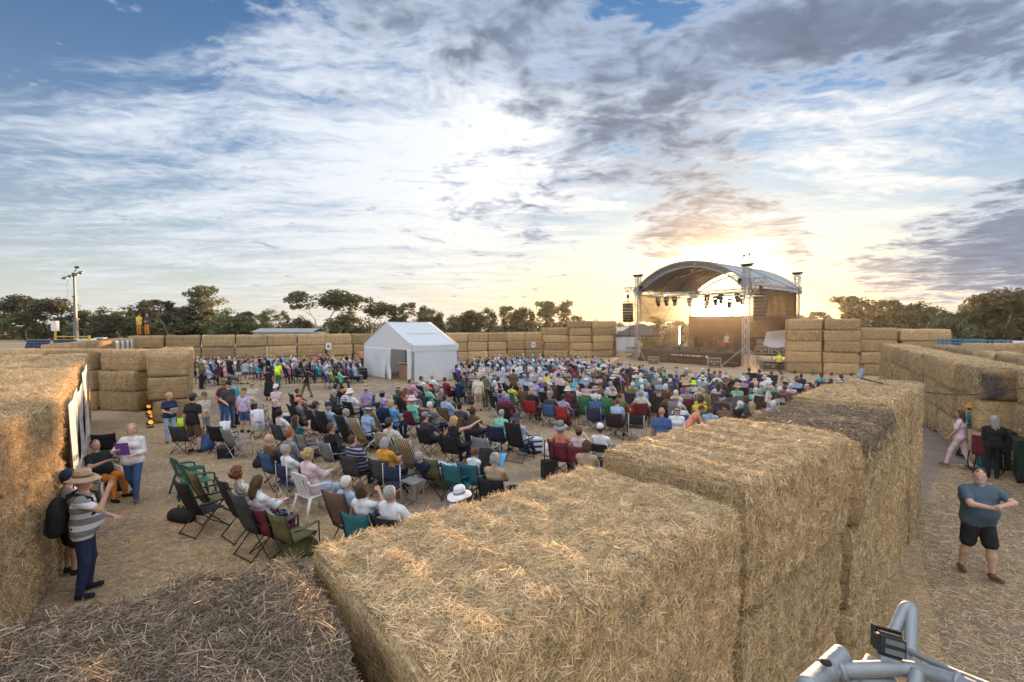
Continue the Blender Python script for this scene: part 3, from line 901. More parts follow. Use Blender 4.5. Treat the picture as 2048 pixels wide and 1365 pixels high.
# ------------------------------------------------------------------ the stage
SO = Vector((13.7, 51.3)); SRZ = math.atan2(-.785, .62); SW, SD = 11.7, 11.0
stage = empty('concert_stage', (SO.x, SO.y, 0), SRZ)
tag(stage, 'open air concert stage with arched truss roof and dark scrim sides', 'stage')
SM = Matrix.Translation((SO.x, SO.y, 0)) @ Matrix.Rotation(SRZ, 4, 'Z')
def stg(x, y, z=0.0): return SM @ Vector((x, y, z))
def truss(mb, a, b, w=.36, bays=None, r=.028, rd=.016, upv=None):
    a, b = Vector(a), Vector(b)
    d = (b - a); L = d.length; d.normalize()
    up = Vector(upv or ((0, 0, 1) if abs(d.z) < .9 else (0, 1, 0)))
    s = d.cross(up).normalized(); t = s.cross(d).normalized()
    bays = bays or max(2, int(L / (w * 1.3)))
    cs = [(s * i + t * j) * (w / 2) for (i, j) in ((-1, -1), (1, -1), (1, 1), (-1, 1))]
    for c in cs: mb.bar(a + c, b + c, r * 2)
    for k in range(bays):
        p, q = a + d * L * k / bays, a + d * L * (k + 1) / bays
        for i in range(4):
            c0, c1 = cs[i], cs[(i + 1) % 4]
            if k % 2: c0, c1 = c1, c0
            mb.bar(p + c0, q + c1, rd * 2)
            mb.bar(q + cs[i], q + cs[(i + 1) % 4], rd * 2)
for (x, y) in ((0, 0), (SW, 0), (0, SD), (SW, SD)):
    mb = MB(); truss(mb, (x, y, .15), (x, y, 9.0), .42, 20, .03, .018, (1, 0, 0))
    tw = mb.build('tower', M_alu, stage)
    hb = MB(); hb.box((x, y, 9.12), (.75, .62, .12)).box((x, y, 9.24), (1.15 if y == 0 else 1.0, .4, .10)); hb.build('head_block', M_black, tw)
    bs = MB()
    for (dx, dy) in ((1.7, -1.0), (-1.7, -1.0), (1.5, 1.2), (-1.5, 1.2)):
        bs.tube([(x, y, 1.9), (x + dx, y + dy, .08)], .04, 8)
        bs.box((x + dx, y + dy, .04), (.3, .3, .06))
    bs.box((x, y, .09), (.7, .7, .12)); bs.build('outrigger', M_alu, tw)
    sl = MB(); sl.box((x, y, 7.4), (.66, .66, .75)); 
    mb2 = MB(); truss(mb2, (x, y, 7.0), (x, y, 7.75), .62, 2, .035, .03, (1, 0, 0)); mb2.build('sleeve_block', M_alu, tw)
    mt = MB(); mt.box((x + (.5 if x == 0 else -.5), y, 7.75), (.42, .4, .6)).tube([(x + (.5 if x == 0 else -.5), y, 8.05), (x + (.3 if x == 0 else -.3), y, 9.1)], .015, 6)
    mt.build('chain_hoist', M_black, tw)
# arch: spring 7.45, crown 9.75
def archz(t, off=0.0):
    # circular arc through (0,7.35) (SW/2, 9.85) (SW,7.35)
    h = 2.45; Rr = (SW * SW / 4 + h * h) / (2 * h); cz = 7.4 + h - Rr
    ang = math.asin((SW / 2) / Rr); a = -ang + 2 * ang * t
    return (SW / 2 + (Rr + off) * math.sin(a), cz + (Rr + off) * math.cos(a))
for j, y in enumerate((0.0, 3.7, 7.4, 11.0)):
    mb = MB(); nseg = 26
    for s in (-.18, .18):
        for off in (-.30, .20):
            P = [archz(i / nseg, off) for i in range(nseg + 1)]
            for a, b in zip(P, P[1:]): mb.bar((a[0], y + s, a[1]), (b[0], y + s, b[1]), .06)
        for i in range(nseg):
            a, b = archz(i / nseg, -.30), archz((i + 1) / nseg, .20)
            mb.bar((a[0], y + s, a[1]), (b[0], y + s, b[1]), .035)
            a, b = archz(i / nseg, -.30), archz(i / nseg, .20)
            mb.bar((a[0], y + s, a[1]), (b[0], y + s, b[1]), .04)
    for i in range(nseg + 1):
        for off in (-.30, .20):
            a = archz(i / nseg, off); mb.bar((a[0], y - .18, a[1]), (a[0], y + .18, a[1]), .03)
    mb.build('roof_arch', M_alu, stage)
for x in (0, SW):
    mb = MB(); truss(mb, (x, 0, 7.3), (x, SD, 7.3), .4, 20); mb.build('eave_truss', M_alu, stage)
for (y, z) in ((1.4, 7.0), (5.2, 7.0), (10.2, 7.0)):
    mb = MB(); truss(mb, (.3, y, z), (SW - .3, y, z), .36, 26); mb.build('lighting_truss', M_alu, stage)
for (x0, x1) in ((-1.9, .2), (SW - .2, SW + 1.9)):
    mb = MB(); truss(mb, (x0, -.1, 7.75), (x1, -.1, 7.75), .42, 5); 
    xa = x0 if x0 < 0 else x1
    mb.bar((xa * .75 + (0 if x0 < 0 else SW * .25), -.1, 7.5), (0 if x0 < 0 else SW, -.1, 5.9), .05)
    mb.build('speaker_boom', M_alu, stage)
rs_ = MB()
rs_.sheet(lambda a, b: (archz(a, .27)[0], -.35 + (SD + .7) * b, archz(a, .27)[1] + .03 * math.sin(b * math.pi * 6) ** 2), 34, 18, thick=.02)
rk = rs_.build('roof_skin', M_roof, stage, True)
for b in np.linspace(0, 1, 8):
    mb = MB(); y = -.35 + (SD + .7) * b
    P = [archz(i / 30, .32) for i in range(31)]
    mb.tube([(p[0], y, p[1]) for p in P], .02, 5); mb.build('seam', pmat('roof_seam', (.30, .31, .34), .6), rk)
for i in range(26):       # lashings hanging from the right eave edge
    y = .2 + i * .42
    mb = MB(); mb.box((SW + .22, y, 7.30), (.05, .2, .22)); mb.build('lashing', M_white, rk)
# deck and skirts
mb = MB(); mb.box((SW / 2, SD / 2, 1.17), (SW - .5, SD - .5, .16)); mb.box((-1.6, SD * .45, 1.15), (2.9, 6.0, .12)).box((SW + 1.7, SD * .4, 1.15), (3.0, 6.5, .12))
dk = mb.build('deck', M_deck, stage)
def folds(x0, y0, x1, y1, z0, z1, amp=.04, fr=7.0, nu=60, name='skirt', mat=None, parent=stage, thick=.012):
    mb = MB()
    L = math.hypot(x1 - x0, y1 - y0); nx, ny = -(y1 - y0) / L, (x1 - x0) / L
    def fn(a, b):
        k = amp * (math.sin(a * L * fr) * .6 + math.sin(a * L * fr * .43 + 2 + b) * .5)
        return (x0 + (x1 - x0) * a + nx * k, y0 + (y1 - y0) * a + ny * k, z0 + (z1 - z0) * b)
    mb.sheet(fn, nu, 6, thick=thick)
    return mb.build(name, mat or M_blackc, parent, True)
sk = folds(.25, .12, SW - .25, .12, .02, 1.1, .05, 5.0, 110)
mb = MB()
for i in range(9): mb.add([(1.0 + i * 1.15, .03, .18), (1.55 + i * 1.15, .03, .95), (1.65 + i * 1.15, .03, .95), (1.10 + i * 1.15, .03, .18)], [(0, 1, 2, 3)])
# printed pale lettering strip and emblem, too small to read
lt = MB(); x = 4.1
rr_ = random.Random(3)
while x < 7.6:
    w = rr_.uniform(.07, .15); lt.box((x + w / 2, .045, .80), (w, .012, rr_.uniform(.10, .16))); x += w + (.05 if rr_.random() < .8 else .16)
lt.build('printed_lettering', pmat('print_white', (.62, .60, .58), .7), sk)
lt = MB(); lt.lathe([(.0, 0), (.13, 0), (.13, .014), (0, .014)], 14, mat=Matrix.Rotation(R(90), 3, 'X'), c=(8.0, .05, .78)); lt.build('printed_emblem', pmat('print_white', (.62, .60, .58), .7), sk)
for i in range(9):
    mb = MB(); mb.box((1.1 + i * 1.18, -.35, .22), (1.12, .6, .42)); mb.build('ballast_block', M_black, stage)
# scaffold legs and cross braces under the side wing
mb = MB()
for x in (SW + .4, SW + 1.7, SW + 3.0):
    for y in (1.5, 4.4): mb.tube([(x, y, 0), (x, y, 1.12)], .03, 6)
for x in (SW + .4, SW + 1.7): mb.bar((x, 1.45, .1), (x + 1.3, 1.45, 1.05), .03).bar((x + 1.3, 1.42, .1), (x, 1.42, 1.05), .03)
mb.build('scaffold', M_steel, stage)
# drape at the back of the deck, scrims on both sides
folds(.2, 9.7, SW - .2, 9.7, 1.26, 4.85, .10, 4.0, 90, 'back_drape', M_blackc)
folds(SW - .3, 4.0, SW - .3, 9.6, 1.26, 4.6, .08, 4.0, 60, 'side_drape', M_blackc)
def scrim(x, z0, z1, bul, name, y0=.25, y1=SD - .2):
    mb = MB()
    mb.sheet(lambda a, b: (x + bul * math.sin(a * math.pi) * math.sin(b * 2.6) + .03 * math.sin(a * 40 + b * 3), y0 + (y1 - y0) * a, z0 + (z1 - z0) * b), 40, 14)
    return mb.build(name, M_scrim, stage, True)
scrim(-.05, 4.2, 7.15, -.15, 'side_scrim')
scrim(SW + .08, 2.7, 7.2, .45, 'side_scrim')
mb = MB()
mb.sheet(lambda a, b: (SW * (.70 + .30 * a), SD - .12 + .05 * math.sin(a * 20), 4.7 + 2.5 * b), 20, 8); mb.build('back_scrim', M_scrim, stage, True)
mb = MB()       # the gable of the roof is closed at the back
mb.sheet(lambda a, b: (archz(a, -.3)[0] * b + (SW * a) * (1 - b), SD - .05, 7.15 * (1 - b) + archz(a, -.3)[1] * b), 30, 6); mb.build('gable_scrim', M_scrim, stage, True)
# guy ropes
for (a, b) in (((SW, 0, 8.9), (SW + 8.5, 5.5, 3.6)), ((SW, SD, 8.9), (SW + 6.5, SD + 2.5, 3.9)), ((0, 0, 8.2), (-2.4, 1.2, 1.0)), ((0, .1, 6.9), (0, 6.5, 1.4)), ((0, 7.5, 6.9), (0, 1.2, 1.5)), ((0, 10, 6.9), (0, 4.0, 4.3)),
               ((SW, 1, 6.9), (SW, 8, 3.5)), ((SW, 9, 6.9), (SW, 2.5, 3.5)), ((-1.2, 0, 7.4), (-1.4, .6, 1.2))):
    mb = MB(); mb.tube([a, b], .022, 5); mb.build('guy_rope', M_rope, stage)
mb = MB(); mb.tube([(SW, 0, 9.25), (SW, 0, 10.0)], .025, 6).bar((SW - .3, 0, 9.95), (SW + .25, 0, 10.05), .04).box((SW + .2, 0, 10.12), (.12, .12, .14)).box((SW - .28, 0, 10.02), (.2, .05, .16))
mb.build('wind_gauge', M_black, stage)
# loudspeaker arrays
def array(x, y, ztop, n, label):
    o = empty('loudspeaker_array', stg(x, y, ztop), SRZ)
    tag(o, label, 'loudspeaker', 'hanging loudspeaker arrays')
    mb = MB(); mb.box((0, 0, .12), (.9, .5, .08)).tube([(0, 0, .15), (0, 0, .62)], .05, 8).box((0, 0, .72), (.22, .22, .35)); mb.tube([(0, 0, .8), (0, 0, 1.45)], .012, 5); mb.build('fly_frame', M_black, o)
    z, yy, tilt = 0.0, 0.0, 0.0
    for k in range(n):
        mb = MB(); m3 = Matrix.Rotation(tilt, 3, 'X')
        c = Vector((0, yy, z - .16)); mb.box(c, (1.05, .55, .275), 0, mat=m3)
        mb.box(c + m3 @ Vector((0, -.285, 0)), (.95, .02, .22), 0, mat=m3)
        mb.build('speaker_box', M_black, o)
        z -= .30 * math.cos(tilt); yy += .30 * math.sin(tilt); tilt += R(2.2) * (k / n + .3)
    return o
array(-1.25, -.1, 6.25, 7, 'curved black loudspeaker array hanging left of the stage')
array(SW + 1.3, -.1, 6.35, 7, 'curved black loudspeaker array hanging right of the front tower')
# moving lights on the trusses
lights_ = []
def spot(x, y, z, tilt, big=1.0):
    o = empty('stage_light', stg(x, y, z), SRZ)
    mb = MB(); mb.box((0, 0, -.12), (.34, .24, .14)).box((-.19, 0, -.32), (.04, .12, .34)).box((.19, 0, -.32), (.04, .12, .34)); mb.build('yoke', M_black, o)
    mb = MB(); m3 = Matrix.Rotation(tilt, 3, 'X')
    mb.lathe([(.0, .22), (.12, .21), (.15, .1), (.16, -.2), (.17, -.32), (.0, -.31)], 12, c=(0, 0, -.46), mat=m3); mb.build('lamp_head', M_black, o, True)
    o.scale = (big,) * 3
    tag(o, 'black moving head stage light hanging under the stage roof', 'stage light', 'stage lights under the roof'); lights_.append(o)
for x in (1.6, 2.6, 3.6): spot(x, 1.4, 6.85, .35, 1.25)
for x in (7.2, 8.6, 10.2): spot(x, 1.4, 6.85, .2, 1.2)
for x in (2.2, 5.0, 9.4): spot(x, 10.2, 6.85, -.2, 1.4)
for x in (3.0, 6.0, 8.8): spot(x, 5.2, 6.85, .3, 1.2)
uniquify(lights_)
# lit tubes standing on the deck
def tube_light(u, v0, v1, colr, st, lab):
    b = pix(u, v1, 1.25); d = b.y
    top = pixd(u, v0, d)
    o = empty('light_tube', (b.x, b.y, 1.25))
    mb = MB(); mb.lathe([(.16, 0), (.16, .04), (.03, .06), (.03, .1)], 10, cap=True); mb.build('base', M_black, o)
    mb = MB(); mb.tube([(0, 0, .1), (0, 0, top.z - 1.25)], .05, 8); mb.build('tube', pmat('tube_' + lab[:6], colr, .4, .0, emit=colr + (1,), estr=st), o)
    tag(o, lab, 'light tube', 'lit tubes on the stage')
tube_light(1359, 653, 690, (1.0, .86, .66), 5, 'white lit tube at the left of the stage')
tube_light(1430, 653, 692, (1.0, .82, .52), 5, 'warm white lit tube in mid stage')
tube_light(1519, 655, 694, (1.0, .16, .05), 3, 'red lit tube right of the front tower')
# road cases, stage monitors, drum riser
M_case = pmat('case_laminate', (.06, .055, .055), .5, .15, 5)
def road_case(p, w, d, h, rz, lab, g='road cases around the stage'):
    o = empty('road_case', p, rz)
    mb = MB(); mb.box((0, 0, h / 2 + .1), (w, d, h)); mb.build('box', M_case, o)
    ed = MB(); z0, z1 = .1, h + .1
    for x in (-w / 2, w / 2):
        for y in (-d / 2, d / 2): ed.bar((x, y, z0), (x, y, z1), .05)
        for z in (z0, z1): ed.bar((x, -d / 2, z), (x, d / 2, z), .05)
    for y in (-d / 2, d / 2):
        for z in (z0, z1, h * .62 + .1): ed.bar((-w / 2, y, z), (w / 2, y, z), .05)
    ed.build('edging', M_alu, o)
    la = MB()
    for x in (-w * .25, w * .25): la.box((x, -d / 2 - .01, h * .62 + .1), (.11, .03, .14))
    la.box((0, -d / 2 - .01, h * .38 + .1), (.2, .03, .12)); la.build('latch', M_alu, o)
    for x in (-w * .4, w * .4):
        for y in (-d * .35, d * .35):
            mb = MB(); mb.lathe([(.05, -.02), (.05, .02)], 10, mat=Matrix.Rotation(R(90), 3, 'Y'), c=(x, y, .05), cap=True); mb.build('castor', M_tyre, o)
    tag(o, lab, 'road case', g)
    return o
for (u, v, w, h, lab) in ((1305, 726, .95, .6, 'small silver edged road case before the left of the stage'), (1425, 733, 1.05, .75, 'silver edged road case before mid stage'),
                          (1541, 739, 1.7, .7, 'long silver edged road case beside the hi vis guard')):
    p = pix(u, v + 2); road_case((p.x, p.y - .3, 0), w, .7, h, SRZ * .35, lab)
for i, (x, y, z, w, h) in enumerate(((SW + 1.0, 1.2, 1.21, 1.2, .55), (SW + 2.4, 1.1, 1.21, .9, .6), (SW + 1.1, 1.25, 1.9, 1.0, .5))):
    p = stg(x, y, z); road_case(p, w, .6, h, SRZ, ['road case on the right stage wing under the white sheet', 'road case at the outer edge of the right stage wing', 'road case stacked on another on the right stage wing'][i])
for i, (x, y) in enumerate(((2.0, 1.2), (4.2, .9), (6.4, .9), (8.8, 1.1), (10.2, 1.6))):
    mb = MB(); mb.add([(-.3, -.22, 0), (.3, -.22, 0), (.3, .22, 0), (-.3, .22, 0), (-.3, -.05, .36), (.3, -.05, .36), (.3, .22, .22), (-.3, .22, .22)], [(0, 3, 2, 1), (4, 5, 6, 7), (0, 1, 5, 4), (1, 2, 6, 5), (2, 3, 7, 6), (3, 0, 4, 7)])
    p = stg(x, y, 1.252); o = mb.build('stage_monitor', M_black, None, False, p, SRZ); tag(o, 'black wedge monitor on the stage edge, %s from the left' % ordw(i), 'monitor', 'stage monitors')
# amplifier stacks and a drum kit on the deck
def amp(x, y, w, h, lab):
    o = empty('amplifier', stg(x, y, 1.252), SRZ)
    mb = MB(); mb.box((0, 0, h / 2), (w, .4, h)); mb.build('cabinet', M_black, o)
    mb = MB(); mb.box((0, -.21, h * .45), (w * .9, .02, h * .75)); mb.build('grille', pmat('grille_cloth', (.08, .075, .07), .9), o)
    tag(o, lab, 'amplifier', 'amplifiers on the stage')
amp(2.6, 6.6, .8, 1.2, 'black amplifier stack at the left rear of the stage'); amp(8.9, 7.0, .9, 1.1, 'black amplifier stack at the right rear of the stage'); amp(4.0, 7.2, .7, .7, 'low black amplifier beside the drum kit')
dr = empty('drum_kit', stg(6.0, 6.8, 1.252), SRZ); tag(dr, 'drum kit with cymbals in mid stage', 'drum kit')
mb = MB(); mb.box((0, .3, .14), (2.4, 2.0, .28)); mb.build('riser', M_deck, dr)
M_drum = pmat('drum_shell', (.25, .05, .04), .3, .1)
mb = MB(); mb.lathe([(0, -.22), (.28, -.22), (.28, .22), (0, .22)], 18, mat=Matrix.Rotation(R(90), 3, 'X'), c=(0, .1, .57)); mb.build('bass_drum', M_drum, dr)
for (x, y, z, q) in ((-.5, .35, .85, .16), (.5, .35, .7, .2), (.0, .3, 1.0, .15)):
    mb = MB(); mb.lathe([(0, 0), (q, 0), (q, -.22), (0, -.22)], 14, c=(x, y, z)); mb.build('tom', M_drum, dr)
for (x, y, z) in ((-.8, .5, 1.35), (.8, .5, 1.4), (-.9, 0, 1.1)):
    mb = MB(); mb.lathe([(.02, .03), (.2, 0), (.0, .0)], 14, c=(x, y, z)).tube([(x, y, .28), (x, y, z)], .012, 6); mb.build('cymbal', pmat('brass', (.6, .42, .15), .3, metal=.9), dr)
# microphone stands
for i, (x, y) in enumerate(((3.4, 2.0), (5.6, 1.8), (7.6, 2.0))):
    mb = MB(); mb.lathe([(.15, 0), (.15, .03), (.02, .04)], 10, cap=True).tube([(0, 0, .03), (0, 0, 1.5)], .012, 6).tube([(0, 0, 1.5), (0, -.3, 1.6)], .012, 6).lathe([(0, -.04), (.03, -.02), (.03, .03), (0, .05)], 8, c=(0, -.33, 1.61))
    o = mb.build('microphone_stand', M_black, None, False, stg(x, y, 1.252), SRZ); tag(o, 'microphone stand near the stage edge, %s from the left' % ordw(i), 'microphone stand', 'microphone stands')

# ------------------------------------------------------------------ canopies and sheet beside the stage
def gazebo(p, rz, w, d, h, mat, lab, wall_mat=None):
    o = empty('gazebo', p, rz)
    mb = MB(); e = h * .68
    c = [(-w / 2, -d / 2, e), (w / 2, -d / 2, e), (w / 2, d / 2, e), (-w / 2, d / 2, e)]; r1 = (-w * .12, 0, h); r2 = (w * .12, 0, h)
    mb.add(c + [r1, r2], [(0, 1, 5, 4), (1, 2, 5), (2, 3, 4, 5), (3, 0, 4)])
    mb.add([(x, y, z - .25) for (x, y, z) in c] + [(x * 1.002, y * 1.002, z) for (x, y, z) in c], [(0, 1, 5, 4), (1, 2, 6, 5), (2, 3, 7, 6), (3, 0, 4, 7)])
    mb.build('canopy', mat, o)
    for (x, y, z) in c:
        mb = MB(); mb.bar((x * .98, y * .98, 0), (x * .98, y * .98, e - .02), .05); mb.build('leg', M_alu, o)
    if wall_mat:
        mb = MB(); mb.sheet(lambda a, b: (-w / 2 * .97 + w * .48 * a, -d / 2 * .96 + .05 * math.sin(a * 14), .4 + (e - .45) * b), 20, 4, thick=.01); mb.build('side_wall', wall_mat, o, True)
    tag(o, lab, 'gazebo', 'canopies beside the stage')
    return o
M_canopy = pmat('canopy_grey', (.09, .09, .095), .7, .1, 3, .1)
gazebo(stg(-3.6, 5.2), SRZ * .4, 5.2, 3.6, 3.9, M_canopy, 'grey pitched gazebo with white side wall left of the stage', M_white)
gazebo(stg(SW + 5.2, 5.5), SRZ, 4.0, 4.0, 3.9, M_canopy, 'dark pitched canopy between the stage and the tall right stack')
ws = MB(); q0 = pix(1530, 741); dd_ = q0.y
a0, a1, a2, a3 = pixd(1533, 664, dd_), pixd(1583, 660, dd_), pixd(1586, 686, dd_), pixd(1527, 690, dd_)
ws.sheet(lambda a, b: tuple((a3 * (1 - a) + a2 * a) * (1 - b) + (a0 * (1 - a) + a1 * a) * b + Vector((0, .45 * math.sin(math.pi * a) * math.sin(math.pi * b), -.35 * math.sin(a * math.pi) * (1 - b)))), 18, 12, thick=.012)
o = ws.build('white_sheet', pmat('tarp_white', (.62, .64, .70), .6, .06, 2, .2, 4, transl=.2), None, True); tag(o, 'white tarpaulin slung beside the stage by the tall right stack', 'tarpaulin')
# bushes behind the stage
bushes = []
for (u, v, d, w) in ((1312, 636, 68, 1.7), (1356, 640, 74, 1.5), (1400, 648, 80, 1.4)):
    p = pixd(u, v, d); o = empty('bushy_tree', (p.x, p.y, 0), u); s = p.z / 10; o.scale = (s * w, s * w, s)
    me = TREES['dense'][u % 3]; link('trunk', me[0], o); link('crown', me[1], o); tag(o, 'dark bushy tree close behind the left of the stage', 'tree', 'trees along the skyline'); bushes.append(o)
uniquify(bushes)

# ------------------------------------------------------------------ vehicles in the background
M_carw = pmat('white_car_paint', (.66, .68, .70), .25, .03, 2, spec=.5)
def wheel(parent, x, y, r=.36):
    w = empty('wheel'); w.parent = parent
    mb = MB(); mb.lathe([(r * .6, -.11), (r * .95, -.11), (r, -.06), (r, .06), (r * .95, .11), (r * .6, .11)], 18, mat=Matrix.Rotation(R(90), 3, 'X'), c=(x, y, r)); mb.build('tyre', M_tyre, w, True)
    mb = MB(); mb.lathe([(0, -.08), (r * .6, -.09), (r * .6, .09), (0, .08)], 14, mat=Matrix.Rotation(R(90), 3, 'X'), c=(x, y, r)); mb.build('rim', M_steel, w)
def ute(p, rz, lab, paint=None):
    paint = paint or M_carw
    o = empty('utility_vehicle', p, rz)
    prof = [(-2.5, .45), (-2.5, 1.0), (-1.1, 1.06), (-.95, 1.12), (-.75, 1.72), (.35, 1.78), (1.0, 1.16), (2.2, 1.02), (2.45, .8), (2.45, .42)]
    mb = MB(); k = len(prof)
    vs = [(x, -.88 + (.14 if z > 1.2 else 0), z) for x, z in prof] + [(x, .88 - (.14 if z > 1.2 else 0), z) for x, z in prof]
    mb.add(vs, [tuple(range(k)), tuple(reversed(range(k, 2 * k)))] + [((i + 1) % k, i, i + k, (i + 1) % k + k) for i in range(k)]); mb.build('body', paint, o)
    for s in (-1, 1):
        mb = MB(); mb.add([(-.7, s * .80, 1.2), (.85, s * .80, 1.2), (.33, s * .752, 1.68), (-.62, s * .752, 1.66)], [(0, 1, 2, 3)]); mb.build('side_window', M_glassd, o)
    mb = MB(); mb.add([(1.0, -.68, 1.2), (1.0, .68, 1.2), (.40, .64, 1.75), (.40, -.64, 1.75)], [(0, 1, 2, 3)]); wsn = mb.build('windscreen', M_glassd, o); wsn.location = (.02, 0, .015)
    for y in (-.6, .6):
        mb = MB(); mb.box((2.44, y, .78), (.06, .34, .16)); mb.build('headlight', pmat('lamp_glass', (.7, .72, .75), .15), o)
    for (x, y) in ((-1.6, -.82), (-1.6, .82), (1.55, -.82), (1.55, .82)): wheel(o, x, y)
    tag(o, lab, 'car', 'vehicles parked beyond the walls')
    return o
p = pixd(205, 668, 62); uo = ute((p.x, p.y, 0), R(20), 'white utility vehicle behind the light tower')
mb = MB(); mb.box((-1.7, 0, 1.55), (1.5, 1.6, .9)).box((-.2, 0, 2.1), (1.0, 1.2, .12)); mb.build('canopy', M_carw, uo)
p = pixd(1985, 682, 40); ute((p.x + 1.6, p.y, 0.75), R(170), 'pale vehicle at the right edge behind the outlying bales')
p = pixd(2000, 671, 62)
# cab truck behind the tall left stack
p = pix(1234, 706); tr = empty('truck', (p.x + .2, 61, 0), R(-100))
mb = MB(); prof = [(-1.2, .7), (-1.2, 3.1), (.5, 3.15), (.95, 2.1), (1.1, 1.2), (1.1, .6)]; k = len(prof)
mb.add([(x, -1.15, z) for x, z in prof] + [(x, 1.15, z) for x, z in prof], [tuple(range(k)), tuple(reversed(range(k, 2 * k)))] + [((i + 1) % k, i, i + k, (i + 1) % k + k) for i in range(k)]); mb.build('cab', M_carw, tr)
mb = MB(); mb.add([(.98, -1.0, 2.12), (.98, 1.0, 2.12), (.58, .95, 3.0), (.58, -.95, 3.0)], [(0, 1, 2, 3)]); mb.build('windscreen', M_glassd, tr).location = (.03, 0, .02)
mb = MB(); mb.box((-4.0, 0, 2.2), (5.2, 2.4, 2.6)); mb.build('cargo_box', M_white, tr)
for (x, y) in ((.2, -1.0), (.2, 1.0), (-4.5, -1.0), (-4.5, 1.0)): wheel(tr, x, y, .48)
for s in (-1, 1):
    mb = MB(); mb.box((.7, s * 1.35, 2.4), (.1, .22, .5)); mb.build('mirror', M_black, tr)
tag(tr, 'white truck parked between the tall left stack and stage', 'truck', 'vehicles parked beyond the walls')
# shed beyond the back wall
p = pixd(580, 668, 92); sh = empty('shed', (p.x, p.y, 0), R(-8))
mb = MB(); mb.box((0, 0, 1.25), (12, 5, 2.5)); mb.build('wall', pmat('shed_wall', (.42, .44, .46), .7, .1, 2), sh)
rf = MB(); rf.add([(-6.4, -3, 2.45), (6.4, -3, 2.45), (6.4, 0, 3.15), (-6.4, 0, 3.15), (-6.4, 3, 2.45), (6.4, 3, 2.45)], [(0, 1, 2, 3), (3, 2, 5, 4)]); rf.build('roof', pmat('shed_roof', (.36, .35, .34), .5, .15, 2), sh)
for x in (-4, -1.2, 1.6, 4.4):
    mb = MB(); mb.box((x, -2.52, 1.6), (1.5, .06, .9)); mb.build('window', M_glassd, sh)
tag(sh, 'low grey roofed shed beyond the long back wall', 'shed')
# blue stacked crates behind the right walls
p0, p1 = pixd(1919, 684, 31), pixd(2014, 686, 31)
for i in range(5):
    q = p0.lerp(p1, (i + .5) / 5); o = empty('blue_trailer_panel', (q.x, q.y + .5, 0))
for o in [o for o in COL.objects if o.name.startswith('blue_trailer_panel')]: bpy.data.objects.remove(o)
bt = empty('flat_trailer', ((p0.x + p1.x) / 2, 31.6, 0), math.atan2(p1.y - p0.y, p1.x - p0.x))
Lb = (p1 - p0).length; M_blue = pmat('blue_frame', (.10, .22, .33), .5, .15, 4)
for s in (-1, 1):
    mb = MB(); mb.bar((-Lb / 2, s * .9, 2.82), (Lb / 2, s * .9, 2.82), .1).bar((-Lb / 2, s * .9, 2.6), (Lb / 2, s * .9, 2.6), .1)
    for i in range(12): mb.bar((-Lb / 2 + Lb * i / 11, s * .9, 1.2), (-Lb / 2 + Lb * i / 11, s * .9, 2.82), .06)
    mb.build('side_rail', M_blue, bt)
mb = MB(); mb.box((0, 0, 1.1), (Lb, 2.0, .2)); mb.build('tray', M_blue, bt)
for (x, y) in ((-Lb * .3, -.9), (-Lb * .3, .9), (Lb * .3, -.9), (Lb * .3, .9)): wheel(bt, x, y, .5)
tag(bt, 'blue railed trailer behind the outlying bales at far right', 'trailer')

# ------------------------------------------------------------------ light tower trailer at left
lt = empty('light_tower', (pixd(152, 660, 40).x, 40, 0), R(8)); M_yel = pmat('safety_yellow', (.75, .42, .03), .5, .1)
tag(lt, 'trailer mounted light tower with tall grey mast and solar panels', 'light tower')
mb = MB(); mb.box((0, 0, .85), (2.6, 1.5, .9)).bar((1.2, 0, .5), (3.0, 0, .45), .1); mb.build('trailer', pmat('trailer_white', (.5, .52, .5), .5), lt)
mb = MB(); mb.bar((0, 0, 1.2), (0, 0, 4.4), .25).bar((0, 0, 4.3), (0, 0, 6.3), .18).bar((0, 0, 6.2), (0, 0, 8.0), .13).box((0, 0, 4.35), (.36, .36, .1)).box((0, 0, 6.25), (.28, .28, .1)); mb.build('mast', pmat('mast_grey', (.17, .18, .19), .5, .1, 4, metal=.2), lt)
mb = MB(); mb.bar((-.75, 0, 7.85), (.75, 0, 8.25), .08).box((0, 0, 8.1), (.25, .2, .3)); hd = mb.build('lamp_bar', M_black, lt)
for x, dz in ((-.6, -.02), (-.2, .02), (.25, .06), (.6, .12)):
    mb = MB(); m3 = Matrix.Rotation(R(35), 3, 'X'); mb.box((x, -.15, 7.98 + x * .27 + dz), (.36, .3, .1), mat=m3); mb.build('lamp', pmat('lamp_body', (.12, .12, .12), .4), lt)
mb = MB(); mb.tube([(0, 0, 8.3), (.2, 0, 8.65)], .03, 6).box((.25, 0, 8.72), (.35, .12, .16)); mb.build('camera_unit', M_black, lt)
mb = MB(); mb.tube([(-.55 + .06 * math.sin(i * 1.3), 0, 7.8 - i * .17) for i in range(15)], .018, 5); mb.build('cable', pmat('pale_cable', (.5, .5, .5), .6), lt)
for x in (-2.1, -.15):
    mb = MB(); m3 = Matrix.Rotation(R(68), 3, 'X'); mb.box((x, -1.1, 2.15), (1.75, 1.0, .05), mat=m3); fr = mb.build('solar_panel', M_alu, lt)
    mb = MB()
    for i in range(6):
        for j in range(4): mb.box(Vector((x, -1.1, 2.15)) + m3 @ Vector((-.72 + i * .288, -.36 + j * .24, .03)), (.275, .225, .006), mat=m3)
    mb.build('cell_grid', pmat('solar_cell', (.012, .02, .06), .45, .1, 5, spec=.25), fr)
mb = MB(); mb.bar((-1.35, -.3, 1.2), (-1.35, -.3, 3.3), .12).bar((1.2, -.3, 1.2), (1.2, -.3, 2.95), .12).bar((-1.35, -.3, 2.85), (1.2, -.3, 2.85), .08); mb.build('guard_rail', M_yel, lt)
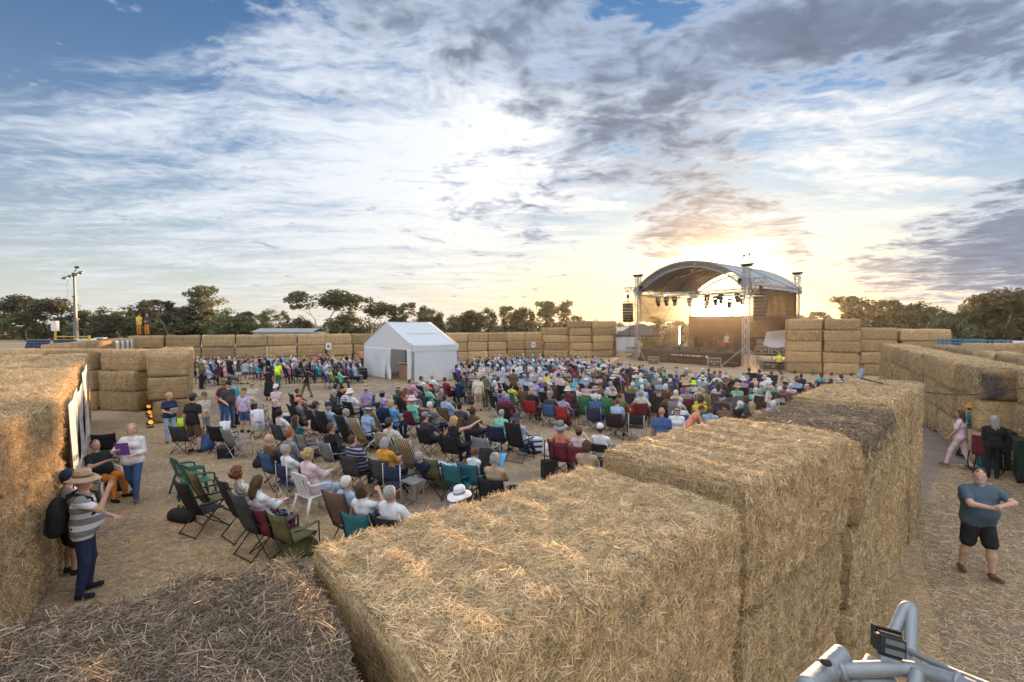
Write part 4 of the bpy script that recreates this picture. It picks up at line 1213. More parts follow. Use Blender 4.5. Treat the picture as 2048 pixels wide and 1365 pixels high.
mb = MB(); mb.box((-1.35, -.3, 3.75), (.42, .3, .85)); mb.build('control_box', M_white, lt)
mb = MB(); mb.lathe([(.0, 0), (.22, 0), (.2, .2), (0, .26)], 12, c=(.35, -.4, 2.45)); mb.build('globe', M_white, lt)
for y in (-.8, .8): wheel(lt, 0, y)

# ------------------------------------------------------------------ white marquee
ta, tb = Vector((-11.2, 35.6)), Vector((-6.45, 30.4))
tfx = (tb - ta); TW = tfx.length; trz = math.atan2(tfx.y, tfx.x); TD = 3.6; TE, TR = 2.42, 3.98
tent = empty('marquee', (ta.x, ta.y, 0), trz); tag(tent, 'white gabled marquee tent with one open curtain doorway', 'marquee')
h2 = TW / 2
def rib(mb, y):
    for (a, b) in (((0, y, 0), (0, y, TE)), ((0, y, TE), (h2, y, TR)), ((h2, y, TR), (TW, y, TE)), ((TW, y, TE), (TW, y, 0))): mb.bar(a, b, .09)
mb = MB(); rib(mb, .06); rib(mb, TD - .06); mb.bar((h2, .06, 0), (h2, .06, TR), .07)
for (x, z) in ((.03, TE), (h2, TR - .04), (TW - .03, TE), (h2 / 2, (TE + TR) / 2), (h2 * 1.5, (TE + TR) / 2)): mb.bar((x, 0, z), (x, TD, z), .06)
mb.build('frame', M_steel, tent)
for (x0, z0, x1, z1) in ((-.04, TE, h2, TR + .04), (h2, TR + .04, TW + .04, TE)):
    mb = MB(); mb.sheet(lambda a, b: (x0 + (x1 - x0) * a, -.05 + (TD + .1) * b, z0 + (z1 - z0) * a + .03 - .05 * math.sin(b * math.pi) * math.sin(a * math.pi)), 10, 8, thick=.012); mb.build('roof_panel', M_white, tent, True)
mb = MB(); mb.add([(0, -.02, TE - .25), (h2, -.02, TE - .22), (h2, -.02, TR), (0, -.02, TE)], [(0, 1, 2, 3)]).add([(h2, -.022, TE - .22), (TW, -.022, TE - .25), (TW, -.022, TE), (h2, -.022, TR)], [(0, 1, 2, 3)]); mb.build('gable', M_white, tent)
mb = MB(); mb.add([(0, TD + .02, 0), (TW, TD + .02, 0), (TW, TD + .02, TE), (h2, TD + .02, TR), (0, TD + .02, TE)], [(0, 1, 2, 3, 4)]); mb.build('rear_wall', M_white, tent)
def curtain(x0, y0, x1, y1, z0, z1, amp, fr, name, pinch=0.0, nu=40):
    mb = MB(); L = math.hypot(x1 - x0, y1 - y0); nx, ny = -(y1 - y0) / L, (x1 - x0) / L
    def fn(a, b):
        aa = a
        if pinch: aa = a * (1 - pinch * math.sin(b * math.pi) ** 2 * .6 - pinch * (1 - b) * .15)
        k = amp * (math.sin(a * L * fr + 3 * b) * .6 + math.sin(a * L * fr * .4 + 1 - 4 * b) * .6) * (1.15 - b)
        return (x0 + (x1 - x0) * aa + nx * k, y0 + (y1 - y0) * aa + ny * k, z0 + (z1 - z0) * b)
    mb.sheet(fn, nu, 16, thick=.01)
    return mb.build(name, M_white, tent, True)
curtain(.02, -.03, h2 - .05, -.03, .02, TE - .2, .07, 3.2, 'front_wall')
curtain(h2 - .02, -.05, h2 + .75, -.05, .02, TE - .2, .10, 9.0, 'door_curtain', .55)
curtain(TW - .03, -.05, TW - .62, -.05, .02, TE - .2, .10, 9.0, 'door_curtain', .35)
curtain(TW + .03, .0, TW + .03, TD, .02, TE - .18, .05, 2.6, 'side_wall')
mb = MB(); mb.sheet(lambda a, b: (TW + .06 + .02 * math.sin(a * 9), -.03 + (TD + .06) * a, TE - .32 + .33 * b), 14, 2, thick=.008); mb.build('valance', M_white, tent)
curtain(-.03, 0, -.03, TD, .02, TE - .02, .05, 2.6, 'side_wall')
def tloc(x, y, z=0.0): return Matrix.Translation((ta.x, ta.y, 0)) @ Matrix.Rotation(trz, 4, 'Z') @ Vector((x, y, z))
# mixing desk in the tent and a row of speaker boxes outside
ds = empty('mixing_desk', tloc(h2 + 1.75, .9), trz); tag(ds, 'brown fronted mixing desk inside the marquee doorway', 'desk')
mb = MB(); mb.box((0, 0, .55), (2.0, .7, 1.1)); mb.build('front_panel', M_wood, ds)
mb = MB(); m3 = Matrix.Rotation(R(-8), 3, 'X'); mb.box((0, 0, 1.17), (2.1, .8, .1), mat=m3); tp = mb.build('top', pmat('desk_top', (.35, .34, .33), .5), ds)
mb = MB()
for i in range(14): mb.box((-.85 + i * .13, 0, 1.24), (.04, .5, .03), mat=m3)
mb.build('fader_bank', M_black, tp)
for i, (x, y, z, w, h, m_) in enumerate(((-.35, -1.5, 0, .9, .55, M_black), (-.3, -1.45, .56, .8, .5, M_black), (-1.1, -1.9, 0, .7, .5, M_black), (.8, -1.3, 0, .8, .8, M_black), (-.2, -1.4, 1.08, .6, .15, pmat('lid_grey', (.3, .3, .32), .5)))):
    o = empty('equipment_box', tloc(h2 - 2.2 + x, y, z), trz + .2)
    mb = MB(); mb.box((0, 0, h / 2), (w, .55, h * .97)); mb.build('body', m_, o)
    mb = MB(); mb.bar((-w * .25, -.29, h * .6), (w * .25, -.29, h * .6), .035); mb.build('handle', M_steel, o)
    mb = MB(); mb.box((0, 0, h * .8), (w * 1.02, .565, .03)); mb.build('lid_seam', M_steel, o)
    tag(o, ['black equipment box at the bottom by the marquee front', 'black equipment box stacked on another by the marquee', 'smaller black equipment box leftmost before the marquee', 'tall black equipment box by the marquee doorway', 'flat grey box on top of the equipment pile'][i], 'box', 'equipment boxes before the marquee')

# ------------------------------------------------------------------ banners on the left wall
M_ban = pmat('banner_cloth', (.74, .75, .76), .6, .04, 3, .2, 5, transl=.1)
M_ink = pmat('banner_ink', (.20, .22, .28), .7)
def lw(t, z, off=.07):       # point on the inner face of the left wall, t metres from its near corner
    q = l0 + dl * t - nl * off
    return Vector((q.x, q.y, z))
def banner(t0, t1, z0, z1, lab, emblem=None):
    mb = MB()
    mb.sheet(lambda a, b: tuple(lw(t0 + (t1 - t0) * a, z0 + (z1 - z0) * b + .10 * math.sin(a * math.pi) * (.5 - b), .14 + .06 * math.sin(a * 11 + b * 3) * (1.1 - b))), 24, 14, thick=.008)
    o = mb.build('banner', M_ban, None, True); tag(o, lab, 'banner', 'banners on the left wall')
    return o
b1 = banner(.45, 3.2, .55, 2.55, 'large white banner on the near part of the left wall')
mb = MB()
rr_ = random.Random(9)
for row in range(3):
    t = 1.0
    while t < 2.4:
        w = rr_.uniform(.05, .11); h = rr_.uniform(.10, .16)
        P = [lw(t, 1.35 - row * .22, .235), lw(t + w, 1.35 - row * .22, .235), lw(t + w, 1.35 - row * .22 + h, .235), lw(t, 1.35 - row * .22 + h, .235)]
        mb.add(P, [(0, 1, 2, 3)]); t += w + .04
mb.build('printed_lettering', M_ink, b1)
b2 = banner(3.6, 6.0, .5, 2.4, 'narrow white banner with faint red lettering on left wall')
mb = MB()
for row in range(5):
    t = 4.0
    while t < 5.5:
        w = rr_.uniform(.06, .14); h = rr_.uniform(.12, .18)
        P = [lw(t, 1.9 - row * .28, .235), lw(t + w, 1.9 - row * .28, .235), lw(t + w, 1.9 - row * .28 + h, .235), lw(t, 1.9 - row * .28 + h, .235)]
        mb.add(P, [(0, 1, 2, 3)]); t += w + .05
mb.build('printed_lettering', pmat('banner_red', (.42, .15, .12), .7), b2)
b3 = banner(6.5, 10.2, .45, 2.6, 'white banner with a sunflower emblem on the left wall')
def disc(t, z, r, off, name, mat, parent, petals=0):
    mb = MB(); n = 36; P = [lw(t, z, off)]
    for k in range(n):
        a = 2 * math.pi * k / n; q = r * (1 + (.14 * math.cos(a * petals) if petals else 0))
        P.append(lw(t + math.cos(a) * q, z + math.sin(a) * q, off))
    mb.add(P, [(0, 1 + k, 1 + (k + 1) % n) for k in range(n)]); mb.build(name, mat, parent)
disc(7.6, 1.45, .62, .245, 'emblem_petals', pmat('sunflower_yellow', (.80, .45, .03), .6), b3, 12)
disc(7.6, 1.45, .34, .255, 'emblem_centre', pmat('sunflower_dark', (.05, .035, .02), .7), b3)
# hanging panels on the far left wall
f0, f1 = Vector((-24.3, 24.9)), Vector((-29.9, 36.2)); fd = (f1 - f0).normalized(); fn_ = Vector((fd.y, -fd.x))
for i, (t, w) in enumerate(((7.6, .7), (8.9, .6), (10.1, .6), (11.2, .5))):
    mb = MB()
    def fq(a, b): 
        q = f0 + fd * (t + w * a) + fn_ * (.72 + .02 * math.sin(a * 9)); return (q.x, q.y, .9 + 1.85 * b)
    mb.sheet(fq, 8, 6, thick=.008)
    o = mb.build('banner', M_ban, None, True); tag(o, 'small white banner on the far left wall, %s from its near end' % ordw(i), 'banner', 'small banners on the far left wall')
# notices pinned to the back wall
for (u, v, lab) in ((657, 693, 'white notice pinned to the back wall left of the marquee'), (1067, 690, 'white notice pinned to the back wall near the short stack')):
    w0, w1 = Vector((-29.9, 36.6)), Vector((3.3, 55.6)); wd = (w1 - w0).normalized(); wn = Vector((wd.y, -wd.x))
    rd = ray(u, v); k = None
    # meet the ray with the wall's inner face
    a0 = w0 + wn * .69; den = rd.x * wd.y - rd.y * wd.x; tt = (a0.x * wd.y - a0.y * wd.x) / den
    c = Vector((rd.x * tt, rd.y * tt, CAM_H + rd.z * tt))
    mb = MB(); m3 = Matrix.Rotation(math.atan2(wd.y, wd.x), 3, 'Z'); mb.box(c, (.5, .012, .62), mat=m3)
    o = mb.build('notice', pmat('paper', (.78, .78, .76), .8)); tag(o, lab, 'notice', 'notices on the back wall')
    mb = MB(); mb.box(c - Vector((wn.x, wn.y, 0)) * -.01, (.22, .012, .25), mat=m3); mb.build('printed_block', M_ink, o)

# ------------------------------------------------------------------ coloured floor lamps by the jutting stack
M_lampo = pmat('amber_lamp', (1.0, .42, .06), .3, 0, emit=(1.0, .36, .04, 1), estr=.25)
def par(p, rz, lab, lit=True, g='floor lamps by the jutting stack'):
    o = empty('floor_lamp', p, rz)
    mb = MB(); m3 = Matrix.Rotation(R(-58), 3, 'X')
    mb.lathe([(0, -.16), (.10, -.15), (.15, -.05), (.16, .14), (.15, .14), (.14, .10), (0, .10)], 14, mat=m3, c=(0, 0, .26)); mb.build('can', M_black, o, True)
    mb = MB(); mb.lathe([(0, .115), (.14, .115)], 14, mat=m3, c=(0, 0, .26)); mb.build('lens', M_lampo if lit else M_glassd, o)
    mb = MB(); mb.box((0, .05, .02), (.3, .34, .04)).bar((-.17, 0, .02), (-.17, 0, .28), .03).bar((.17, 0, .02), (.17, 0, .28), .03); mb.build('bracket', M_black, o)
    o.scale = (.62,) * 3
    tag(o, lab, 'lamp', g)
for i, (u, v) in enumerate(((296, 822), (298, 834), (303, 842), (300, 855))):
    p = pix(u, v); par(p, R(-120), 'black floor lamp glowing amber by the jutting stack, %s from the back' % ordw(i))
for i, (u, v) in enumerate(((1587, 747), (1623, 750), (1660, 752), (1700, 752))):
    p = pix(u, v); par((p.x, p.y - .15, 0), R(180), 'unlit floor lamp at the foot of the tall right stack, %s from its left' % ordw(i), False, 'unlit floor lamps')
for i, (u, v) in enumerate(((1171, 717), (1186, 717), (1152, 716))):
    p = pix(u, v); par((p.x, p.y, 0), R(180), 'unlit floor lamp at the foot of the tall left stack, %s placed' % ordw(i), False, 'unlit floor lamps')

# ------------------------------------------------------------------ platform rail and work light at bottom right
rl = empty('platform_rail', (1.2, 1.4, 2.6)); tag(rl, 'galvanised steel pipe rail of the camera platform at bottom right', 'rail')
rl.location = (0, 0, 0)
def rp(u, v, d): return pixd(u, v, d)
def pipe(pts, r, name='pipe', par_=rl):
    mb = MB(); mb.tube(pts, r, 14); return mb.build(name, M_steel, par_, True)
def arc(pts, k=6):
    """round a polyline with Catmull-Rom so the pipe bends like bent tube"""
    P = [pts[0]] + list(pts) + [pts[-1]]; out = []
    for i in range(1, len(P) - 2):
        for t in np.linspace(0, 1, k, endpoint=False):
            a, b, c, d = P[i - 1], P[i], P[i + 1], P[i + 2]
            out.append(.5 * ((2 * b) + (c - a) * t + (2 * a - 5 * b + 4 * c - d) * t * t + (3 * b - a - 3 * c + d) * t ** 3))
    return out + [pts[-1]]
pipe(arc([rp(1762, 1330, 1.40), rp(1778, 1290, 1.42), rp(1800, 1238, 1.45), rp(1811, 1216, 1.46), rp(1820, 1216, 1.46), rp(1823, 1232, 1.44), rp(1822, 1270, 1.41), rp(1820, 1330, 1.36)]), .0165)
pipe(arc([rp(1612, 1376, 1.18), rp(1640, 1350, 1.25), rp(1664, 1327, 1.29), rp(1684, 1309, 1.32)]), .026)
pipe(arc([rp(1652, 1343, 1.27), rp(1700, 1340, 1.28), rp(1760, 1338, 1.29), rp(1806, 1337, 1.29), rp(1846, 1343, 1.265), rp(1900, 1360, 1.21), rp(1975, 1388, 1.14)]), .0205)
pipe(arc([rp(1836, 1344, 1.268), rp(1832, 1372, 1.25), rp(1820, 1430, 1.22)]), .0205)
pipe(arc([rp(1818, 1302, 1.37), rp(1850, 1318, 1.31), rp(1915, 1346, 1.22), rp(1995, 1378, 1.12)]), .0085)
pipe(arc([rp(1700, 1376, 1.24), rp(1722, 1345, 1.33), rp(1738, 1316, 1.40)]), .011)
pipe([rp(1700, 1362, 1.30), rp(1742, 1362, 1.29), rp(1790, 1364, 1.28)], .010)
mb = MB(); mb.tube([rp(1640, 1343, 1.268), rp(1662, 1343, 1.270)], .0295, 16); mb.build('clamp', M_steel, rl, True)
mb = MB(); mb.tube([rp(1675, 1342, 1.274), rp(1683, 1342, 1.274)], .026, 16); mb.build('clamp', M_steel, rl, True)
mb = MB(); mb.tube([rp(1914, 1364, 1.195), rp(1922, 1367, 1.188)], .0245, 16); mb.build('clamp', M_steel, rl, True)
mb = MB(); c = rp(1652, 1327, 1.24); mb.lathe([(0, .012), (.012, .008), (.014, 0), (0, -.01)], 10, c=c); mb.build('bolt', M_black, rl)
wl = empty('work_light', (0, 0, 0)); tag(wl, 'black finned square work light clamped on the pipe rail', 'work light')
c = rp(1779, 1290, 1.31); m3 = Matrix.Rotation(R(-20), 3, 'Z') @ Matrix.Rotation(R(-18), 3, 'X') @ Matrix.Rotation(R(6), 3, 'Y')
hb = bmesh.new(); bmesh.ops.create_cube(hb, size=1.0)
for v in hb.verts: v.co = m3 @ Vector((v.co.x * .092, v.co.y * .05, v.co.z * .078)) + c
bmesh.ops.bevel(hb, geom=hb.edges[:], offset=.012, segments=3, affect='EDGES')
me = bpy.data.meshes.new('housing'); hb.to_mesh(me); hb.free(); me.materials.append(M_black); link('housing', me, wl)
mb = MB()
for i in range(9): mb.box(c + m3 @ Vector((-.04 + i * .01, .035, .012)), (.0035, .04, .075), mat=m3)
mb.build('cooling_fins', M_black, wl)
for z in (.014, -.017):
    mb = MB(); mb.box(c + m3 @ Vector((.008, -.0262, z)), (.058, .004, .018), mat=m3); mb.build('lens', pmat('lens_glass', (.10, .10, .10), .12, .1, 60, spec=.7), wl)
mb = MB(); mb.box(c + m3 @ Vector((0, .01, -.05)), (.06, .05, .02), mat=m3).box(c + m3 @ Vector((0, .02, -.075)), (.03, .03, .04), mat=m3); mb.build('bracket', M_steel, wl)
wl.scale = (.78,) * 3; wl.location = c * (1 - .78)
# cable slung over the foreground wall
mb = MB(); A_, B_ = pix(1722, 757, WALL_H + .12), pixd(2060, 774, 11.0)
mb.tube([A_.lerp(B_, t) + Vector((0, 0, -.25 * math.sin(t * math.pi))) for t in np.linspace(0, 1, 12)], .012, 6)
o = mb.build('cable', M_rope); tag(o, 'thin dark cable slung from the foreground wall across the aisle', 'cable')

# ------------------------------------------------------------------ loose straw lying on the ground
def litter(poly, n, seed, name, lab, w=.006, ln=(.05, .16)):
    V = np.array([[*pix(u, v)] for (u, v) in poly]); Fq = np.array([[0, 1, 2, 3]])
    V[:, 2] = 0.0
    if np.cross(V[1] - V[0], V[2] - V[0])[2] < 0: V = V[::-1].copy()
    a, b, c = straw_geo(V, Fq, n, ln, w, .12, seed, zmin=-1)
    a[:, 2] = np.maximum(a[:, 2], .004)
    o = link(name, np_mesh(name, a, b, M_straw, False, c)); tag(o, lab, 'straw', kind='stuff')
litter([(1640, 1365), (2300, 1365), (2150, 930), (1890, 930)], 34000, 71, 'straw_litter', 'loose straw trodden into the right aisle floor')
litter([(60, 1230), (640, 1100), (1000, 900), (200, 860)], 42000, 72, 'straw_litter', 'loose straw trodden into the arena floor in front', .007)
litter([(150, 900), (1250, 960), (1150, 800), (330, 800)], 24000, 73, 'straw_litter', 'loose straw scattered over the middle arena floor', .010)
# ------------------------------------------------------------------ bodies: smooth-blended tapered capsules, meshed by surface nets
SKIN, SHIRT, PANT, SHOE, DARK = 0, 1, 2, 3, 4
class Body:
    def __init__(self): self.pr = []
    def cap(self, a, b, ra, rb, tag_, k=.02):
        self.pr.append((np.array(a, float), np.array(b, float), ra, rb, tag_, k, None)); return self
    def ell(self, c, r, tag_, k=.02, rot=None):
        self.pr.append((np.array(c, float), None, np.array(r, float), None, tag_, k, rot)); return self
def surfnet(F, org, vs):
    ins = F < 0
    nx, ny, nz = F.shape
    def sub(A, i, j, k): return A[i:nx - 1 + i, j:ny - 1 + j, k:nz - 1 + k]
    cnt = np.zeros((nx - 1, ny - 1, nz - 1), np.int8)
    for i in (0, 1):
        for j in (0, 1):
            for k in (0, 1): cnt += sub(ins, i, j, k)
    act = (cnt > 0) & (cnt < 8)
    idx = np.argwhere(act)
    pos = np.zeros((len(idx), 3)); num = np.zeros(len(idx))
    I, J, K = idx.T
    corners = [(i, j, k) for i in (0, 1) for j in (0, 1) for k in (0, 1)]
    for a in corners:
        for ax in range(3):
            if a[ax] == 1: continue
            b = list(a); b[ax] = 1
            fa = F[I + a[0], J + a[1], K + a[2]]; fb = F[I + b[0], J + b[1], K + b[2]]
            cr = (fa < 0) != (fb < 0)
            t = np.where(cr, fa / np.where(cr, fa - fb, 1), 0)
            p = np.tile(np.array(a, float), (len(idx), 1)); p[:, ax] += t
            pos += p * cr[:, None]; num += cr
    pos = (pos / num[:, None] + idx) * vs + org
    vid = -np.ones(act.shape, np.int64); vid[act] = np.arange(len(idx))
    quads = []
    for ax in range(3):
        sl0 = [slice(1, -1)] * 3; sl1 = [slice(1, -1)] * 3
        sl0[ax] = slice(0, -1); sl1[ax] = slice(1, None)
        a = ins[tuple(sl0)]; b = ins[tuple(sl1)]
        e = np.argwhere(a != b)
        if not len(e): continue
        off = np.ones(3, int); off[ax] = 0
        e = e + off
        o1, o2 = [(1, 2), (2, 0), (0, 1)][ax]
        def cell(d1, d2):
            c = e.copy(); c[:, o1] -= d1; c[:, o2] -= d2
            return vid[c[:, 0], c[:, 1], c[:, 2]]
        q = np.stack([cell(1, 1), cell(0, 1), cell(0, 0), cell(1, 0)], 1)
        fl = ins[tuple(e.T)]
        q[~fl] = q[~fl][:, ::-1]
        quads.append(q)
    return pos, np.concatenate(quads), idx
def mesh_body(body, vs, name, mats, smooth_it=1, noise=None):
    lo = np.full(3, 1e9); hi = -lo
    for (a, b, ra, rb, *_ ) in body.pr:
        if b is None: r = ra.max(); lo = np.minimum(lo, a - r); hi = np.maximum(hi, a + r)
        else: r = max(ra, rb); lo = np.minimum(lo, np.minimum(a, b) - r); hi = np.maximum(hi, np.maximum(a, b) + r)
    lo -= 3 * vs; hi += 3 * vs
    n = np.ceil((hi - lo) / vs).astype(int) + 1
    F = np.full(n, .5, np.float32); M = np.full(n, .5, np.float32); T = np.zeros(n, np.int8)
    for (a, b, ra, rb, tg, k, rot) in body.pr:
        m = k + 3 * vs
        if b is None: r = ra.max(); l, h = a - r - m, a + r + m
        else: r = max(ra, rb); l, h = np.minimum(a, b) - r - m, np.maximum(a, b) + r + m
        i0 = np.maximum(((l - lo) / vs).astype(int), 0); i1 = np.minimum(((h - lo) / vs).astype(int) + 2, n)
        g = np.stack(np.meshgrid(*[np.arange(i0[q], i1[q]) * vs + lo[q] for q in range(3)], indexing='ij'), -1).astype(np.float32)
        if b is None:
            q = g - a
            if rot is not None: q = q @ rot
            kk = np.linalg.norm(q / ra, axis=-1)
            d = (kk - 1) * np.min(ra) * (.6 + .4 * np.clip(kk, 0, 1.5))
        else:
            ab = b - a; L2 = max(float(ab @ ab), 1e-9)
            t = np.clip(((g - a) @ ab) / L2, 0, 1)
            d = np.linalg.norm(g - a - t[..., None] * ab, axis=-1) - (ra + (rb - ra) * t)
        s = tuple(slice(i0[q], i1[q]) for q in range(3))
        f0 = F[s]
        if k > 0:
            h_ = np.clip(.5 + .5 * (f0 - d) / k, 0, 1)
            F[s] = f0 * (1 - h_) + d * h_ - k * h_ * (1 - h_)
        else: F[s] = np.minimum(f0, d)
        better = d < M[s]
        T[s] = np.where(better, tg, T[s]); M[s] = np.minimum(M[s], d)
    if noise:
        g = np.stack(np.meshgrid(*[np.arange(n[q]) * vs + lo[q] for q in range(3)], indexing='ij'), -1).reshape(-1, 3)
        near_ = np.abs(F).ravel() < .05
        add = np.zeros(F.size, np.float32); add[near_] = noise(g[near_])
        F = F + add.reshape(F.shape)
    V, Q, idx = surfnet(F, lo, vs)
    tv = T[idx[:, 0], idx[:, 1], idx[:, 2]]
    for _ in range(smooth_it):
        acc = np.zeros_like(V); c = np.zeros(len(V))
        for i in range(4):
            j = (i + 1) % 4
            np.add.at(acc, Q[:, i], V[Q[:, j]]); np.add.at(c, Q[:, i], 1)
            np.add.at(acc, Q[:, j], V[Q[:, i]]); np.add.at(c, Q[:, j], 1)
        V = V * .5 + .5 * acc / np.maximum(c, 1)[:, None]
    me = np_mesh(name, V, Q, mats, True)
    if len(mats) > 1:
        ft = np.sort(tv[Q], 1)[:, 1]
        me.polygons.foreach_set('material_index', ft.astype(np.int32))
    me.update()
    return me

def ik(a, c, l1, l2, hint):
    a, c, hint = Vector(a), Vector(c), Vector(hint)
    d = c - a; L = d.length
    if L > (l1 + l2) * .995: c = a + d * ((l1 + l2) * .995 / L); d = c - a; L = d.length
    d.normalize()
    x = (l1 * l1 - l2 * l2 + L * L) / (2 * L)
    h = math.sqrt(max(l1 * l1 - x * x, 0))
    hint = hint - d * hint.dot(d)
    if hint.length < 1e-4: hint = d.orthogonal()
    return a + d * x + hint.normalized() * h, c

def make_body(name, pelvis=(0, 0, .95), lean=0.0, twist=0.0, side=0.0, girth=1.0, fem=False, hands=None, feet=None, head=(0, 0), sleeve='short', legs='long', untuck=True,
              belly=0.0, vs=.015, elbow_out=.35, elbow_z=-.25, knee=(0, 1, .15), beard=False, curl=.6, hs=1.0, skirt=0.0, neckline=False, barefoot=False, hem=0.0, pts_up=(0, 0)):
    """facing +Y, right hand at +X. hands = (left target, right target); feet = (left, right) ankle positions"""
    B = Body(); P = Vector(pelvis)
    up = Vector((math.sin(side), -math.sin(lean), math.cos(lean) * math.cos(side))).normalized()
    rt = Vector((math.cos(twist), math.sin(twist), 0)); rt = (rt - up * rt.dot(up)).normalized()
    fw_ = up.cross(rt)
    hipr = Vector((1, 0, 0))
    g = girth; sw = (.165 if fem else .185) * (0.6 + .4 * g); hw = (.095 if fem else .085)
    W_ = P + up * .16; C_ = P + up * .34; S_ = P + up * .455; N_ = P + up * .53
    # torso
    tp = PANT if not untuck else SHIRT
    B.cap(P - hipr * hw, P + hipr * hw, .118 * g, .118 * g, tp, .05)
    B.cap(W_ - rt * .055, W_ + rt * .055, (.105 if fem else .115) * g, (.105 if fem else .115) * g, SHIRT, .08)
    if belly: B.ell(W_ + fw_ * (.05 + belly * .5) - up * .02, (.15 * g + belly * .4, .12 * g + belly, .17), SHIRT, .08)
    B.cap(C_ - rt * (sw - .085), C_ + rt * (sw - .085), .108 * g, .108 * g, SHIRT, .08)
    if fem:
        for s in (-1, 1): B.ell(C_ + rt * s * .075 + fw_ * .085 - up * .02, (.07, .06, .065), SHIRT, .04)
    B.cap(S_ - rt * (sw - .03), S_ + rt * (sw - .03), .066 * (.5 + .5 * g), .066 * (.5 + .5 * g), SHIRT, .06)
    B.cap(S_ + up * .02, N_, .075, .058, SHIRT if not neckline else SKIN, .05)
    # head
    hy, hp = head
    hf = (Matrix.Rotation(hy, 3, up) @ fw_)
    hr = hf.cross(up * 1.0).normalized(); hu = hr.cross(hf).normalized()
    hup = (Vector((0, 0, 1)) * .55 + up * .45).normalized()
    hf = (hf - hup * hf.dot(hup)).normalized(); hr = hf.cross(hup).normalized()
    hf2 = (hf * math.cos(hp) + hup * math.sin(hp)); hu = hr.cross(hf2)
    Hc = N_ + up * .03 + hu * .125 + hf2 * .02
    B.cap(S_ + up * .04, N_ + up * .06 + hf * .01, .058, .054, SKIN, .03)
    rot = np.array([list(hr), list(hf2), list(hu)]).T
    B.ell(Hc + hu * .02, (.078, .098, .104), SKIN, .03, rot)
    B.ell(Hc + hf2 * .028 - hu * .052, (.056, .066, .066), SKIN, .03, rot)       # jaw
    B.cap(Hc + hf2 * .09 + hu * .02, Hc + hf2 * .108 - hu * .018, .010, .015, SKIN, .012)     # nose
    for s in (-1, 1):
        B.ell(Hc + hr * s * .076 - hu * .005 - hf2 * .005, (.014, .024, .034), SKIN, .008, rot)   # ears
        B.ell(Hc + hr * s * .031 + hf2 * .0865 + hu * .016, (.014, .010, .007), DARK, .0, rot)    # eyes
        B.cap(Hc + hr * s * .018 + hf2 * .094 + hu * .034, Hc + hr * s * .045 + hf2 * .086 + hu * .034, .006, .006, DARK, .004)
    B.cap(Hc - hr * .02 + hf2 * .088 - hu * .05, Hc + hr * .02 + hf2 * .088 - hu * .05, .006, .006, SKIN if not beard else DARK, .006)
    if beard:
        B.ell(Hc + hf2 * .045 - hu * .085, (.058, .058, .045), DARK, .01, rot)
        B.cap(Hc - hr * .03 + hf2 * .088 - hu * .033, Hc + hr * .03 + hf2 * .088 - hu * .033, .011, .011, DARK, .005)
        for s in (-1, 1): B.cap(Hc + hr * s * .066 + hf2 * .02 - hu * .02, Hc + hr * s * .05 + hf2 * .055 - hu * .08, .016, .02, DARK, .006)
    # arms
    hands = hands or ((-.22, .05, .78), (.22, .05, .78))
    for s, tgt in zip((-1, 1), hands):
        sh = S_ + rt * s * sw - up * .01
        el, wr = ik(sh, tgt, .285, .255, (s * elbow_out, -.6, elbow_z))
        gg = .6 + .4 * g
        B.cap(sh, el, .052 * gg, .040 * gg, SKIN, .025)
        B.cap(el, wr, .040 * gg, .027, SKIN, .02)
        if sleeve == 'short': B.cap(sh, sh.lerp(el, .62), .064 * gg, .060 * gg, SHIRT, .012)
        elif sleeve == 'long':
            B.cap(sh, el, .063 * gg, .054 * gg, SHIRT, .02); B.cap(el, wr.lerp(el, .04), .054 * gg, .038, SHIRT, .015)
        elif sleeve == 'three':
            B.cap(sh, el, .066 * gg, .058 * gg, SHIRT, .02); B.cap(el, wr.lerp(el, .5), .056 * gg, .052, SHIRT, .01)
        elif sleeve == 'cap': B.cap(sh, sh.lerp(el, .2), .060 * gg, .056 * gg, SHIRT, .012)
        # hand
        fd_ = (wr - el).normalized(); pn = (Vector((0, 0, -1)) - fd_ * -fd_.z)
        if pn.length < .3: pn = Vector((-s, .2, 0)) - fd_ * Vector((-s, .2, 0)).dot(fd_)
        pn.normalize(); lat = fd_.cross(pn).normalized() * s
        pk = wr + fd_ * .075
        B.cap(wr + lat * .012, pk + lat * .022, .022, .018, SKIN, .012); B.cap(wr - lat * .012, pk - lat * .024, .022, .017, SKIN, .012)
        fr_ = max(.0085, vs * .62) if vs > .011 else .0082
        spr = 1.0 if vs > .011 else 1.32
        for i, (o, l) in enumerate(((.033, .068), (.011, .078), (-.011, .072), (-.033, .056))):
            k0 = pk + lat * o * spr; d1 = (fd_ * math.cos(curl * .6) + pn * math.sin(curl * .6)); d2 = (fd_ * math.cos(curl * 1.7) + pn * math.sin(curl * 1.7))
            k1 = k0 + d1 * l * .5; k2 = k1 + d2 * l * .5
            B.cap(k0, k1, fr_ * 1.06, fr_, SKIN, .004); B.cap(k1, k2, fr_, fr_ * .88, SKIN, .004)
        t0 = wr + fd_ * .025 + lat * .026; t1 = t0 + (fd_ * .6 + lat * .7 + pn * .25).normalized() * .036; t2 = t1 + (fd_ * .85 + lat * .15 + pn * .35).normalized() * .03
        B.cap(t0, t1, .013, max(.0105, vs * .62), SKIN, .008); B.cap(t1, t2, max(.0105, vs * .62), max(.009, vs * .6), SKIN, .004)
    # legs
    feet = feet or ((-.10, 0, .085), (.10, .03, .085))
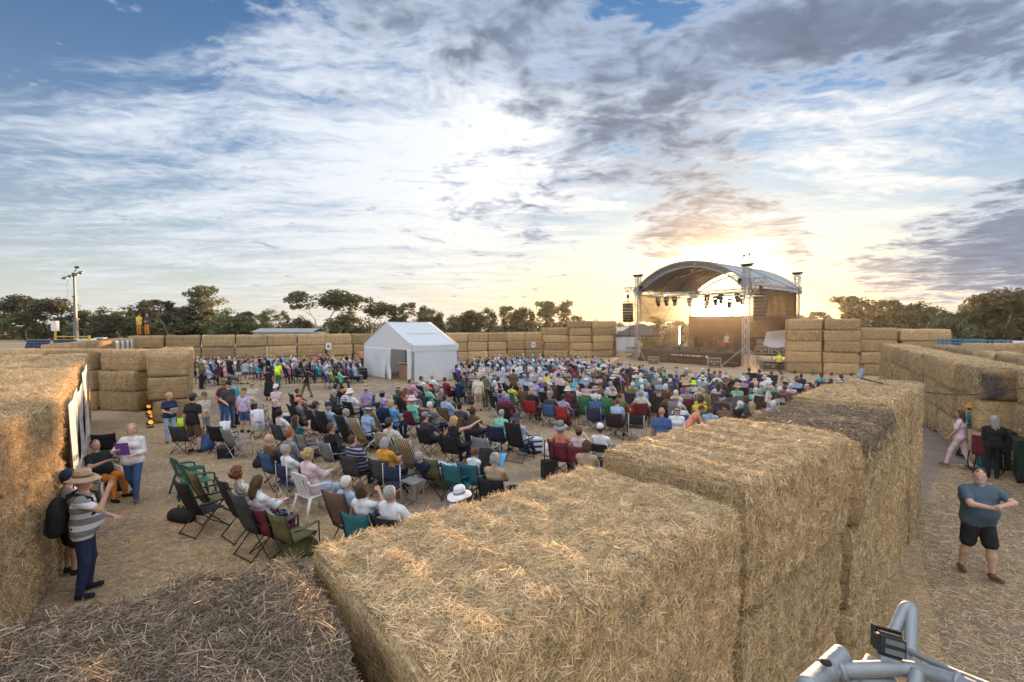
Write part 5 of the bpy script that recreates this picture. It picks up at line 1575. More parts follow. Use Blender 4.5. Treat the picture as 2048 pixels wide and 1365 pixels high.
    for s, ft in zip((-1, 1), feet):
        hp_ = P + hipr * s * (hw + .005) - Vector((0, 0, .02)); ft = Vector(ft)
        kn, an = ik(hp_, ft, .425, .41, Vector(knee) + Vector((s * .12, 0, 0)))
        gg = .55 + .45 * g
        if legs == 'long':
            B.cap(hp_, kn, .096 * gg, .066 * gg, PANT, .035); B.cap(kn, an + (kn - an).normalized() * .02, .066 * gg, .052, PANT, .03)
        else:
            B.cap(hp_, kn, .088 * gg, .056 * gg, SKIN, .03); B.cap(kn, kn.lerp(an, .35), .054 * gg, .055 * gg, SKIN, .03); B.cap(kn.lerp(an, .35), an, .055 * gg, .034, SKIN, .03)
            if legs == 'short':
                B.cap(hp_, hp_.lerp(kn, .86), .104 * gg, .092 * gg, PANT, .02)
            elif legs == 'tiny': B.cap(hp_, hp_.lerp(kn, .42), .102 * gg, .096 * gg, PANT, .02)
        # foot: toe direction from hip line, flat if near the ground
        tdir = Vector((s * .25, 1, 0)).normalized() if ft.z < .2 else Vector((s * .1, .8, .45)).normalized()
        if abs(pts_up[0 if s < 0 else 1]) > 0: tdir = Matrix.Rotation(pts_up[0 if s < 0 else 1], 3, 'X') @ tdir
        tag_f = SHOE if not barefoot else SKIN
        dn = Vector((0, 0, -.045))
        B.cap(an, an + dn, .038, .042, tag_f, .02)
        B.cap(an + dn - tdir * .03, an + dn + tdir * .145, .036, .034, tag_f, .02)
        B.cap(an + dn - tdir * .03 + Vector((0, 0, -.008)), an + dn + tdir * .15 + Vector((0, 0, -.008)), .030, .030, SHOE, .01)
    if skirt:
        K = P - Vector((0, 0, .05))
        for i in range(6):
            z = skirt * i / 5; B.cap(K - Vector((.05 + .03 * i / 5, 0, z)), K + Vector((.05 + .03 * i / 5, 0, -z)), .125 + .045 * i / 5, .125 + .045 * i / 5, SHIRT if hem else PANT, .05)
    return B, (Hc, Matrix((hr, hf2, hu)).transposed())

def head_np(fn): return fn
HAIR = {}
def hair_mesh(style):
    if style in HAIR: return HAIR[style]
    B = Body(); r = np.random.default_rng(hash(style) % 999)
    top = (0, -.012, .034)
    B.ell(top, (.087, .105, .098), 0, .0)
    if style in ('bob', 'curly', 'long', 'pony', 'bun'):
        for s in (-1, 1): B.cap((s * .062, -.01, .03), (s * .070, -.02, -.07 if style != 'pony' else -.02), .032, .03, 0, .03)
    B.ell((0, -.055, -.01), (.075, .05, .075), 0, .03)
    if style == 'bob': B.cap((-.05, -.06, -.04), (.05, -.06, -.04), .045, .045, 0, .03); B.cap((-.055, -.055, -.09), (.055, -.055, -.09), .035, .035, 0, .03)
    if style == 'long':
        for x in (-.05, 0, .05): B.cap((x, -.07, -.02), (x * 1.2, -.10, -.26 + abs(x)), .045, .028, 0, .03)
    if style == 'pony': B.ell((0, -.115, .05), (.03, .03, .03), 0, .02); B.cap((0, -.13, .05), (0, -.15, -.10), .03, .015, 0, .02)
    if style == 'bun': B.ell((0, -.09, .10), (.04, .04, .04), 0, .02)
    if style == 'curly':
        for _ in range(26):
            a = r.normal(size=3); a /= np.linalg.norm(a); a[1] -= .45
            B.ell(np.array(top) + a * (.07, .085, .075) + (0, 0, -.02), (.04, .04, .04), 0, .01)
    amp = .012 if style == 'curly' else .006
    k1 = r.normal(size=(6, 3)) * (70 if style == 'curly' else 95)
    if style != 'curly': k1[:, 2] *= .25
    def nz(g):
        base = sum(np.sin(g @ k + i) for i, k in enumerate(k1)) / 6 * amp * 2
        # keep the face open
        face = np.maximum(0, (g[:, 1] - .045) * 1.0) * (g[:, 2] < .075) + .0
        fr = np.where((g[:, 1] > .035) & (g[:, 2] < .062) & (np.abs(g[:, 0]) < .066), .06, 0)
        return (base + fr + face * .4).astype(np.float32)
    HAIR[style] = mesh_body(B, .010, 'hair', [bpy.data.materials.get('hair_default') or pmat('hair_default', (.08, .05, .03), .6)], 1, nz)
    return HAIR[style]
HATS = {}
def hat_mesh(kind):
    if kind in HATS: return HATS[kind]
    mb = MB(); sx, sy = .92, 1.12
    if kind in ('brim', 'cowboy'):
        w = .185 if kind == 'brim' else .205
        n = 28; prof = [(.088, .045), (.096, .046), (w * .75, .036), (w, .028), (w, .024), (w * .75, .030), (.092, .038)]
        mb.lathe(prof, n, 0, (0, -.012, .02), sx, sy)
        mb.lathe([(.092, .04), (.090, .08), (.086, .125), (.07, .148), (.035, .142), (0, .132)], n, 0, (0, -.012, .02), sx, sy)
        mb.lathe([(.094, .045), (.0945, .075), (.090, .075)], n, 1, (0, -.012, .02), sx, sy)
        if kind == 'cowboy': mb.vs = [(x, y, z + .9 * max(0, abs(x) - .09) ** 1.3) for (x, y, z) in mb.vs]
        else: mb.vs = [(x, y, z - .25 * max(0, (x * x + y * y) ** .5 - .1) * (1 + .4 * math.sin(3 * math.atan2(y, x)))) for (x, y, z) in mb.vs]
    elif kind == 'bucket':
        mb.lathe([(.15, -.015), (.152, -.018), (.112, .03), (.095, .045), (.09, .11), (.075, .132), (0, .135)], 24, 0, (0, -.012, .02), sx, sy)
    elif kind == 'beanie':
        mb.lathe([(.092, .01), (.096, .03), (.094, .06), (.08, .105), (.045, .13), (0, .135)], 20, 0, (0, -.012, .02), sx, sy)
    else:  # cap
        mb.lathe([(.091, .025), (.094, .05), (.09, .085), (.07, .12), (.035, .137), (0, .14)], 22, 0, (0, -.012, .02), sx, sy)
        vs_, fs = [], []
        for i in range(13):
            a = R(25 + 130 * i / 12); vs_ += [(math.cos(a) * .083, math.sin(a) * .10 - .012, .052), (math.cos(a) * .085, math.sin(a) * .10 + .085 * math.sin(a) - .012, .040 - .012 * abs(math.cos(a)))]
        for i in range(12): fs.append((2 * i, 2 * i + 2, 2 * i + 3, 2 * i + 1))
        mb.add(vs_, fs, 1); mb.add([(x, y, z - .006) for x, y, z in vs_], [tuple(reversed(f)) for f in fs], 1)
        mb.lathe([(.0, .142), (.008, .146), (.008, .14)], 8, 0, (0, -.012, .02))
    m0 = pmat('hat_default', (.5, .42, .3), .8)
    HATS[kind] = mb.mesh('hat', [m0, m0], True)
    return HATS[kind]
gl = MB(); 
for s in (-1, 1): gl.box((s * .034, .104, .014), (.05, .012, .034)); gl.bar((s * .06, .10, .02), (s * .082, -.005, .012), .006)
gl.box((0, .107, .022), (.03, .008, .008))
GLASSES = gl.mesh('sunglasses', pmat('sunglass_lens', (.012, .012, .014), .15, 0, spec=.6))

# ------------------------------------------------------------------ clothing colours and patterns
PAL = {'white': (.70, .70, .71), 'cream': (.62, .56, .46), 'black': (.020, .020, .022), 'navy': (.025, .035, .085), 'blue': (.05, .11, .25), 'pale blue': (.34, .45, .62), 'grey': (.22, .22, .23),
       'charcoal': (.06, .06, .065), 'maroon': (.16, .025, .04), 'red': (.36, .03, .035), 'orange': (.62, .22, .03), 'mustard': (.60, .30, .04), 'yellow': (.75, .58, .05), 'lime': (.45, .75, .05),
       'olive': (.13, .13, .05), 'green': (.04, .18, .08), 'mint': (.22, .58, .42), 'teal': (.03, .15, .18), 'aqua': (.08, .42, .52), 'lilac': (.46, .36, .60), 'purple': (.16, .09, .36), 'pink': (.66, .32, .42), 'hot pink': (.66, .10, .28),
       'pale pink': (.66, .50, .52), 'brown': (.15, .09, .055), 'tan': (.42, .31, .20), 'coral': (.70, .25, .16), 'hi vis': (.72, .95, .04), 'sky': (.14, .40, .70)}
def cloth(colr, pat=None, c2=(.7, .7, .7)):
    nm = 'cloth_%s_%s' % (colr.replace(' ', '_'), pat or 'plain')
    if nm in MATS: return MATS[nm]
    if not pat: return pmat(nm, PAL[colr], .85, .22, 9, .9, 11)
    ma = bpy.data.materials.new(nm); ma.use_nodes = True
    n = NT(ma.node_tree); out = n.node('ShaderNodeOutputMaterial'); p = n.node('ShaderNodeBsdfPrincipled'); tc = n.node('ShaderNodeTexCoord'); P = tc.outputs['Object']
    x, y, z = n.sep(P)
    if pat == 'stripe': f = n.m('GREATER_THAN', n.m('SINE', n.m('MULTIPLY', z, 75.0)), .25)
    elif pat == 'wide': f = n.m('GREATER_THAN', n.m('SINE', n.m('MULTIPLY', z, 38.0)), .1)
    elif pat == 'check': f = n.m('MULTIPLY', n.m('ADD', n.m('GREATER_THAN', n.m('SINE', n.m('MULTIPLY', z, 90.0)), 0), n.m('GREATER_THAN', n.m('SINE', n.m('MULTIPLY', x, 90.0)), 0)), .5)
    elif pat == 'floral':
        vo = n.node('ShaderNodeTexVoronoi'); vo.inputs['Scale'].default_value = 22; n.put(vo.inputs['Vector'], P); f = n.ss(vo.outputs['Distance'], .42, .30)
    else: f = n.ss(n.noise(P, 9, 3, .6, 2.0), .45, .6)
    c = n.mix(f, PAL[colr], c2)
    n.put(p.inputs['Base Color'], c); p.inputs['Roughness'].default_value = .85; p.inputs['Specular IOR Level'].default_value = .2
    b = n.node('ShaderNodeBump'); b.inputs['Strength'].default_value = .9; b.inputs['Distance'].default_value = .02; n.put(b.inputs['Height'], n.noise(P, 11, 3)); n.put(p.inputs['Normal'], b.outputs[0])
    n.put(out.inputs[0], p.outputs[0]); MATS[nm] = ma
    return ma
SKINS = [pmat('skin_%d' % i, c, .55, .10, 9, spec=.35) for i, c in enumerate(((.55, .33, .235), (.48, .27, .18), (.60, .38, .29), (.42, .23, .15)))]
HAIRC = {'brown': (.075, .042, .022), 'dark': (.018, .014, .012), 'blond': (.45, .30, .13), 'grey': (.34, .33, .32), 'white': (.62, .61, .58), 'red': (.28, .085, .025), 'auburn': (.16, .06, .025)}
def hairm(c): return pmat('hair_' + c, HAIRC[c], .55, .35, 40, .5, 60)
M_dark = pmat('dark_feature', (.05, .03, .025), .6)
people = []
def dress(o, shirt, pants, skin, shoe='black', face=None):
    for i, ma in enumerate((skin, shirt, pants, cloth(shoe), face or M_dark)):
        o.material_slots[i].link = 'OBJECT'; o.material_slots[i].material = ma
BODY_MATS = [SKINS[0], cloth('white'), cloth('navy'), cloth('black'), M_dark]
POSES = {}
def pose(key, **kw):
    B, hd = make_body(key, **kw)
    POSES[key] = (mesh_body(B, kw.get('vs', .015), 'person', BODY_MATS, 1), hd)
def person(key, loc, rz, shirt, pants='navy', hair=('short', 'brown'), hat=None, skin=None, shoe='black', shades=False, scale=1.0, label=None, group='people in the audience', reg=True, face=None, cat='person'):
    me, (hc, hm) = POSES[key]
    o = link('person', me, None, loc, rz)
    o.scale = (scale,) * 3
    sk_ = skin if skin is not None else random.choice(SKINS)
    dress(o, cloth(*shirt) if isinstance(shirt, tuple) else cloth(shirt), cloth(*pants) if isinstance(pants, tuple) else cloth(pants), sk_, shoe, face)
    M4 = Matrix.Translation(hc) @ hm.to_4x4()
    if hair and hair[0] != 'bald' and not (hat and hair[0] == 'short' and False):
        h = link('hair', hair_mesh(hair[0]), o); h.matrix_local = M4 @ Matrix.Diagonal((.97, .97, .93 if hat else 1, 1)); h.material_slots[0].link = 'OBJECT'; h.material_slots[0].material = hairm(hair[1])
    if hat:
        kd, cl = hat[0], hat[1]
        h = link('hat', hat_mesh(kd), o); h.matrix_local = M4 @ Matrix.Rotation(R(-4), 4, 'X') @ Matrix.Diagonal((1.06, 1.06, 1.06, 1))
        for i in range(2): h.material_slots[i].link = 'OBJECT'
        h.material_slots[0].material = cloth(cl); h.material_slots[1].material = cloth(hat[2] if len(hat) > 2 else cl)
    if shades:
        h = link('sunglasses', GLASSES, o); h.matrix_local = M4
    if label: tag(o, label, cat, group)
    if reg: people.append(o)
    return o

# seated poses: hips over the chair seat (0.44 m); origin is the point on the ground below the hips
SE = dict(pelvis=(0, 0, .55))
fk = ((-.12, .46, .085), (.12, .44, .085))
LOW = .0205
pose('sit_a', pelvis=(0, 0, .55), lean=.28, hands=((-.14, .34, .66), (.12, .36, .66)), feet=fk, vs=LOW)
pose('sit_b', pelvis=(0, 0, .55), lean=.32, fem=True, girth=.92, hands=((-.30, .24, .70), (.30, .24, .70)), feet=((-.08, .50, .085), (.10, .42, .085)), sleeve='short', legs='long', vs=LOW, head=(.35, 0))
pose('sit_c', pelvis=(0, 0, .55), lean=.10, girth=1.12, belly=.05, hands=((-.10, .30, .72), (.10, .32, .74)), feet=((-.16, .42, .085), (.16, .40, .085)), vs=LOW, legs='short', head=(-.2, 0))
pose('sit_d', pelvis=(0, 0, .55), lean=.35, girth=1.05, hands=((-.32, .22, .70), (.10, .30, .68)), feet=((-.10, .62, .085), (.08, .66, .085)), vs=LOW, sleeve='long', head=(-.45, 0))
pose('sit_e', pelvis=(0, 0, .55), lean=.22, fem=True, girth=1.05, hands=((-.06, .34, .78), (.06, .34, .80)), feet=((-.06, .44, .085), (.07, .46, .085)), vs=LOW, sleeve='three', legs='long', head=(.1, -.25))
pose('sit_f', pelvis=(0, 0, .55), lean=-.18, girth=1.0, hands=((-.12, .38, .62), (.12, .38, .62)), feet=((-.14, .34, .085), (.14, .36, .085)), vs=LOW, sleeve='short', legs='short')
pose('sit_g', pelvis=(0, 0, .55), lean=.25, fem=True, girth=.9, hands=((-.26, .22, .70), (.02, .26, 1.06)), feet=((-.08, .48, .085), (.12, .46, .085)), vs=LOW, sleeve='cap', legs='bare', skirt=0, head=(.5, .05))
pose('sit_h', pelvis=(0, 0, .55), lean=.30, girth=1.15, belly=.035, hands=((-.30, .24, .71), (.30, .24, .71)), feet=((-.15, .46, .085), (.17, .50, .085)), vs=LOW, sleeve='short', legs='long', head=(.0, .05))
pose('sit_back', pelvis=(0, 0, .55), lean=.2, twist=.5, girth=1.0, fem=True, hands=((-.28, .20, .70), (.30, .16, .72)), feet=fk, vs=LOW, sleeve='long', head=(-.9, 0))
pose('sit_kid', pelvis=(0, 0, .55), lean=.1, girth=.85, hands=((-.10, .32, .70), (.10, .30, .70)), feet=((-.09, .40, .085), (.09, .42, .085)), vs=LOW, sleeve='long', legs='short', head=(.3, -.1))
pose('sit_point', pelvis=(0, 0, .55), lean=.15, fem=True, girth=.9, hands=((-.28, .20, .70), (.48, .30, 1.16)), feet=fk, vs=.012, sleeve='none', legs='long', head=(-.3, 0), curl=.2)
pose('sit_cross', pelvis=(0, 0, .55), lean=.24, girth=.98, hands=((-.16, .30, .70), (.14, .32, .70)), feet=((-.10, .44, .085), (-.06, .52, .40)), vs=LOW, sleeve='short', legs='long', head=(.15, 0))
SIT_M = ['sit_a', 'sit_c', 'sit_d', 'sit_f', 'sit_h', 'sit_cross']; SIT_F = ['sit_b', 'sit_e', 'sit_g', 'sit_back']
# standing
pose('stand_a', hands=((-.26, .04, .80), (.26, .06, .80)), girth=1.08, belly=.04, vs=.0155)
pose('stand_b', hands=((-.10, .28, 1.12), (.10, .30, 1.10)), fem=True, girth=1.0, sleeve='short', vs=.0155, head=(.2, -.15))
pose('stand_shorts', hands=((-.29, -.02, .82), (.30, -.02, .82)), girth=1.18, belly=.03, legs='short', vs=.012, feet=((-.13, 0, .085), (.14, .04, .085)))
pose('stand_girl', hands=((-.22, .0, .82), (.24, .04, .84)), fem=True, girth=.88, legs='tiny', sleeve='cap', vs=.0155)
pose('stand_dress', hands=((-.22, .06, .82), (.20, .14, .95)), fem=True, girth=1.02, legs='bare', sleeve='three', skirt=.42, hem=1.0, vs=.0155)
pose('stand_skirt', hands=((-.30, .34, 1.18), (.20, .1, .86)), fem=True, girth=.92, legs='bare', sleeve='cap', skirt=.50, hem=1.0, vs=.0155, feet=((-.10, .10, .085), (.08, -.12, .085)))
pose('walk', hands=((-.24, .22, .92), (.24, -.10, .86)), fem=True, girth=1.0, vs=.0155, feet=((-.09, .28, .085), (.09, -.26, .12)), head=(.1, 0))
pose('stoop', pelvis=(0, -.06, .93), lean=-.65, hands=((-.12, .52, .82), (.14, .54, .84)), girth=1.0, vs=.0155, head=(0, -.3), sleeve='short')
pose('stand_coat', hands=((-.10, .24, 1.02), (.12, .26, 1.04)), girth=1.08, sleeve='long', vs=.0155)
pose('stand_polo', hands=((-.28, .0, .80), (.20, .14, .98)), girth=1.18, belly=.03, vs=.012, sleeve='short', feet=((-.14, 0, .085), (.15, .06, .085)))
pose('stand_folded', hands=((.08, .20, 1.08), (-.06, .22, 1.06)), girth=1.05, sleeve='short', vs=.0155, elbow_out=.8)
# the four figures nearest the camera get poses of their own
pose('hero_hat', hands=((-.16, .30, 1.02), (.25, .31, 1.52)), elbow_z=-1.6, girth=1.18, belly=.03, sleeve='short', vs=.0085, head=(-.35, .05), feet=((-.14, 0, .085), (.15, -.04, .085)), curl=.15, elbow_out=.5)
pose('hero_walk', hands=((-.10, .24, 1.10), (.20, .26, 1.24)), fem=True, girth=1.05, sleeve='three', vs=.0085, feet=((-.08, .12, .085), (.10, -.36, .20)), head=(.35, 0), curl=.9, hem=.1, knee=(0, 1, .0), pts_up=(0, -.5))
pose('hero_right', hands=((-.07, .35, 1.27), (.02, .33, 1.22)), elbow_z=.15, girth=1.34, belly=.045, sleeve='short', legs='short', vs=.0085, head=(-.55, -.05), feet=((-.12, .16, .085), (.13, -.14, .10)), beard=True, curl=1.25, elbow_out=1.5)
pose('hero_fire', pelvis=(0, 0, .52), lean=.18, girth=1.25, belly=.04, hands=((-.16, .24, .92), (.16, .26, .88)), feet=((-.16, .40, .085), (.18, .46, .085)), sleeve='short', vs=.0105, head=(-.35, .1), elbow_out=.7)
pose('hero_cap', hands=((-.26, .02, .80), (.24, .06, .82)), girth=1.15, belly=.05, legs='short', vs=.0105, sleeve='short', head=(.1, 0))
pose('lie_back', pelvis=(0, 0, .40), lean=.72, girth=1.0, hands=((-.20, .20, .62), (.20, .22, .62)), feet=((-.10, .80, .22), (.12, .82, .22)), vs=LOW, sleeve='long')
# ------------------------------------------------------------------ chairs: facing +Y, origin on the ground below the sitter's hips
M_frame_b = pmat('frame_black', (.03, .03, .032), .4, .1, 8, metal=.3)
M_frame_s = pmat('frame_silver', (.50, .51, .52), .35, .08, 8, metal=.7, spec=.5)
M_plw = pmat('plastic_white', (.70, .70, .68), .45, .04, 4)
M_plg = pmat('plastic_green', (.03, .13, .09), .4, .08, 4)
def stripe_mat():
    ma = bpy.data.materials.new('striped_canvas'); ma.use_nodes = True
    n = NT(ma.node_tree); out = n.node('ShaderNodeOutputMaterial'); p = n.node('ShaderNodeBsdfPrincipled'); tc = n.node('ShaderNodeTexCoord')
    x, y, z = n.sep(tc.outputs['Object'])
    f = n.m('GREATER_THAN', n.m('SINE', n.m('MULTIPLY', x, 105.0)), 0.1)
    n.put(p.inputs['Base Color'], n.mix(f, (.50, .38, .20, 1), (.07, .055, .045, 1))); p.inputs['Roughness'].default_value = .8
    n.put(out.inputs[0], p.outputs[0]); return ma
M_strp = stripe_mat()
CH = {}
def curved(x0, x1, pts, sag, nu=6, thick=.012):
    """fabric sling across x, following a profile of (y,z) points, sagging in the middle"""
    mb = MB(); n = len(pts) - 1
    def fn(a, b):
        f = b * n; i = min(int(f), n - 1); t = f - i
        y = pts[i][0] * (1 - t) + pts[i + 1][0] * t; z = pts[i][1] * (1 - t) + pts[i + 1][1] * t
        dy, dz = pts[i + 1][0] - pts[i][0], pts[i + 1][1] - pts[i][1]; L = math.hypot(dy, dz)
        k = sag * (1 - (2 * a - 1) ** 2)
        return (x0 + (x1 - x0) * a, y - k * abs(dz) / L, z - k * abs(dy) / L)
    mb.sheet(fn, nu, n * 2, thick=thick); return mb
def rods(lst, r=.011, n=6):
    mb = MB()
    for pts in lst: mb.tube(pts, r, n)
    return mb
def def_chair(kind, parts):
    """parts: (name, MB, material or 'fabric', smooth)"""
    CH[kind] = [(nm, mb.mesh(nm, [MATS.get('cloth_black_plain') or cloth('black') if ma == 'fabric' else ma], sm), ma == 'fabric') for (nm, mb, ma, sm) in parts]
    j = MB()
    for (nm, mb, ma, sm) in parts:
        j.add(mb.vs, mb.fs, 0 if ma == 'fabric' else 1)
    fm = [ma for (_, _, ma, _) in parts if ma != 'fabric']
    CH[kind + '_one'] = j.mesh('folding_chair', [cloth('black'), fm[0] if fm else M_frame_b])
w = .27
def camp(hb, frame):
    return [('seat', curved(-w, w, [(.25, .45), (.05, .42), (-.2, .41)], .03), 'fabric', True), ('backrest', curved(-w, w, [(-.20, .43), (-.26, .68), (-.33, hb)], .05), 'fabric', True),
            ('armrest', curved(.24, .33, [(.27, .62), (0, .60), (-.27, .64)], .01, 2), 'fabric', True), ('armrest', curved(-.33, -.24, [(.27, .62), (0, .60), (-.27, .64)], .01, 2), 'fabric', True),
            ('leg', rods([[(-.32, .30, .0), (.27, .25, .45)], [(.29, .30, 0), (.29, .28, .63)]]), frame, True), ('leg', rods([[(.32, .30, 0), (-.27, .25, .45)], [(-.29, .30, 0), (-.29, .28, .63)]]), frame, True),
            ('leg', rods([[(-.32, -.26, 0), (.27, -.20, .43)], [(.32, -.26, 0), (.28, .24, .44)], [(.27, -.19, .40), (.27, -.34, hb + .01)]]), frame, True),
            ('leg', rods([[(.32, -.26, 0), (-.27, -.20, .43)], [(-.32, -.26, 0), (-.28, .24, .44)], [(-.27, -.19, .40), (-.27, -.34, hb + .01)]]), frame, True)]
def_chair('camp', camp(.90, M_frame_b)); def_chair('camp_silver', camp(.92, M_frame_s))
def_chair('high', [('seat', curved(-.25, .25, [(.26, .47), (.0, .43), (-.2, .42)], .03), 'fabric', True), ('backrest', curved(-.25, .25, [(-.2, .43), (-.33, .75), (-.46, 1.14)], .05, thick=.03), 'fabric', True),
    ('armrest', MB().box((.29, 0, .64), (.05, .48, .03)), M_frame_b, False), ('armrest', MB().box((-.29, 0, .64), (.05, .48, .03)), M_frame_b, False),
    ('leg', rods([[(.28, .34, 0), (.28, -.28, .62)], [(.28, -.38, 0), (.28, .22, .63)]]), M_frame_b, True), ('leg', rods([[(-.28, .34, 0), (-.28, -.28, .62)], [(-.28, -.38, 0), (-.28, .22, .63)]]), M_frame_b, True),
    ('back_frame', rods([[(.26, -.2, .42), (.26, -.34, .75), (.26, -.47, 1.15)], [(-.26, -.2, .42), (-.26, -.34, .75), (-.26, -.47, 1.15)]]), M_frame_b, True), ('stretcher', rods([[(-.28, -.37, .03), (.28, -.37, .03)]]), M_frame_b, True), ('stretcher', rods([[(-.28, .33, .03), (.28, .33, .03)]]), M_frame_b, True)])
def_chair('lounger', [('seat', curved(-.27, .27, [(.55, .46), (.2, .43), (-.18, .36)], .03), 'fabric', True), ('backrest', curved(-.27, .27, [(-.18, .37), (-.36, .72), (-.56, 1.16)], .04), 'fabric', True),
    ('headrest', curved(-.22, .22, [(-.50, 1.00), (-.47, 1.08), (-.53, 1.16)], .01, thick=.05), 'fabric', True),
    ('side_frame', rods([[(.29, .62, .02), (.29, -.1, .60), (.29, -.30, .66)], [(.29, -.58, .02), (.29, .30, .62), (.29, -.3, .66)], [(.28, -.17, .36), (.28, -.58, 1.17)]], .014), M_frame_s, True),
    ('side_frame', rods([[(-.29, .62, .02), (-.29, -.1, .60), (-.29, -.30, .66)], [(-.29, -.58, .02), (-.29, .30, .62), (-.29, -.3, .66)], [(-.28, -.17, .36), (-.28, -.58, 1.17)]], .014), M_frame_s, True),
    ('stretcher', rods([[(-.29, -.58, .03), (.29, -.58, .03)]], .014), M_frame_s, True), ('stretcher', rods([[(-.29, .62, .03), (.29, .62, .03)]], .014), M_frame_s, True)])
def fold_white(bm, fm):
    p = [('seat', MB().box((0, .04, .45), (.42, .42, .03)), bm, False), ('backrest', curved(-.21, .21, [(-.24, .66), (-.26, .76), (-.28, .86)], .015, thick=.018), bm, True)]
    for s in (-1, 1): p += [('leg', MB().bar((s * .2, .26, 0), (s * .2, -.28, .88), .032), fm, False), ('leg', MB().bar((s * .22, -.28, 0), (s * .22, .18, .45), .032), fm, False)]
    return p + [('stretcher', MB().bar((-.2, .18, .13), (.2, .18, .13), .025), fm, False)]
def_chair('folding', fold_white('fabric', M_plw))
def mono(pm):
    p = [('seat', curved(-.23, .23, [(.25, .43), (.1, .44), (-.2, .42)], .02, thick=.02), pm, True)]
    b = MB()
    for i in range(5):
        x = -.18 + i * .09; b.sheet(lambda a, q: (x - .028 + .056 * a, -.2 - .1 * q - .03 * (1 - (x / .2) ** 2), .46 + .36 * q), 1, 4, thick=.015)
    b.sheet(lambda a, q: (-.25 + .5 * a, -.29 - .04 * (1 - (2 * a - 1) ** 2) - .02 * q, .80 + .08 * q + .03 * (1 - (2 * a - 1) ** 2)), 8, 1, thick=.02)
    p += [('backrest', b, pm, False)]
    for s in (-1, 1):
        p += [('armrest', MB().tube([(s * .26, .24, .45), (s * .28, .22, .62), (s * .28, .1, .66), (s * .27, -.22, .68), (s * .25, -.28, .78)], .025, 6), pm, True)]
        p += [('leg', MB().tube([(s * .25, .30, 0), (s * .22, .22, .44)], [.022, .032], 6), pm, True), ('leg', MB().tube([(s * .25, -.32, 0), (s * .22, -.2, .44)], [.022, .032], 6), pm, True)]
    return p
def_chair('plastic_white', mono(M_plw)); def_chair('plastic_green', mono(M_plg))
def_chair('director', [('seat', curved(-.24, .24, [(.24, .46), (0, .45), (-.22, .45)], .02), 'fabric', True), ('backrest', curved(-.24, .24, [(-.24, .58), (-.26, .74), (-.28, .90)], .03), 'fabric', True),
    ('armrest', MB().box((.28, 0, .66), (.05, .5, .03)), M_frame_b, False), ('armrest', MB().box((-.28, 0, .66), (.05, .5, .03)), M_frame_b, False),
    ('leg', rods([[(.26, .24, 0), (.26, .24, .65)], [(.26, -.24, 0), (.26, -.26, .92)], [(.26, .24, .02), (.26, -.24, .02)]], .014), M_frame_s, True), ('leg', rods([[(-.26, .24, 0), (-.26, .24, .65)], [(-.26, -.24, 0), (-.26, -.26, .92)], [(-.26, .24, .02), (-.26, -.24, .02)]], .014), M_frame_s, True),
    ('cross_brace', rods([[(-.26, .24, .04), (.26, .24, .44)], [(.26, .24, .04), (-.26, .24, .44)], [(-.26, -.24, .04), (.26, -.24, .44)], [(.26, -.24, .04), (-.26, -.24, .44)]], .011), M_frame_s, True)])
CNAME = {'camp': ('camp_chair', 'folding camp chair with black frame'), 'camp_silver': ('camp_chair', 'folding camp chair with silver frame'), 'high': ('recliner_chair', 'high backed folding chair'), 'lounger': ('lounger_chair', 'reclining lounger chair'),
         'folding': ('folding_chair', 'slim folding chair'), 'plastic_white': ('plastic_chair', 'moulded plastic garden chair'), 'plastic_green': ('plastic_chair', 'moulded plastic garden chair'), 'director': ('director_chair', 'director chair with silver frame')}
chairs = []
def zone(u, v):
    if u < 740 and v < 750: return 'by the left back wall'
    if u < 1200 and v < 728: return 'by the right back wall'
    if 900 < u < 1190 and v < 765: return 'in white chair rows'
    if v < 765 and u < 1440: return 'in front rows'
    if v < 790 and u >= 1440: return 'by the right stack'
    if u < 900 and v < 830: return 'near the tent'
    if v < 840: return 'in middle rows' if u < 1440 else 'beside the dark bale'
    return 'in nearest rows'
def chair(kind, colr, loc, rz, detail=True, label=None, reg=True, scale=1.0):
    nm, ds_ = CNAME[kind]
    cn = colr if kind not in ('plastic_white', 'plastic_green') else kind[8:]
    ma = M_strp if colr == 'striped' else (M_plw if (kind == 'folding' and colr == 'white') else cloth(colr) if colr in PAL else None)
    if detail:
        o = empty(nm, loc, rz)
        for (pn, me, fab) in CH[kind]:
            c = link(pn, me, o)
            if fab: c.material_slots[0].link = 'OBJECT'; c.material_slots[0].material = ma
    else:
        o = link(nm, CH[kind + '_one'], None, loc, rz)
        o.material_slots[0].link = 'OBJECT'; o.material_slots[0].material = ma
    o.scale = (scale,) * 3
    u, v = to_px((loc[0], loc[1], .9))
    tag(o, label or '%s %s %s' % (cn, ds_, zone(u, v)), 'chair', 'chairs of the audience')
    if reg: chairs.append(o)
    return o

STAGE_C = Vector((18.5, 45.5))
def face_to(p, tgt=STAGE_C, jit=0.0):
    d = Vector((tgt[0] - p[0], tgt[1] - p[1]))
    return math.atan2(-d.x, d.y) + jit
def hdesc(hair, hat):
    if hat: return {'brim': '%s brimmed hat', 'cowboy': '%s wide brimmed hat', 'cap': '%s cap', 'bucket': '%s bucket hat', 'beanie': '%s beanie'}[hat[0]] % hat[1]
    if hair[0] == 'bald': return 'bald head'
    return {'short': 'short %s hair', 'bob': '%s bobbed hair', 'long': 'long %s hair', 'curly': 'curly %s hair', 'pony': '%s ponytail', 'bun': '%s hair in a bun'}[hair[0]] % hair[1]
def shdesc(s): return ('%s %s' % (s[0], {'stripe': 'striped', 'wide': 'striped', 'check': 'checked', 'floral': 'floral', 'dye': 'mottled'}[s[1]])) if isinstance(s, tuple) else s
SPOTS = []
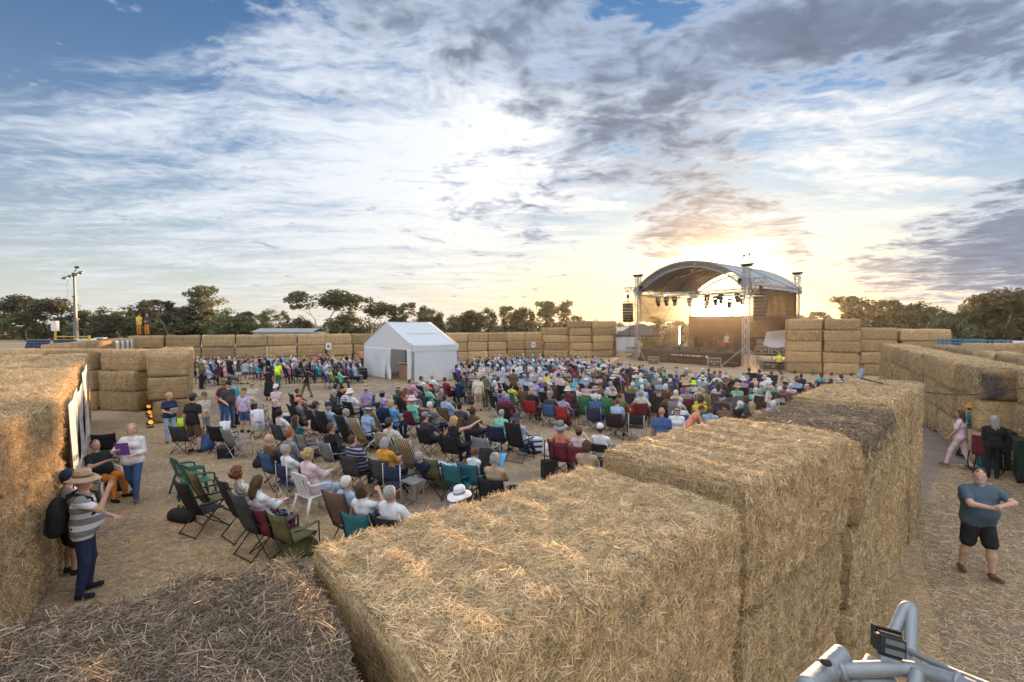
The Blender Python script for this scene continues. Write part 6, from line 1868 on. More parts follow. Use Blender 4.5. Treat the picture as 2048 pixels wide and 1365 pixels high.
def seat(u, v, shirt, hair, hat=None, ps=None, ch='camp', cc='black', pants='navy', shades=False, jit=None, hz=1.2, detail=True, label=None, tgt=None, sc=None, shoe='black', skin=None):
    h = pix(u, v, hz)
    rz = face_to(h, tgt or STAGE_C, jit if jit is not None else random.uniform(-.12, .12))
    fwv = Vector((-math.sin(rz), math.cos(rz)))
    p = Vector((h.x, h.y)) + fwv * .16
    fem = hair and hair[0] in ('bob', 'long', 'curly', 'pony', 'bun')
    ps = ps or random.choice(SIT_F if fem else SIT_M)
    sc = sc or random.uniform(.96, 1.04)
    o = person(ps, (p.x, p.y, 0), rz, shirt, pants, hair, hat, skin=skin, shades=shades, scale=sc, shoe=shoe, label=label or 'person in %s top with %s, %s' % (shdesc(shirt), hdesc(hair, hat), zone(u, v)))
    if ch: chair(ch, cc, (p.x, p.y, 0), rz, detail, scale=max(sc, .97))
    SPOTS.append(p)
    return o, p, rz
def stand(u, vf, vh, key, rz_deg, shirt, pants='navy', hair=('short', 'brown'), hat=None, shades=False, label=None, shoe='black', skin=None, z=0.0, face=None):
    """rz_deg: heading, 0 = away from the camera, 90 = to the left, -90 = to the right, 180 = to the camera"""
    p = pix(u, vf, z)
    h = (pixd(u, vh, p.y).z - z) / 1.76
    h = min(max(h, .90), 1.10)
    SPOTS.append(Vector((p.x, p.y)))
    return person(key, (p.x, p.y, z), R(rz_deg), shirt, pants, hair, hat, skin=skin, shades=shades, scale=h, label=label, shoe=shoe, group='people standing about', face=face)
F2 = (.66, .64, .60)
# ---- standing people
hero = stand(172, 1190, 946, 'hero_hat', -58, ('grey', 'wide'), 'navy', ('short', 'grey'), ('brim', 'tan', 'brown'), label='man in wide tan hat and striped shirt raising one hand at left')
stand(140, 1150, 944, 'hero_cap', -30, 'grey', 'black', ('short', 'dark'), ('cap', 'navy'), label='person in navy cap and grey top beside the raised hand man')
stand(268, 1003, 847, 'hero_walk', -160, 'white', 'blue', ('bob', 'blond'), label='woman in white shirt and jeans walking past with a purple folder', shoe='brown', shades=False)
stand(1952, 1150, 936, 'hero_right', 168, 'teal', 'black', ('short', 'dark'), label='bearded man in slate blue shirt with fists together in right aisle', shoe='brown', face=hairm('grey')).material_slots[1].material = pmat('slate_shirt', (.075, .115, .15), .85, .15, 7, .35, 9)
stand(1985, 958, 832, 'stand_coat', -25, 'black', 'black', ('long', 'grey'), label='person with long grey hair in black coat in the right aisle')
stand(1918, 938, 842, 'walk', 35, 'pale pink', 'pale pink', ('long', 'brown'), label='walker in pink shirt partly behind the foreground wall', shoe='brown')
stand(1938, 918, 838, 'walk', -140, 'teal', 'black', ('short', 'dark'), ('bucket', 'mustard'), label='walker in black trousers and mustard hat in the right aisle')
stand(340, 886, 785, 'stand_b', -125, 'navy', 'pale blue', ('curly', 'blond'), label='blond woman in navy top reading papers by the jutting stack', shoe='brown')
stand(388, 906, 789, 'stand_shorts', -8, 'black', 'brown', ('short', 'dark'), ('cap', 'charcoal'), label='man in black T-shirt, brown shorts and cap seen from behind')
stand(410, 880, 792, 'stand_folded', -120, ('cream', 'floral', (.25, .24, .24)), 'grey', ('short', 'brown'), ('cap', 'olive'), label='person in patterned shirt and olive cap beside the black T-shirt man')
stand(402, 779, 716, 'stand_a', -95, 'olive', 'black', ('short', 'brown'), label='man in olive shirt standing against the jutting stack')
stand(460, 762, 714, 'stand_a', -5, 'black', 'black', ('short', 'white'), label='white haired man in black standing near the back rows')
stand(478, 769, 720, 'stand_girl', -8, 'charcoal', 'white', ('long', 'brown'), label='girl in grey top and white shorts walking away')
stand(491, 769, 720, 'stand_girl', 8, 'pale blue', 'blue', ('bun', 'brown'), label='girl in denim shorts and pale top walking away')
stand(426, 730, 689, 'stand_folded', -170, 'pale blue', 'blue', ('short', 'dark'), label='man in pale blue shirt standing at the back wall')
stand(677, 722, 684, 'stand_coat', -4, 'navy', 'orange', ('short', 'dark'), label='firefighter in navy jacket and orange trousers at the back wall')
stand(634, 738, 702, 'stoop', -75, 'hot pink', 'navy', ('short', 'brown'), label='person in hot pink shirt leaning over the seated crowd')
stand(724, 736, 697, 'stand_folded', 160, 'coral', 'charcoal', ('short', 'red'), label='person in coral top standing at the left corner of the tent')
stand(538, 802, 736, 'stand_skirt', 22, 'black', 'black', ('bun', 'dark'), label='woman in long black dress holding out one arm')
vest = stand(557, 776, 724, 'stand_a', 168, 'hi vis', 'green', ('short', 'brown'), label='person in bright yellow safety vest walking on open ground')
stand(614, 797, 735, 'walk', 98, 'black', 'olive', ('bob', 'dark'), ('brim', 'charcoal'), label='woman in black top and olive trousers striding left')
stand(447, 849, 762, 'stand_polo', -100, 'maroon', 'blue', ('short', 'grey'), ('brim', 'olive', 'brown'), label='man in maroon shirt and brimmed hat in the standing group')
stand(458, 858, 764, 'stand_polo', -112, 'charcoal', 'blue', ('short', 'dark'), ('cap', 'black'), label='large man in black polo shirt and jeans in standing group')
stand(472, 850, 757, 'stand_a', -60, 'aqua', 'black', ('short', 'grey'), ('cap', 'charcoal'), label='man in teal shirt and cap in the standing group')
stand(489, 866, 781, 'stand_shorts', -10, ('lilac', 'dye', (.66, .60, .72)), 'blue', ('long', 'blond'), ('cap', 'olive'), label='woman in lilac tie dye top and denim shorts seen from behind')
stand(505, 850, 764, 'stand_folded', -150, ('cream', 'floral', (.12, .12, .13)), 'charcoal', ('short', 'brown'), shades=True, label='man in patterned shirt and sunglasses in the standing group')
stand(554, 856, 770, 'stand_folded', 172, 'pale pink', 'black', ('bob', 'brown'), ('cap', 'white'), label='woman in dusty pink top and white cap')
stand(941, 822, 757, 'stand_dress', 30, ('black', 'floral', (.45, .42, .36)), 'black', ('short', 'grey'), ('bucket', 'grey'), label='woman in black floral dress and grey hat at the rows')
stand(956, 823, 753, 'stand_shorts', 10, 'cream', 'tan', ('short', 'grey'), label='grey haired man in cream shirt and tan shorts from behind')
stand(970, 815, 759, 'stand_coat', -140, ('olive', 'floral', (.35, .28, .18)), 'olive', ('short', 'brown'), ('brim', 'tan'), label='person in camouflage shirt and hat facing the cream shirt man')
stand(1027, 803, 738, 'stand_coat', 5, 'brown', 'black', ('short', 'dark'), label='person in long dark clothes standing mid crowd with bag')
stand(1147, 783, 724, 'stoop', 45, 'maroon', 'brown', ('short', 'dark'), ('cap', 'brown'), label='man in maroon top leaning to talk at the white chairs')
stand(936, 720, 688, 'stand_coat', -60, 'black', 'black', ('short', 'dark'), label='man in black standing by the back wall right of tent')
stand(1558, 744, 705, 'stand_folded', 175, 'hi vis', 'black', ('short', 'grey'), label='guard in lime safety shirt beside the tall right stack')
stand(1322, 945, 815, 'stand_a', -18, 'blue', 'navy', ('bald', 'grey'), label='bald man in blue shirt seen from behind by the golden bale')
stand(1352, 930, 813, 'stand_dress', 168, 'white', 'white', ('long', 'brown'), shades=True, label='woman in loose white dress and sunglasses facing the camera')
stand(1379, 905, 810, 'stoop', -100, 'coral', 'charcoal', ('short', 'brown'), label='man in coral T-shirt bending over by the foreground bale')
stand(1450, 840, 757, 'stand_coat', -120, 'black', 'pale blue', ('short', 'brown'), ('brim', 'brown'), label='man in black jacket holding a cup in the right rows')
stand(1535, 855, 770, 'stand_dress', -125, ('cream', 'floral', (.55, .30, .28)), 'cream', ('short', 'grey'), ('brim', 'tan'), label='woman in pale floral dress and straw hat standing in rows')
stand(1722, 790, 728, 'stand_a', 60, 'pale blue', 'blue', ('short', 'grey'), ('cowboy', 'brown'), label='man in pale blue shirt and brown wide hat at right stack')
stand(1612, 850, 768, 'stand_coat', 95, 'charcoal', 'black', ('short', 'grey'), label='balding man in dark jacket holding a cup, facing left')
stand(1575, 800, 745, 'stoop', 80, 'grey', 'navy', ('short', 'brown'), label='person in grey shirt bending over near the right stack')
per = pix(1453, 703, 1.25); person('stand_folded', (per.x, per.y, 1.25), R(150), 'white', 'black', ('short', 'brown'), label='performer in white shirt on the stage', group='people standing about')
for (u, sh, lab) in ((279, 'yellow', 'firefighter in yellow jacket and orange trousers on the back wall'), (295, 'charcoal', 'firefighter in dark top and orange trousers on the back wall')):
    q = pixd(u, 669, 37.6); person('stand_folded', (q.x, q.y, 3.0), R(170), sh, 'orange', ('short', 'dark'), ('cap', 'black') if u < 285 else None, label=lab, group='people standing about')
q = tloc(h2 + 1.9, 1.75); person('stand_b', (q.x, q.y, 0), trz + R(180), 'charcoal', 'black', ('bob', 'dark'), label='sound operator behind the desk inside the marquee', group='people standing about')
# ---- seated people read off the photograph, nearest first
B_, N_ = 'black', 'navy'
seat(477, 944, ('cream', 'floral', (.55, .22, .12)), ('curly', 'auburn'), ps='sit_b', ch='high', cc='black', shades=False)
seat(507, 968, 'white', ('long', 'brown'), ps='sit_e', ch='high', cc='charcoal', pants=('navy', 'floral', (.3, .3, .38)))
seat(611, 917, 'pale pink', ('curly', 'blond'), ps='sit_e', ch='plastic_white', cc='white', pants='pale blue')
seat(570, 897, 'white', ('short', 'grey'), ps='sit_a', ch='director', cc='navy')
seat(540, 877, 'brown', ('bald', 'grey'), ps='sit_d', ch='camp', cc='blue')
seat(570, 876, 'grey', ('short', 'red'), ps='sit_kid', ch='camp', cc='navy')
seat(692, 963, 'pale blue', ('short', 'white'), ps='sit_a', ch='high', cc='brown', shades=True)
seat(722, 984, 'white', ('bob', 'brown'), ps='sit_g', ch='camp', cc='teal')
seat(781, 990, 'white', ('short', 'grey'), ps='sit_h', ch='camp', cc='black')
seat(706, 882, ('navy', 'stripe', (.3, .3, .36)), ('short', 'brown'), ps='sit_h', ch='high', cc='charcoal', face=None) if False else seat(706, 882, ('navy', 'stripe', (.3, .3, .36)), ('short', 'brown'), ps='sit_h', ch='camp', cc='charcoal')
seat(766, 889, 'mustard', ('bob', 'grey'), ps='sit_e', ch='camp', cc='charcoal', pants='navy')
seat(659, 860, 'black', ('short', 'brown'), ps='sit_back', ch='camp_silver', cc='grey', shades=True)
seat(590, 838, 'teal', ('long', 'brown'), ps='sit_g', ch='camp', cc='grey')
seat(560, 827, ('white', 'floral', (.5, .35, .35)), ('pony', 'dark'), ps='sit_b', ch='camp', cc='charcoal')
for (u, v, sh, hr_, ht, sg) in ((596, 782, 'black', ('short', 'brown'), None, True), (601, 794, 'brown', ('short', 'brown'), None, False), (599, 806, 'grey', ('short', 'dark'), ('cap', 'coral'), False), (632, 813, 'grey', ('short', 'dark'), ('cap', 'charcoal'), False),
                            (657, 817, 'pale blue', ('short', 'grey'), ('cap', 'navy'), True), (694, 823, 'pale blue', ('short', 'grey'), None, True), (722, 827, 'pale blue', ('short', 'grey'), ('brim', 'charcoal', 'white'), False)):
    seat(u, v, sh, hr_, ht, ch='high', cc='black', shades=sg)
for (u, v, sh, hr_, ht, cc, k) in ((675, 776, 'black', ('short', 'dark'), None, 'black', 'camp'), (665, 789, 'charcoal', ('bob', 'grey'), None, 'black', 'camp'), (677, 786, ('white', 'stripe', (.1, .1, .1)), ('short', 'brown'), ('beanie', 'orange'), 'black', 'camp'),
                               (701, 788, 'white', ('short', 'grey'), ('bucket', 'white'), 'black', 'camp'), (764, 789, 'lilac', ('bob', 'dark'), ('cap', 'grey'), 'blue', 'camp'), (757, 812, 'navy', ('short', 'dark'), None, 'black', 'lounger'),
                               (779, 811, 'sky', ('bob', 'blond'), None, 'navy', 'high'), (780, 851, ('cream', 'floral', (.1, .1, .14)), ('short', 'dark'), ('beanie', 'charcoal'), 'navy', 'camp'), (796, 773, 'brown', ('short', 'grey'), ('bucket', 'tan'), 'teal', 'camp'),
                               (822, 764, 'pink', ('short', 'brown'), None, 'grey', 'camp'), (844, 759, 'white', ('short', 'brown'), None, 'navy', 'camp'), (864, 754, 'white', ('bald', 'grey'), None, 'red', 'camp'), (891, 761, 'maroon', ('short', 'brown'), None, 'maroon', 'camp'),
                               (916, 761, 'navy', ('short', 'dark'), ('cap', 'navy'), 'navy', 'camp'), (856, 778, 'mint', ('bob', 'blond'), None, 'charcoal', 'camp'), (884, 782, 'grey', ('bob', 'grey'), None, 'charcoal', 'camp'), (808, 784, 'coral', ('long', 'auburn'), None, 'brown', 'camp'),
                               (891, 798, 'pale blue', ('short', 'brown'), None, 'brown', 'camp'), (822, 804, 'mint', ('bob', 'grey'), ('bucket', 'pale pink'), 'maroon', 'camp'), (860, 813, 'grey', ('short', 'white'), None, 'maroon', 'high'), (852, 832, 'charcoal', ('short', 'brown'), ('cap', 'grey'), 'black', 'camp'),
                               (920, 812, 'charcoal', ('short', 'dark'), None, 'brown', 'camp'), (946, 820, 'brown', ('bob', 'brown'), None, 'charcoal', 'camp'), (995, 829, ('mint', 'floral', (.2, .2, .15)), ('short', 'grey'), None, 'navy', 'camp'), (1012, 795, 'maroon', ('curly', 'grey'), None, 'black', 'camp')):
    seat(u, v, sh, hr_, ht, ch=k, cc=cc if k != 'lounger' else 'striped', shades=random.random() < .2)
seat(735, 777, 'lilac', ('short', 'grey'), ('brim', 'tan', 'grey'), ps='sit_f', ch='camp', cc='blue', tgt=(-4, 0), pants='grey')
seat(904, 848, 'black', ('bob', 'blond'), ps='sit_point', ch='camp', cc='black', jit=.1)
seat(1035, 838, ('pale blue', 'check', (.6, .62, .66)), ('short', 'grey'), ('brim', 'charcoal'), ps='sit_d', ch='high', cc='black')
seat(942, 908, 'white', ('short', 'auburn'), ps='sit_kid', ch='camp', cc='teal', sc=.86, hz=1.05)
seat(987, 922, 'tan', ('bun', 'grey'), ps='sit_e', ch='camp', cc='black')
seat(919, 992, 'white', ('short', 'grey'), ('brim', 'white', 'grey'), ps='sit_a', ch='camp', cc='charcoal')
seat(1122, 860, 'coral', ('bob', 'grey'), ('brim', 'grey', 'charcoal'), ps='sit_b', ch='camp', cc='maroon'); seat(1157, 865, 'pale pink', ('short', 'dark'), ('beanie', 'brown'), ps='sit_g', ch='camp', cc='maroon')
seat(1200, 860, 'white', ('short', 'brown'), ('cap', 'white'), ps='sit_cross', ch='folding', cc='black', pants='blue')
seat(1172, 900, 'tan', ('bob', 'brown'), ps='sit_e', ch='camp', cc='charcoal')
for (u, v, sh, hr_, ht, cc, k) in ((1136, 781, 'maroon', ('short', 'dark'), ('bucket', 'cream'), 'maroon', 'camp'), (1100, 791, 'charcoal', ('short', 'grey'), ('cap', 'grey'), 'blue', 'camp'), (1125, 794, ('blue', 'check', (.6, .6, .64)), ('short', 'dark'), None, 'red', 'camp'),
                               (1189, 781, 'white', ('short', 'grey'), ('brim', 'tan', 'brown'), 'navy', 'camp'), (1189, 798, 'blue', ('short', 'white'), None, 'navy', 'camp_silver'), (1211, 789, 'green', ('short', 'grey'), None, 'green', 'camp'), (1230, 807, 'pale blue', ('short', 'auburn'), None, 'black', 'camp'),
                               (1054, 778, 'lilac', ('short', 'grey'), None, 'brown', 'high'), (1062, 786, 'black', ('bob', 'blond'), None, 'red', 'camp'), (1282, 779, 'pale blue', ('short', 'white'), None, 'green', 'camp'), (1337, 792, 'brown', ('bob', 'brown'), None, 'black', 'camp'),
                               (1352, 788, 'white', ('short', 'white'), None, 'maroon', 'camp'), (1374, 782, ('grey', 'check', (.4, .38, .36)), ('bald', 'grey'), None, 'maroon', 'camp'), (1406, 785, 'pale pink', ('short', 'blond'), None, 'striped', 'lounger'), (1420, 819, 'pale blue', ('short', 'auburn'), None, 'grey', 'camp'),
                               (1481, 810, 'black', ('curly', 'white'), None, 'black', 'camp'), (1503, 814, 'charcoal', ('long', 'blond'), None, 'black', 'camp'), (1528, 812, 'hot pink', ('short', 'dark'), None, 'black', 'camp'), (1519, 828, 'coral', ('bob', 'brown'), None, 'black', 'camp'), (1452, 817, 'brown', ('short', 'brown'), None, 'black', 'camp'),
                               (1447, 848, 'coral', ('long', 'blond'), None, 'black', 'camp'), (1172, 772, 'pink', ('short', 'grey'), None, 'green', 'camp'), (1195, 772, 'brown', ('short', 'auburn'), None, 'brown', 'camp'), (1221, 768, 'white', ('short', 'grey'), None, 'charcoal', 'camp'),
                               (1226, 757, 'black', ('short', 'grey'), ('brim', 'cream', 'black'), 'black', 'camp'), (1267, 766, 'tan', ('short', 'dark'), ('cap', 'olive'), 'green', 'camp'), (1290, 765, 'charcoal', ('bob', 'grey'), None, 'black', 'camp'), (1320, 765, 'pale blue', ('short', 'grey'), ('cap', 'pale pink'), 'black', 'camp'),
                               (1331, 777, 'brown', ('bob', 'white'), None, 'maroon', 'camp'), (1372, 769, 'grey', ('short', 'brown'), ('brim', 'tan'), 'black', 'camp'), (1387, 769, 'white', ('short', 'dark'), ('bucket', 'lime'), 'black', 'camp'), (1434, 764, 'purple', ('short', 'brown'), None, 'black', 'camp'), (1472, 763, 'black', ('short', 'brown'), None, 'black', 'camp'),
                               (1486, 761, 'lilac', ('short', 'grey'), ('brim', 'cream'), 'black', 'camp'), (1509, 765, 'black', ('short', 'brown'), ('brim', 'tan'), 'black', 'camp'), (1536, 765, 'pale blue', ('short', 'grey'), ('brim', 'white'), 'navy', 'camp'), (1571, 766, 'pink', ('bob', 'brown'), ('brim', 'tan'), 'black', 'camp'),
                               (1512, 782, 'mint', ('short', 'white'), None, 'black', 'camp'), (1560, 785, 'black', ('short', 'white'), None, 'charcoal', 'camp'), (1595, 764, 'pale blue', ('short', 'dark'), ('brim', 'brown'), 'black', 'camp'), (1573, 778, 'maroon', ('short', 'brown'), None, 'black', 'camp'), (1724, 766, 'orange', ('short', 'grey'), ('brim', 'grey', 'charcoal'), 'black', 'camp'),
                               (1604, 752, 'navy', ('short', 'brown'), None, 'navy', 'camp'), (1645, 768, 'navy', ('short', 'brown'), None, 'navy', 'camp'), (1662, 762, 'aqua', ('short', 'dark'), None, 'teal', 'camp'), (1643, 752, 'aqua', ('short', 'dark'), None, 'navy', 'camp'), (1664, 770, 'lilac', ('short', 'dark'), None, 'maroon', 'camp'), (1690, 758, 'black', ('short', 'brown'), None, 'blue', 'camp'),
                               (1452, 746, 'white', ('short', 'grey'), None, 'black', 'camp'), (1487, 746, 'pale blue', ('short', 'grey'), None, 'navy', 'camp'), (1501, 744, 'charcoal', ('short', 'dark'), None, 'navy', 'high'), (1521, 746, 'black', ('short', 'brown'), None, 'navy', 'high'), (1543, 746, 'brown', ('short', 'brown'), None, 'navy', 'high'),
                               (1419, 742, 'charcoal', ('short', 'dark'), None, 'black', 'camp'), (1405, 742, 'white', ('short', 'brown'), ('beanie', 'white'), 'black', 'camp'), (1403, 752, 'white', ('bob', 'brown'), None, 'black', 'camp'), (1372, 750, 'yellow', ('short', 'dark'), None, 'black', 'camp'), (1440, 745, 'brown', ('short', 'auburn'), None, 'black', 'camp')):
    seat(u, v, sh, hr_, ht, ch=k, cc=cc, detail=v > 775)
# the firefighter by the left wall on a stool-like chair
seat(186, 884, 'black', ('short', 'dark'), ps='hero_fire', ch='plastic_white', cc='white', pants='orange', tgt=(10, 9), hz=1.27, sc=1.0, label='firefighter in black T-shirt and orange trousers seated by the left wall', jit=0.0)
# ---- the rest of the audience: rows facing the stage inside the areas the photograph shows
def inside(p, poly):
    c = False; j = len(poly) - 1
    for i in range(len(poly)):
        (xi, yi), (xj, yj) = poly[i], poly[j]
        if (yi > p[1]) != (yj > p[1]) and p[0] < (xj - xi) * (p[1] - yi) / (yj - yi) + xi: c = not c
        j = i
    return c
MAIN = [(912, 716), (1000, 711), (1090, 710), (1180, 715), (1240, 722), (1300, 732), (1400, 742), (1560, 756), (1690, 764), (1745, 778), (1640, 806), (1530, 840), (1440, 830), (1330, 802), (1240, 800), (1190, 796), (1080, 786), (1000, 792), (930, 778), (916, 750)]
BACK = [(396, 712), (470, 709), (560, 710), (640, 711), (727, 706), (727, 730), (680, 742), (620, 738), (575, 732), (520, 738), (500, 728), (440, 740), (398, 738)]
WHITE = [(915, 728), (1000, 722), (1180, 738), (1215, 750), (1160, 768), (1060, 760), (960, 752)]
KEEP_OUT = [[(1330, 700), (1330, 728), (1560, 748), (1700, 755), (1760, 740), (1560, 700)]]
cand = []
rr = random.Random(21)
ax = (Vector((20.0, 46.0)) - Vector((3.0, 26.0))).normalized(); bx = Vector((ax.y, -ax.x))
for i in range(-60, 90):
    for j in range(-80, 80):
        p = ax * (i * 1.12 + rr.uniform(-.1, .1)) + bx * (j * .74 + (i % 2) * .35 + rr.uniform(-.12, .12))
        if p.y < 9: continue
        uv = to_px((p.x, p.y, 1.2))
        if inside(uv, MAIN): z_ = 'W' if inside(uv, WHITE) else 'M'
        elif inside(uv, BACK): z_ = 'B'
        else: continue
        if rr.random() < {'W': .46, 'M': .22, 'B': .45}[z_]:
            if z_ == 'W' and rr.random() < .8: cand.append((p, uv, 'E'))
            continue
        if min((p - s).length for s in SPOTS) < .62: continue
        cand.append((p, uv, z_))
cand.sort(key=lambda c: c[0].length)
SHW = ['white', 'white', 'white', 'white', 'pale blue', 'pale blue', 'pale blue', 'cream', 'cream', 'lilac', 'grey', 'grey', 'black', 'black', 'navy', 'navy', 'pink', 'pale pink', 'charcoal', 'charcoal', 'red', 'maroon', 'mint', 'aqua', 'purple', 'blue', 'olive', 'brown', 'coral', 'sky', 'tan', 'yellow',
       ('blue', 'check', (.6, .6, .64)), ('white', 'floral', (.5, .3, .35)), ('navy', 'stripe', (.6, .6, .62)), ('cream', 'floral', (.2, .22, .3))]
HRS = [('short', 'grey'), ('short', 'brown'), ('short', 'white'), ('short', 'dark'), ('bob', 'grey'), ('bob', 'blond'), ('bob', 'brown'), ('curly', 'grey'), ('long', 'brown'), ('short', 'brown'), ('bald', 'grey'), ('pony', 'brown'), ('bob', 'white')]
HTS = [None] * 9 + [('brim', 'tan'), ('brim', 'cream', 'black'), ('cap', 'navy'), ('cap', 'white'), ('bucket', 'grey'), ('cowboy', 'brown'), ('beanie', 'charcoal')]
CCS = ['black', 'black', 'black', 'navy', 'navy', 'charcoal', 'maroon', 'green', 'blue', 'grey', 'teal', 'brown']
budget = 300 - len(people)
far_rest = []
n_ch = 0
for (p, uv, z_) in cand:
    rz = face_to(p, STAGE_C, rr.uniform(-.15, .15))
    if z_ == 'E':
        if len(chairs) < 296: chair('folding', 'white', (p.x, p.y, 0), rz, False)
        continue
    if budget <= 0:
        far_rest.append((p, rz, z_)); continue
    budget -= 1
    hr_, ht = rr.choice(HRS), rr.choice(HTS)
    sh = rr.choice(SHW)
    fem = hr_[0] in ('bob', 'long', 'curly', 'pony')
    person(rr.choice(SIT_F if fem else SIT_M), (p.x, p.y, 0), rz, sh, rr.choice(['navy', 'black', 'charcoal', 'tan', 'blue', 'grey']), hr_, ht, scale=rr.uniform(.94, 1.04),
           label='person in %s top with %s, %s' % (shdesc(sh), hdesc(hr_, ht), zone(*uv)))
    if len(chairs) < 296:
        if z_ == 'W': chair('folding', 'white', (p.x, p.y, 0), rz, False)
        else: chair(rr.choice(['camp', 'camp', 'camp', 'camp_silver', 'high']), rr.choice(CCS), (p.x, p.y, 0), rz, p.length < 19)
    else: far_rest.append((p, rz, 'C'))
uniquify(people); uniquify(chairs)
# ---- those beyond the first three hundred: one mass of people and one of chairs
def coarse(key_kw):
    B, hd = make_body('x', **key_kw)
    hc, hm = hd
    B.ell(hc + hm @ Vector((0, -.012, .034)), (.087, .10, .098), DARK, 0)
    me = mesh_body(B, .056, 'crowd_tmp', BODY_MATS, 1)
    V = np.empty(len(me.vertices) * 3); me.vertices.foreach_get('co', V); Q = np.empty(len(me.polygons) * 4, int); me.polygons.foreach_get('vertices', Q)
    T = np.empty(len(me.polygons), int); me.polygons.foreach_get('material_index', T); bpy.data.meshes.remove(me)
    return V.reshape(-1, 3), Q.reshape(-1, 4), T
CO = [coarse(dict(pelvis=(0, 0, .55), lean=.25, hands=((-.14, .34, .66), (.12, .36, .66)), feet=fk, girth=1.05)), coarse(dict(pelvis=(0, 0, .55), lean=.1, fem=True, hands=((-.3, .24, .7), (.3, .24, .7)), feet=fk)),
      coarse(dict(pelvis=(0, 0, .55), lean=.3, girth=1.1, hands=((-.3, .22, .7), (.1, .3, .7)), feet=fk, sleeve='long'))]
if far_rest:
    cm = [SKINS[0], SKINS[1]] + [cloth(c) for c in ('white', 'pale blue', 'cream', 'lilac', 'black', 'navy', 'pink', 'charcoal', 'aqua', 'white', 'grey', 'pale blue')] + [hairm(c) for c in ('grey', 'brown', 'dark', 'blond', 'white')]
    VV, QQ, TT, off = [], [], [], 0
    for (p, rz, z_) in far_rest:
        if z_ == 'C': continue
        V, Q, T = rr.choice(CO); s = rr.uniform(.94, 1.04)
        c, s_ = math.cos(rz), math.sin(rz)
        X = np.stack([V[:, 0] * c - V[:, 1] * s_ + p.x, V[:, 0] * s_ + V[:, 1] * c + p.y, V[:, 2] * s], 1)
        mp = np.array([rr.randrange(2), 2 + rr.randrange(12), rr.choice([6, 7, 12]), 6, 14 + rr.randrange(5)])
        VV.append(X); QQ.append(Q + off); TT.append(mp[T]); off += len(V)
    if VV:
        me = np_mesh('crowd', np.concatenate(VV), np.concatenate(QQ), cm, True); me.polygons.foreach_set('material_index', np.concatenate(TT).astype(np.int32)); me.update()
        tag(link('crowd', me), 'far seated audience beyond the white chair rows', 'crowd', kind='stuff')
    jm = MB(); cmats = [cloth('black'), cloth('navy'), cloth('maroon'), M_plw, M_frame_b]
    for (p, rz, z_) in far_rest:
        k = 3 if z_ == 'W' else rr.randrange(3); m3 = Matrix.Rotation(rz, 3, 'Z')
        for (c, s) in (((0, .02, .43), (.5, .46, .03)), ((0, -.27, .68), (.5, .05, .46))): jm.box(m3 @ Vector(c) + Vector((p.x, p.y, 0)), s, k, rz)
        for (a, b) in (((-.28, .26, 0), (.26, .24, .43)), ((.28, .26, 0), (-.26, .24, .43)), ((-.28, -.26, 0), (.26, -.24, .43)), ((.28, -.26, 0), (-.26, -.24, .43))):
            jm.bar(m3 @ Vector(a) + Vector((p.x, p.y, 0)), m3 @ Vector(b) + Vector((p.x, p.y, 0)), .025, None, 4)
    tag(jm.build('crowd_chairs', cmats), 'far folding chairs of the seated audience', 'chair', kind='stuff')
print('PEOPLE', len(people), 'CHAIRS', len(chairs), 'REST', len(far_rest))

# ------------------------------------------------------------------ empty chairs and belongings in front
def at(u, v): q = pix(u, v); return (q.x, q.y, 0)
def empty_chair(kind, colr, u, v, lab, off=0.0): 
    q = at(u, v); return chair(kind, colr, q, face_to(q) + off, True, lab, reg=False, scale=.90 if kind == 'high' else .96)
empty_chair('plastic_green', '', 378, 985, 'green plastic garden chair standing empty at the near left'); empty_chair('plastic_green', '', 398, 1000, 'second green plastic chair in front of the other green one')
empty_chair('high', 'black', 412, 1060, 'empty black high backed chair with jackets at near left', .1); empty_chair('high', 'olive', 430, 1035, 'empty chair draped in olive green cloth at near left')
empty_chair('camp', 'maroon', 548, 1105, 'empty maroon camp chair just behind the dark bale'); empty_chair('camp', 'olive', 588, 1118, 'empty olive camp chair nearest the foreground bales')
empty_chair('director', 'navy', 800, 1005, 'empty navy director chair with side table'); empty_chair('camp', 'charcoal', 372, 905, 'empty camp chair with lime towel beside the black T-shirt man', .6)
empty_chair('camp_silver', 'grey', 475, 915, 'empty silver framed camp chair with towel near standing group', .2); empty_chair('camp', 'purple', 520, 875, 'empty purple trimmed camp chair behind the brown jacket man')
empty_chair('camp', 'blue', 517, 842, 'empty blue camp chair beside the dusty pink top woman'); empty_chair('camp', 'black', 447, 905, 'empty black camp chair with towel near the standing group', .5)
empty_chair('lounger', 'striped', 735, 905, 'striped reclining lounger behind the black high backed chairs'); empty_chair('lounger', 'striped', 795, 945, 'striped lounger with headrest in the nearest rows'); empty_chair('lounger', 'striped', 835, 960, 'striped lounger nearest the olive camp chair')
empty_chair('camp', 'olive', 875, 985, 'empty olive camp chair with hanging cover'); empty_chair('camp', 'teal', 918, 1000, 'empty teal camp chair with cover in front'); empty_chair('high', 'black', 815, 845, 'empty black high backed chair before the striped loungers')
empty_chair('camp', 'black', 955, 915, 'empty black camp chair right of the pointing woman'); empty_chair('camp_silver', 'grey', 972, 935, 'empty grey mesh camp chair in the nearest rows'); empty_chair('camp', 'black', 215, 925, 'black folded camp chair at the left wall', 1.2)
empty_chair('camp', 'red', 1258, 850, 'empty red camp chair at the edge of the middle rows'); empty_chair('director', 'black', 1275, 880, 'empty black director chair facing the middle rows'); empty_chair('camp', 'grey', 620, 925, 'empty grey backed camp chair near the teal top woman')
empty_chair('camp', 'green', 1290, 822, 'empty green camp chair in the middle rows'); empty_chair('high', 'black', 1040, 815, 'empty black chair behind the maroon clad woman')
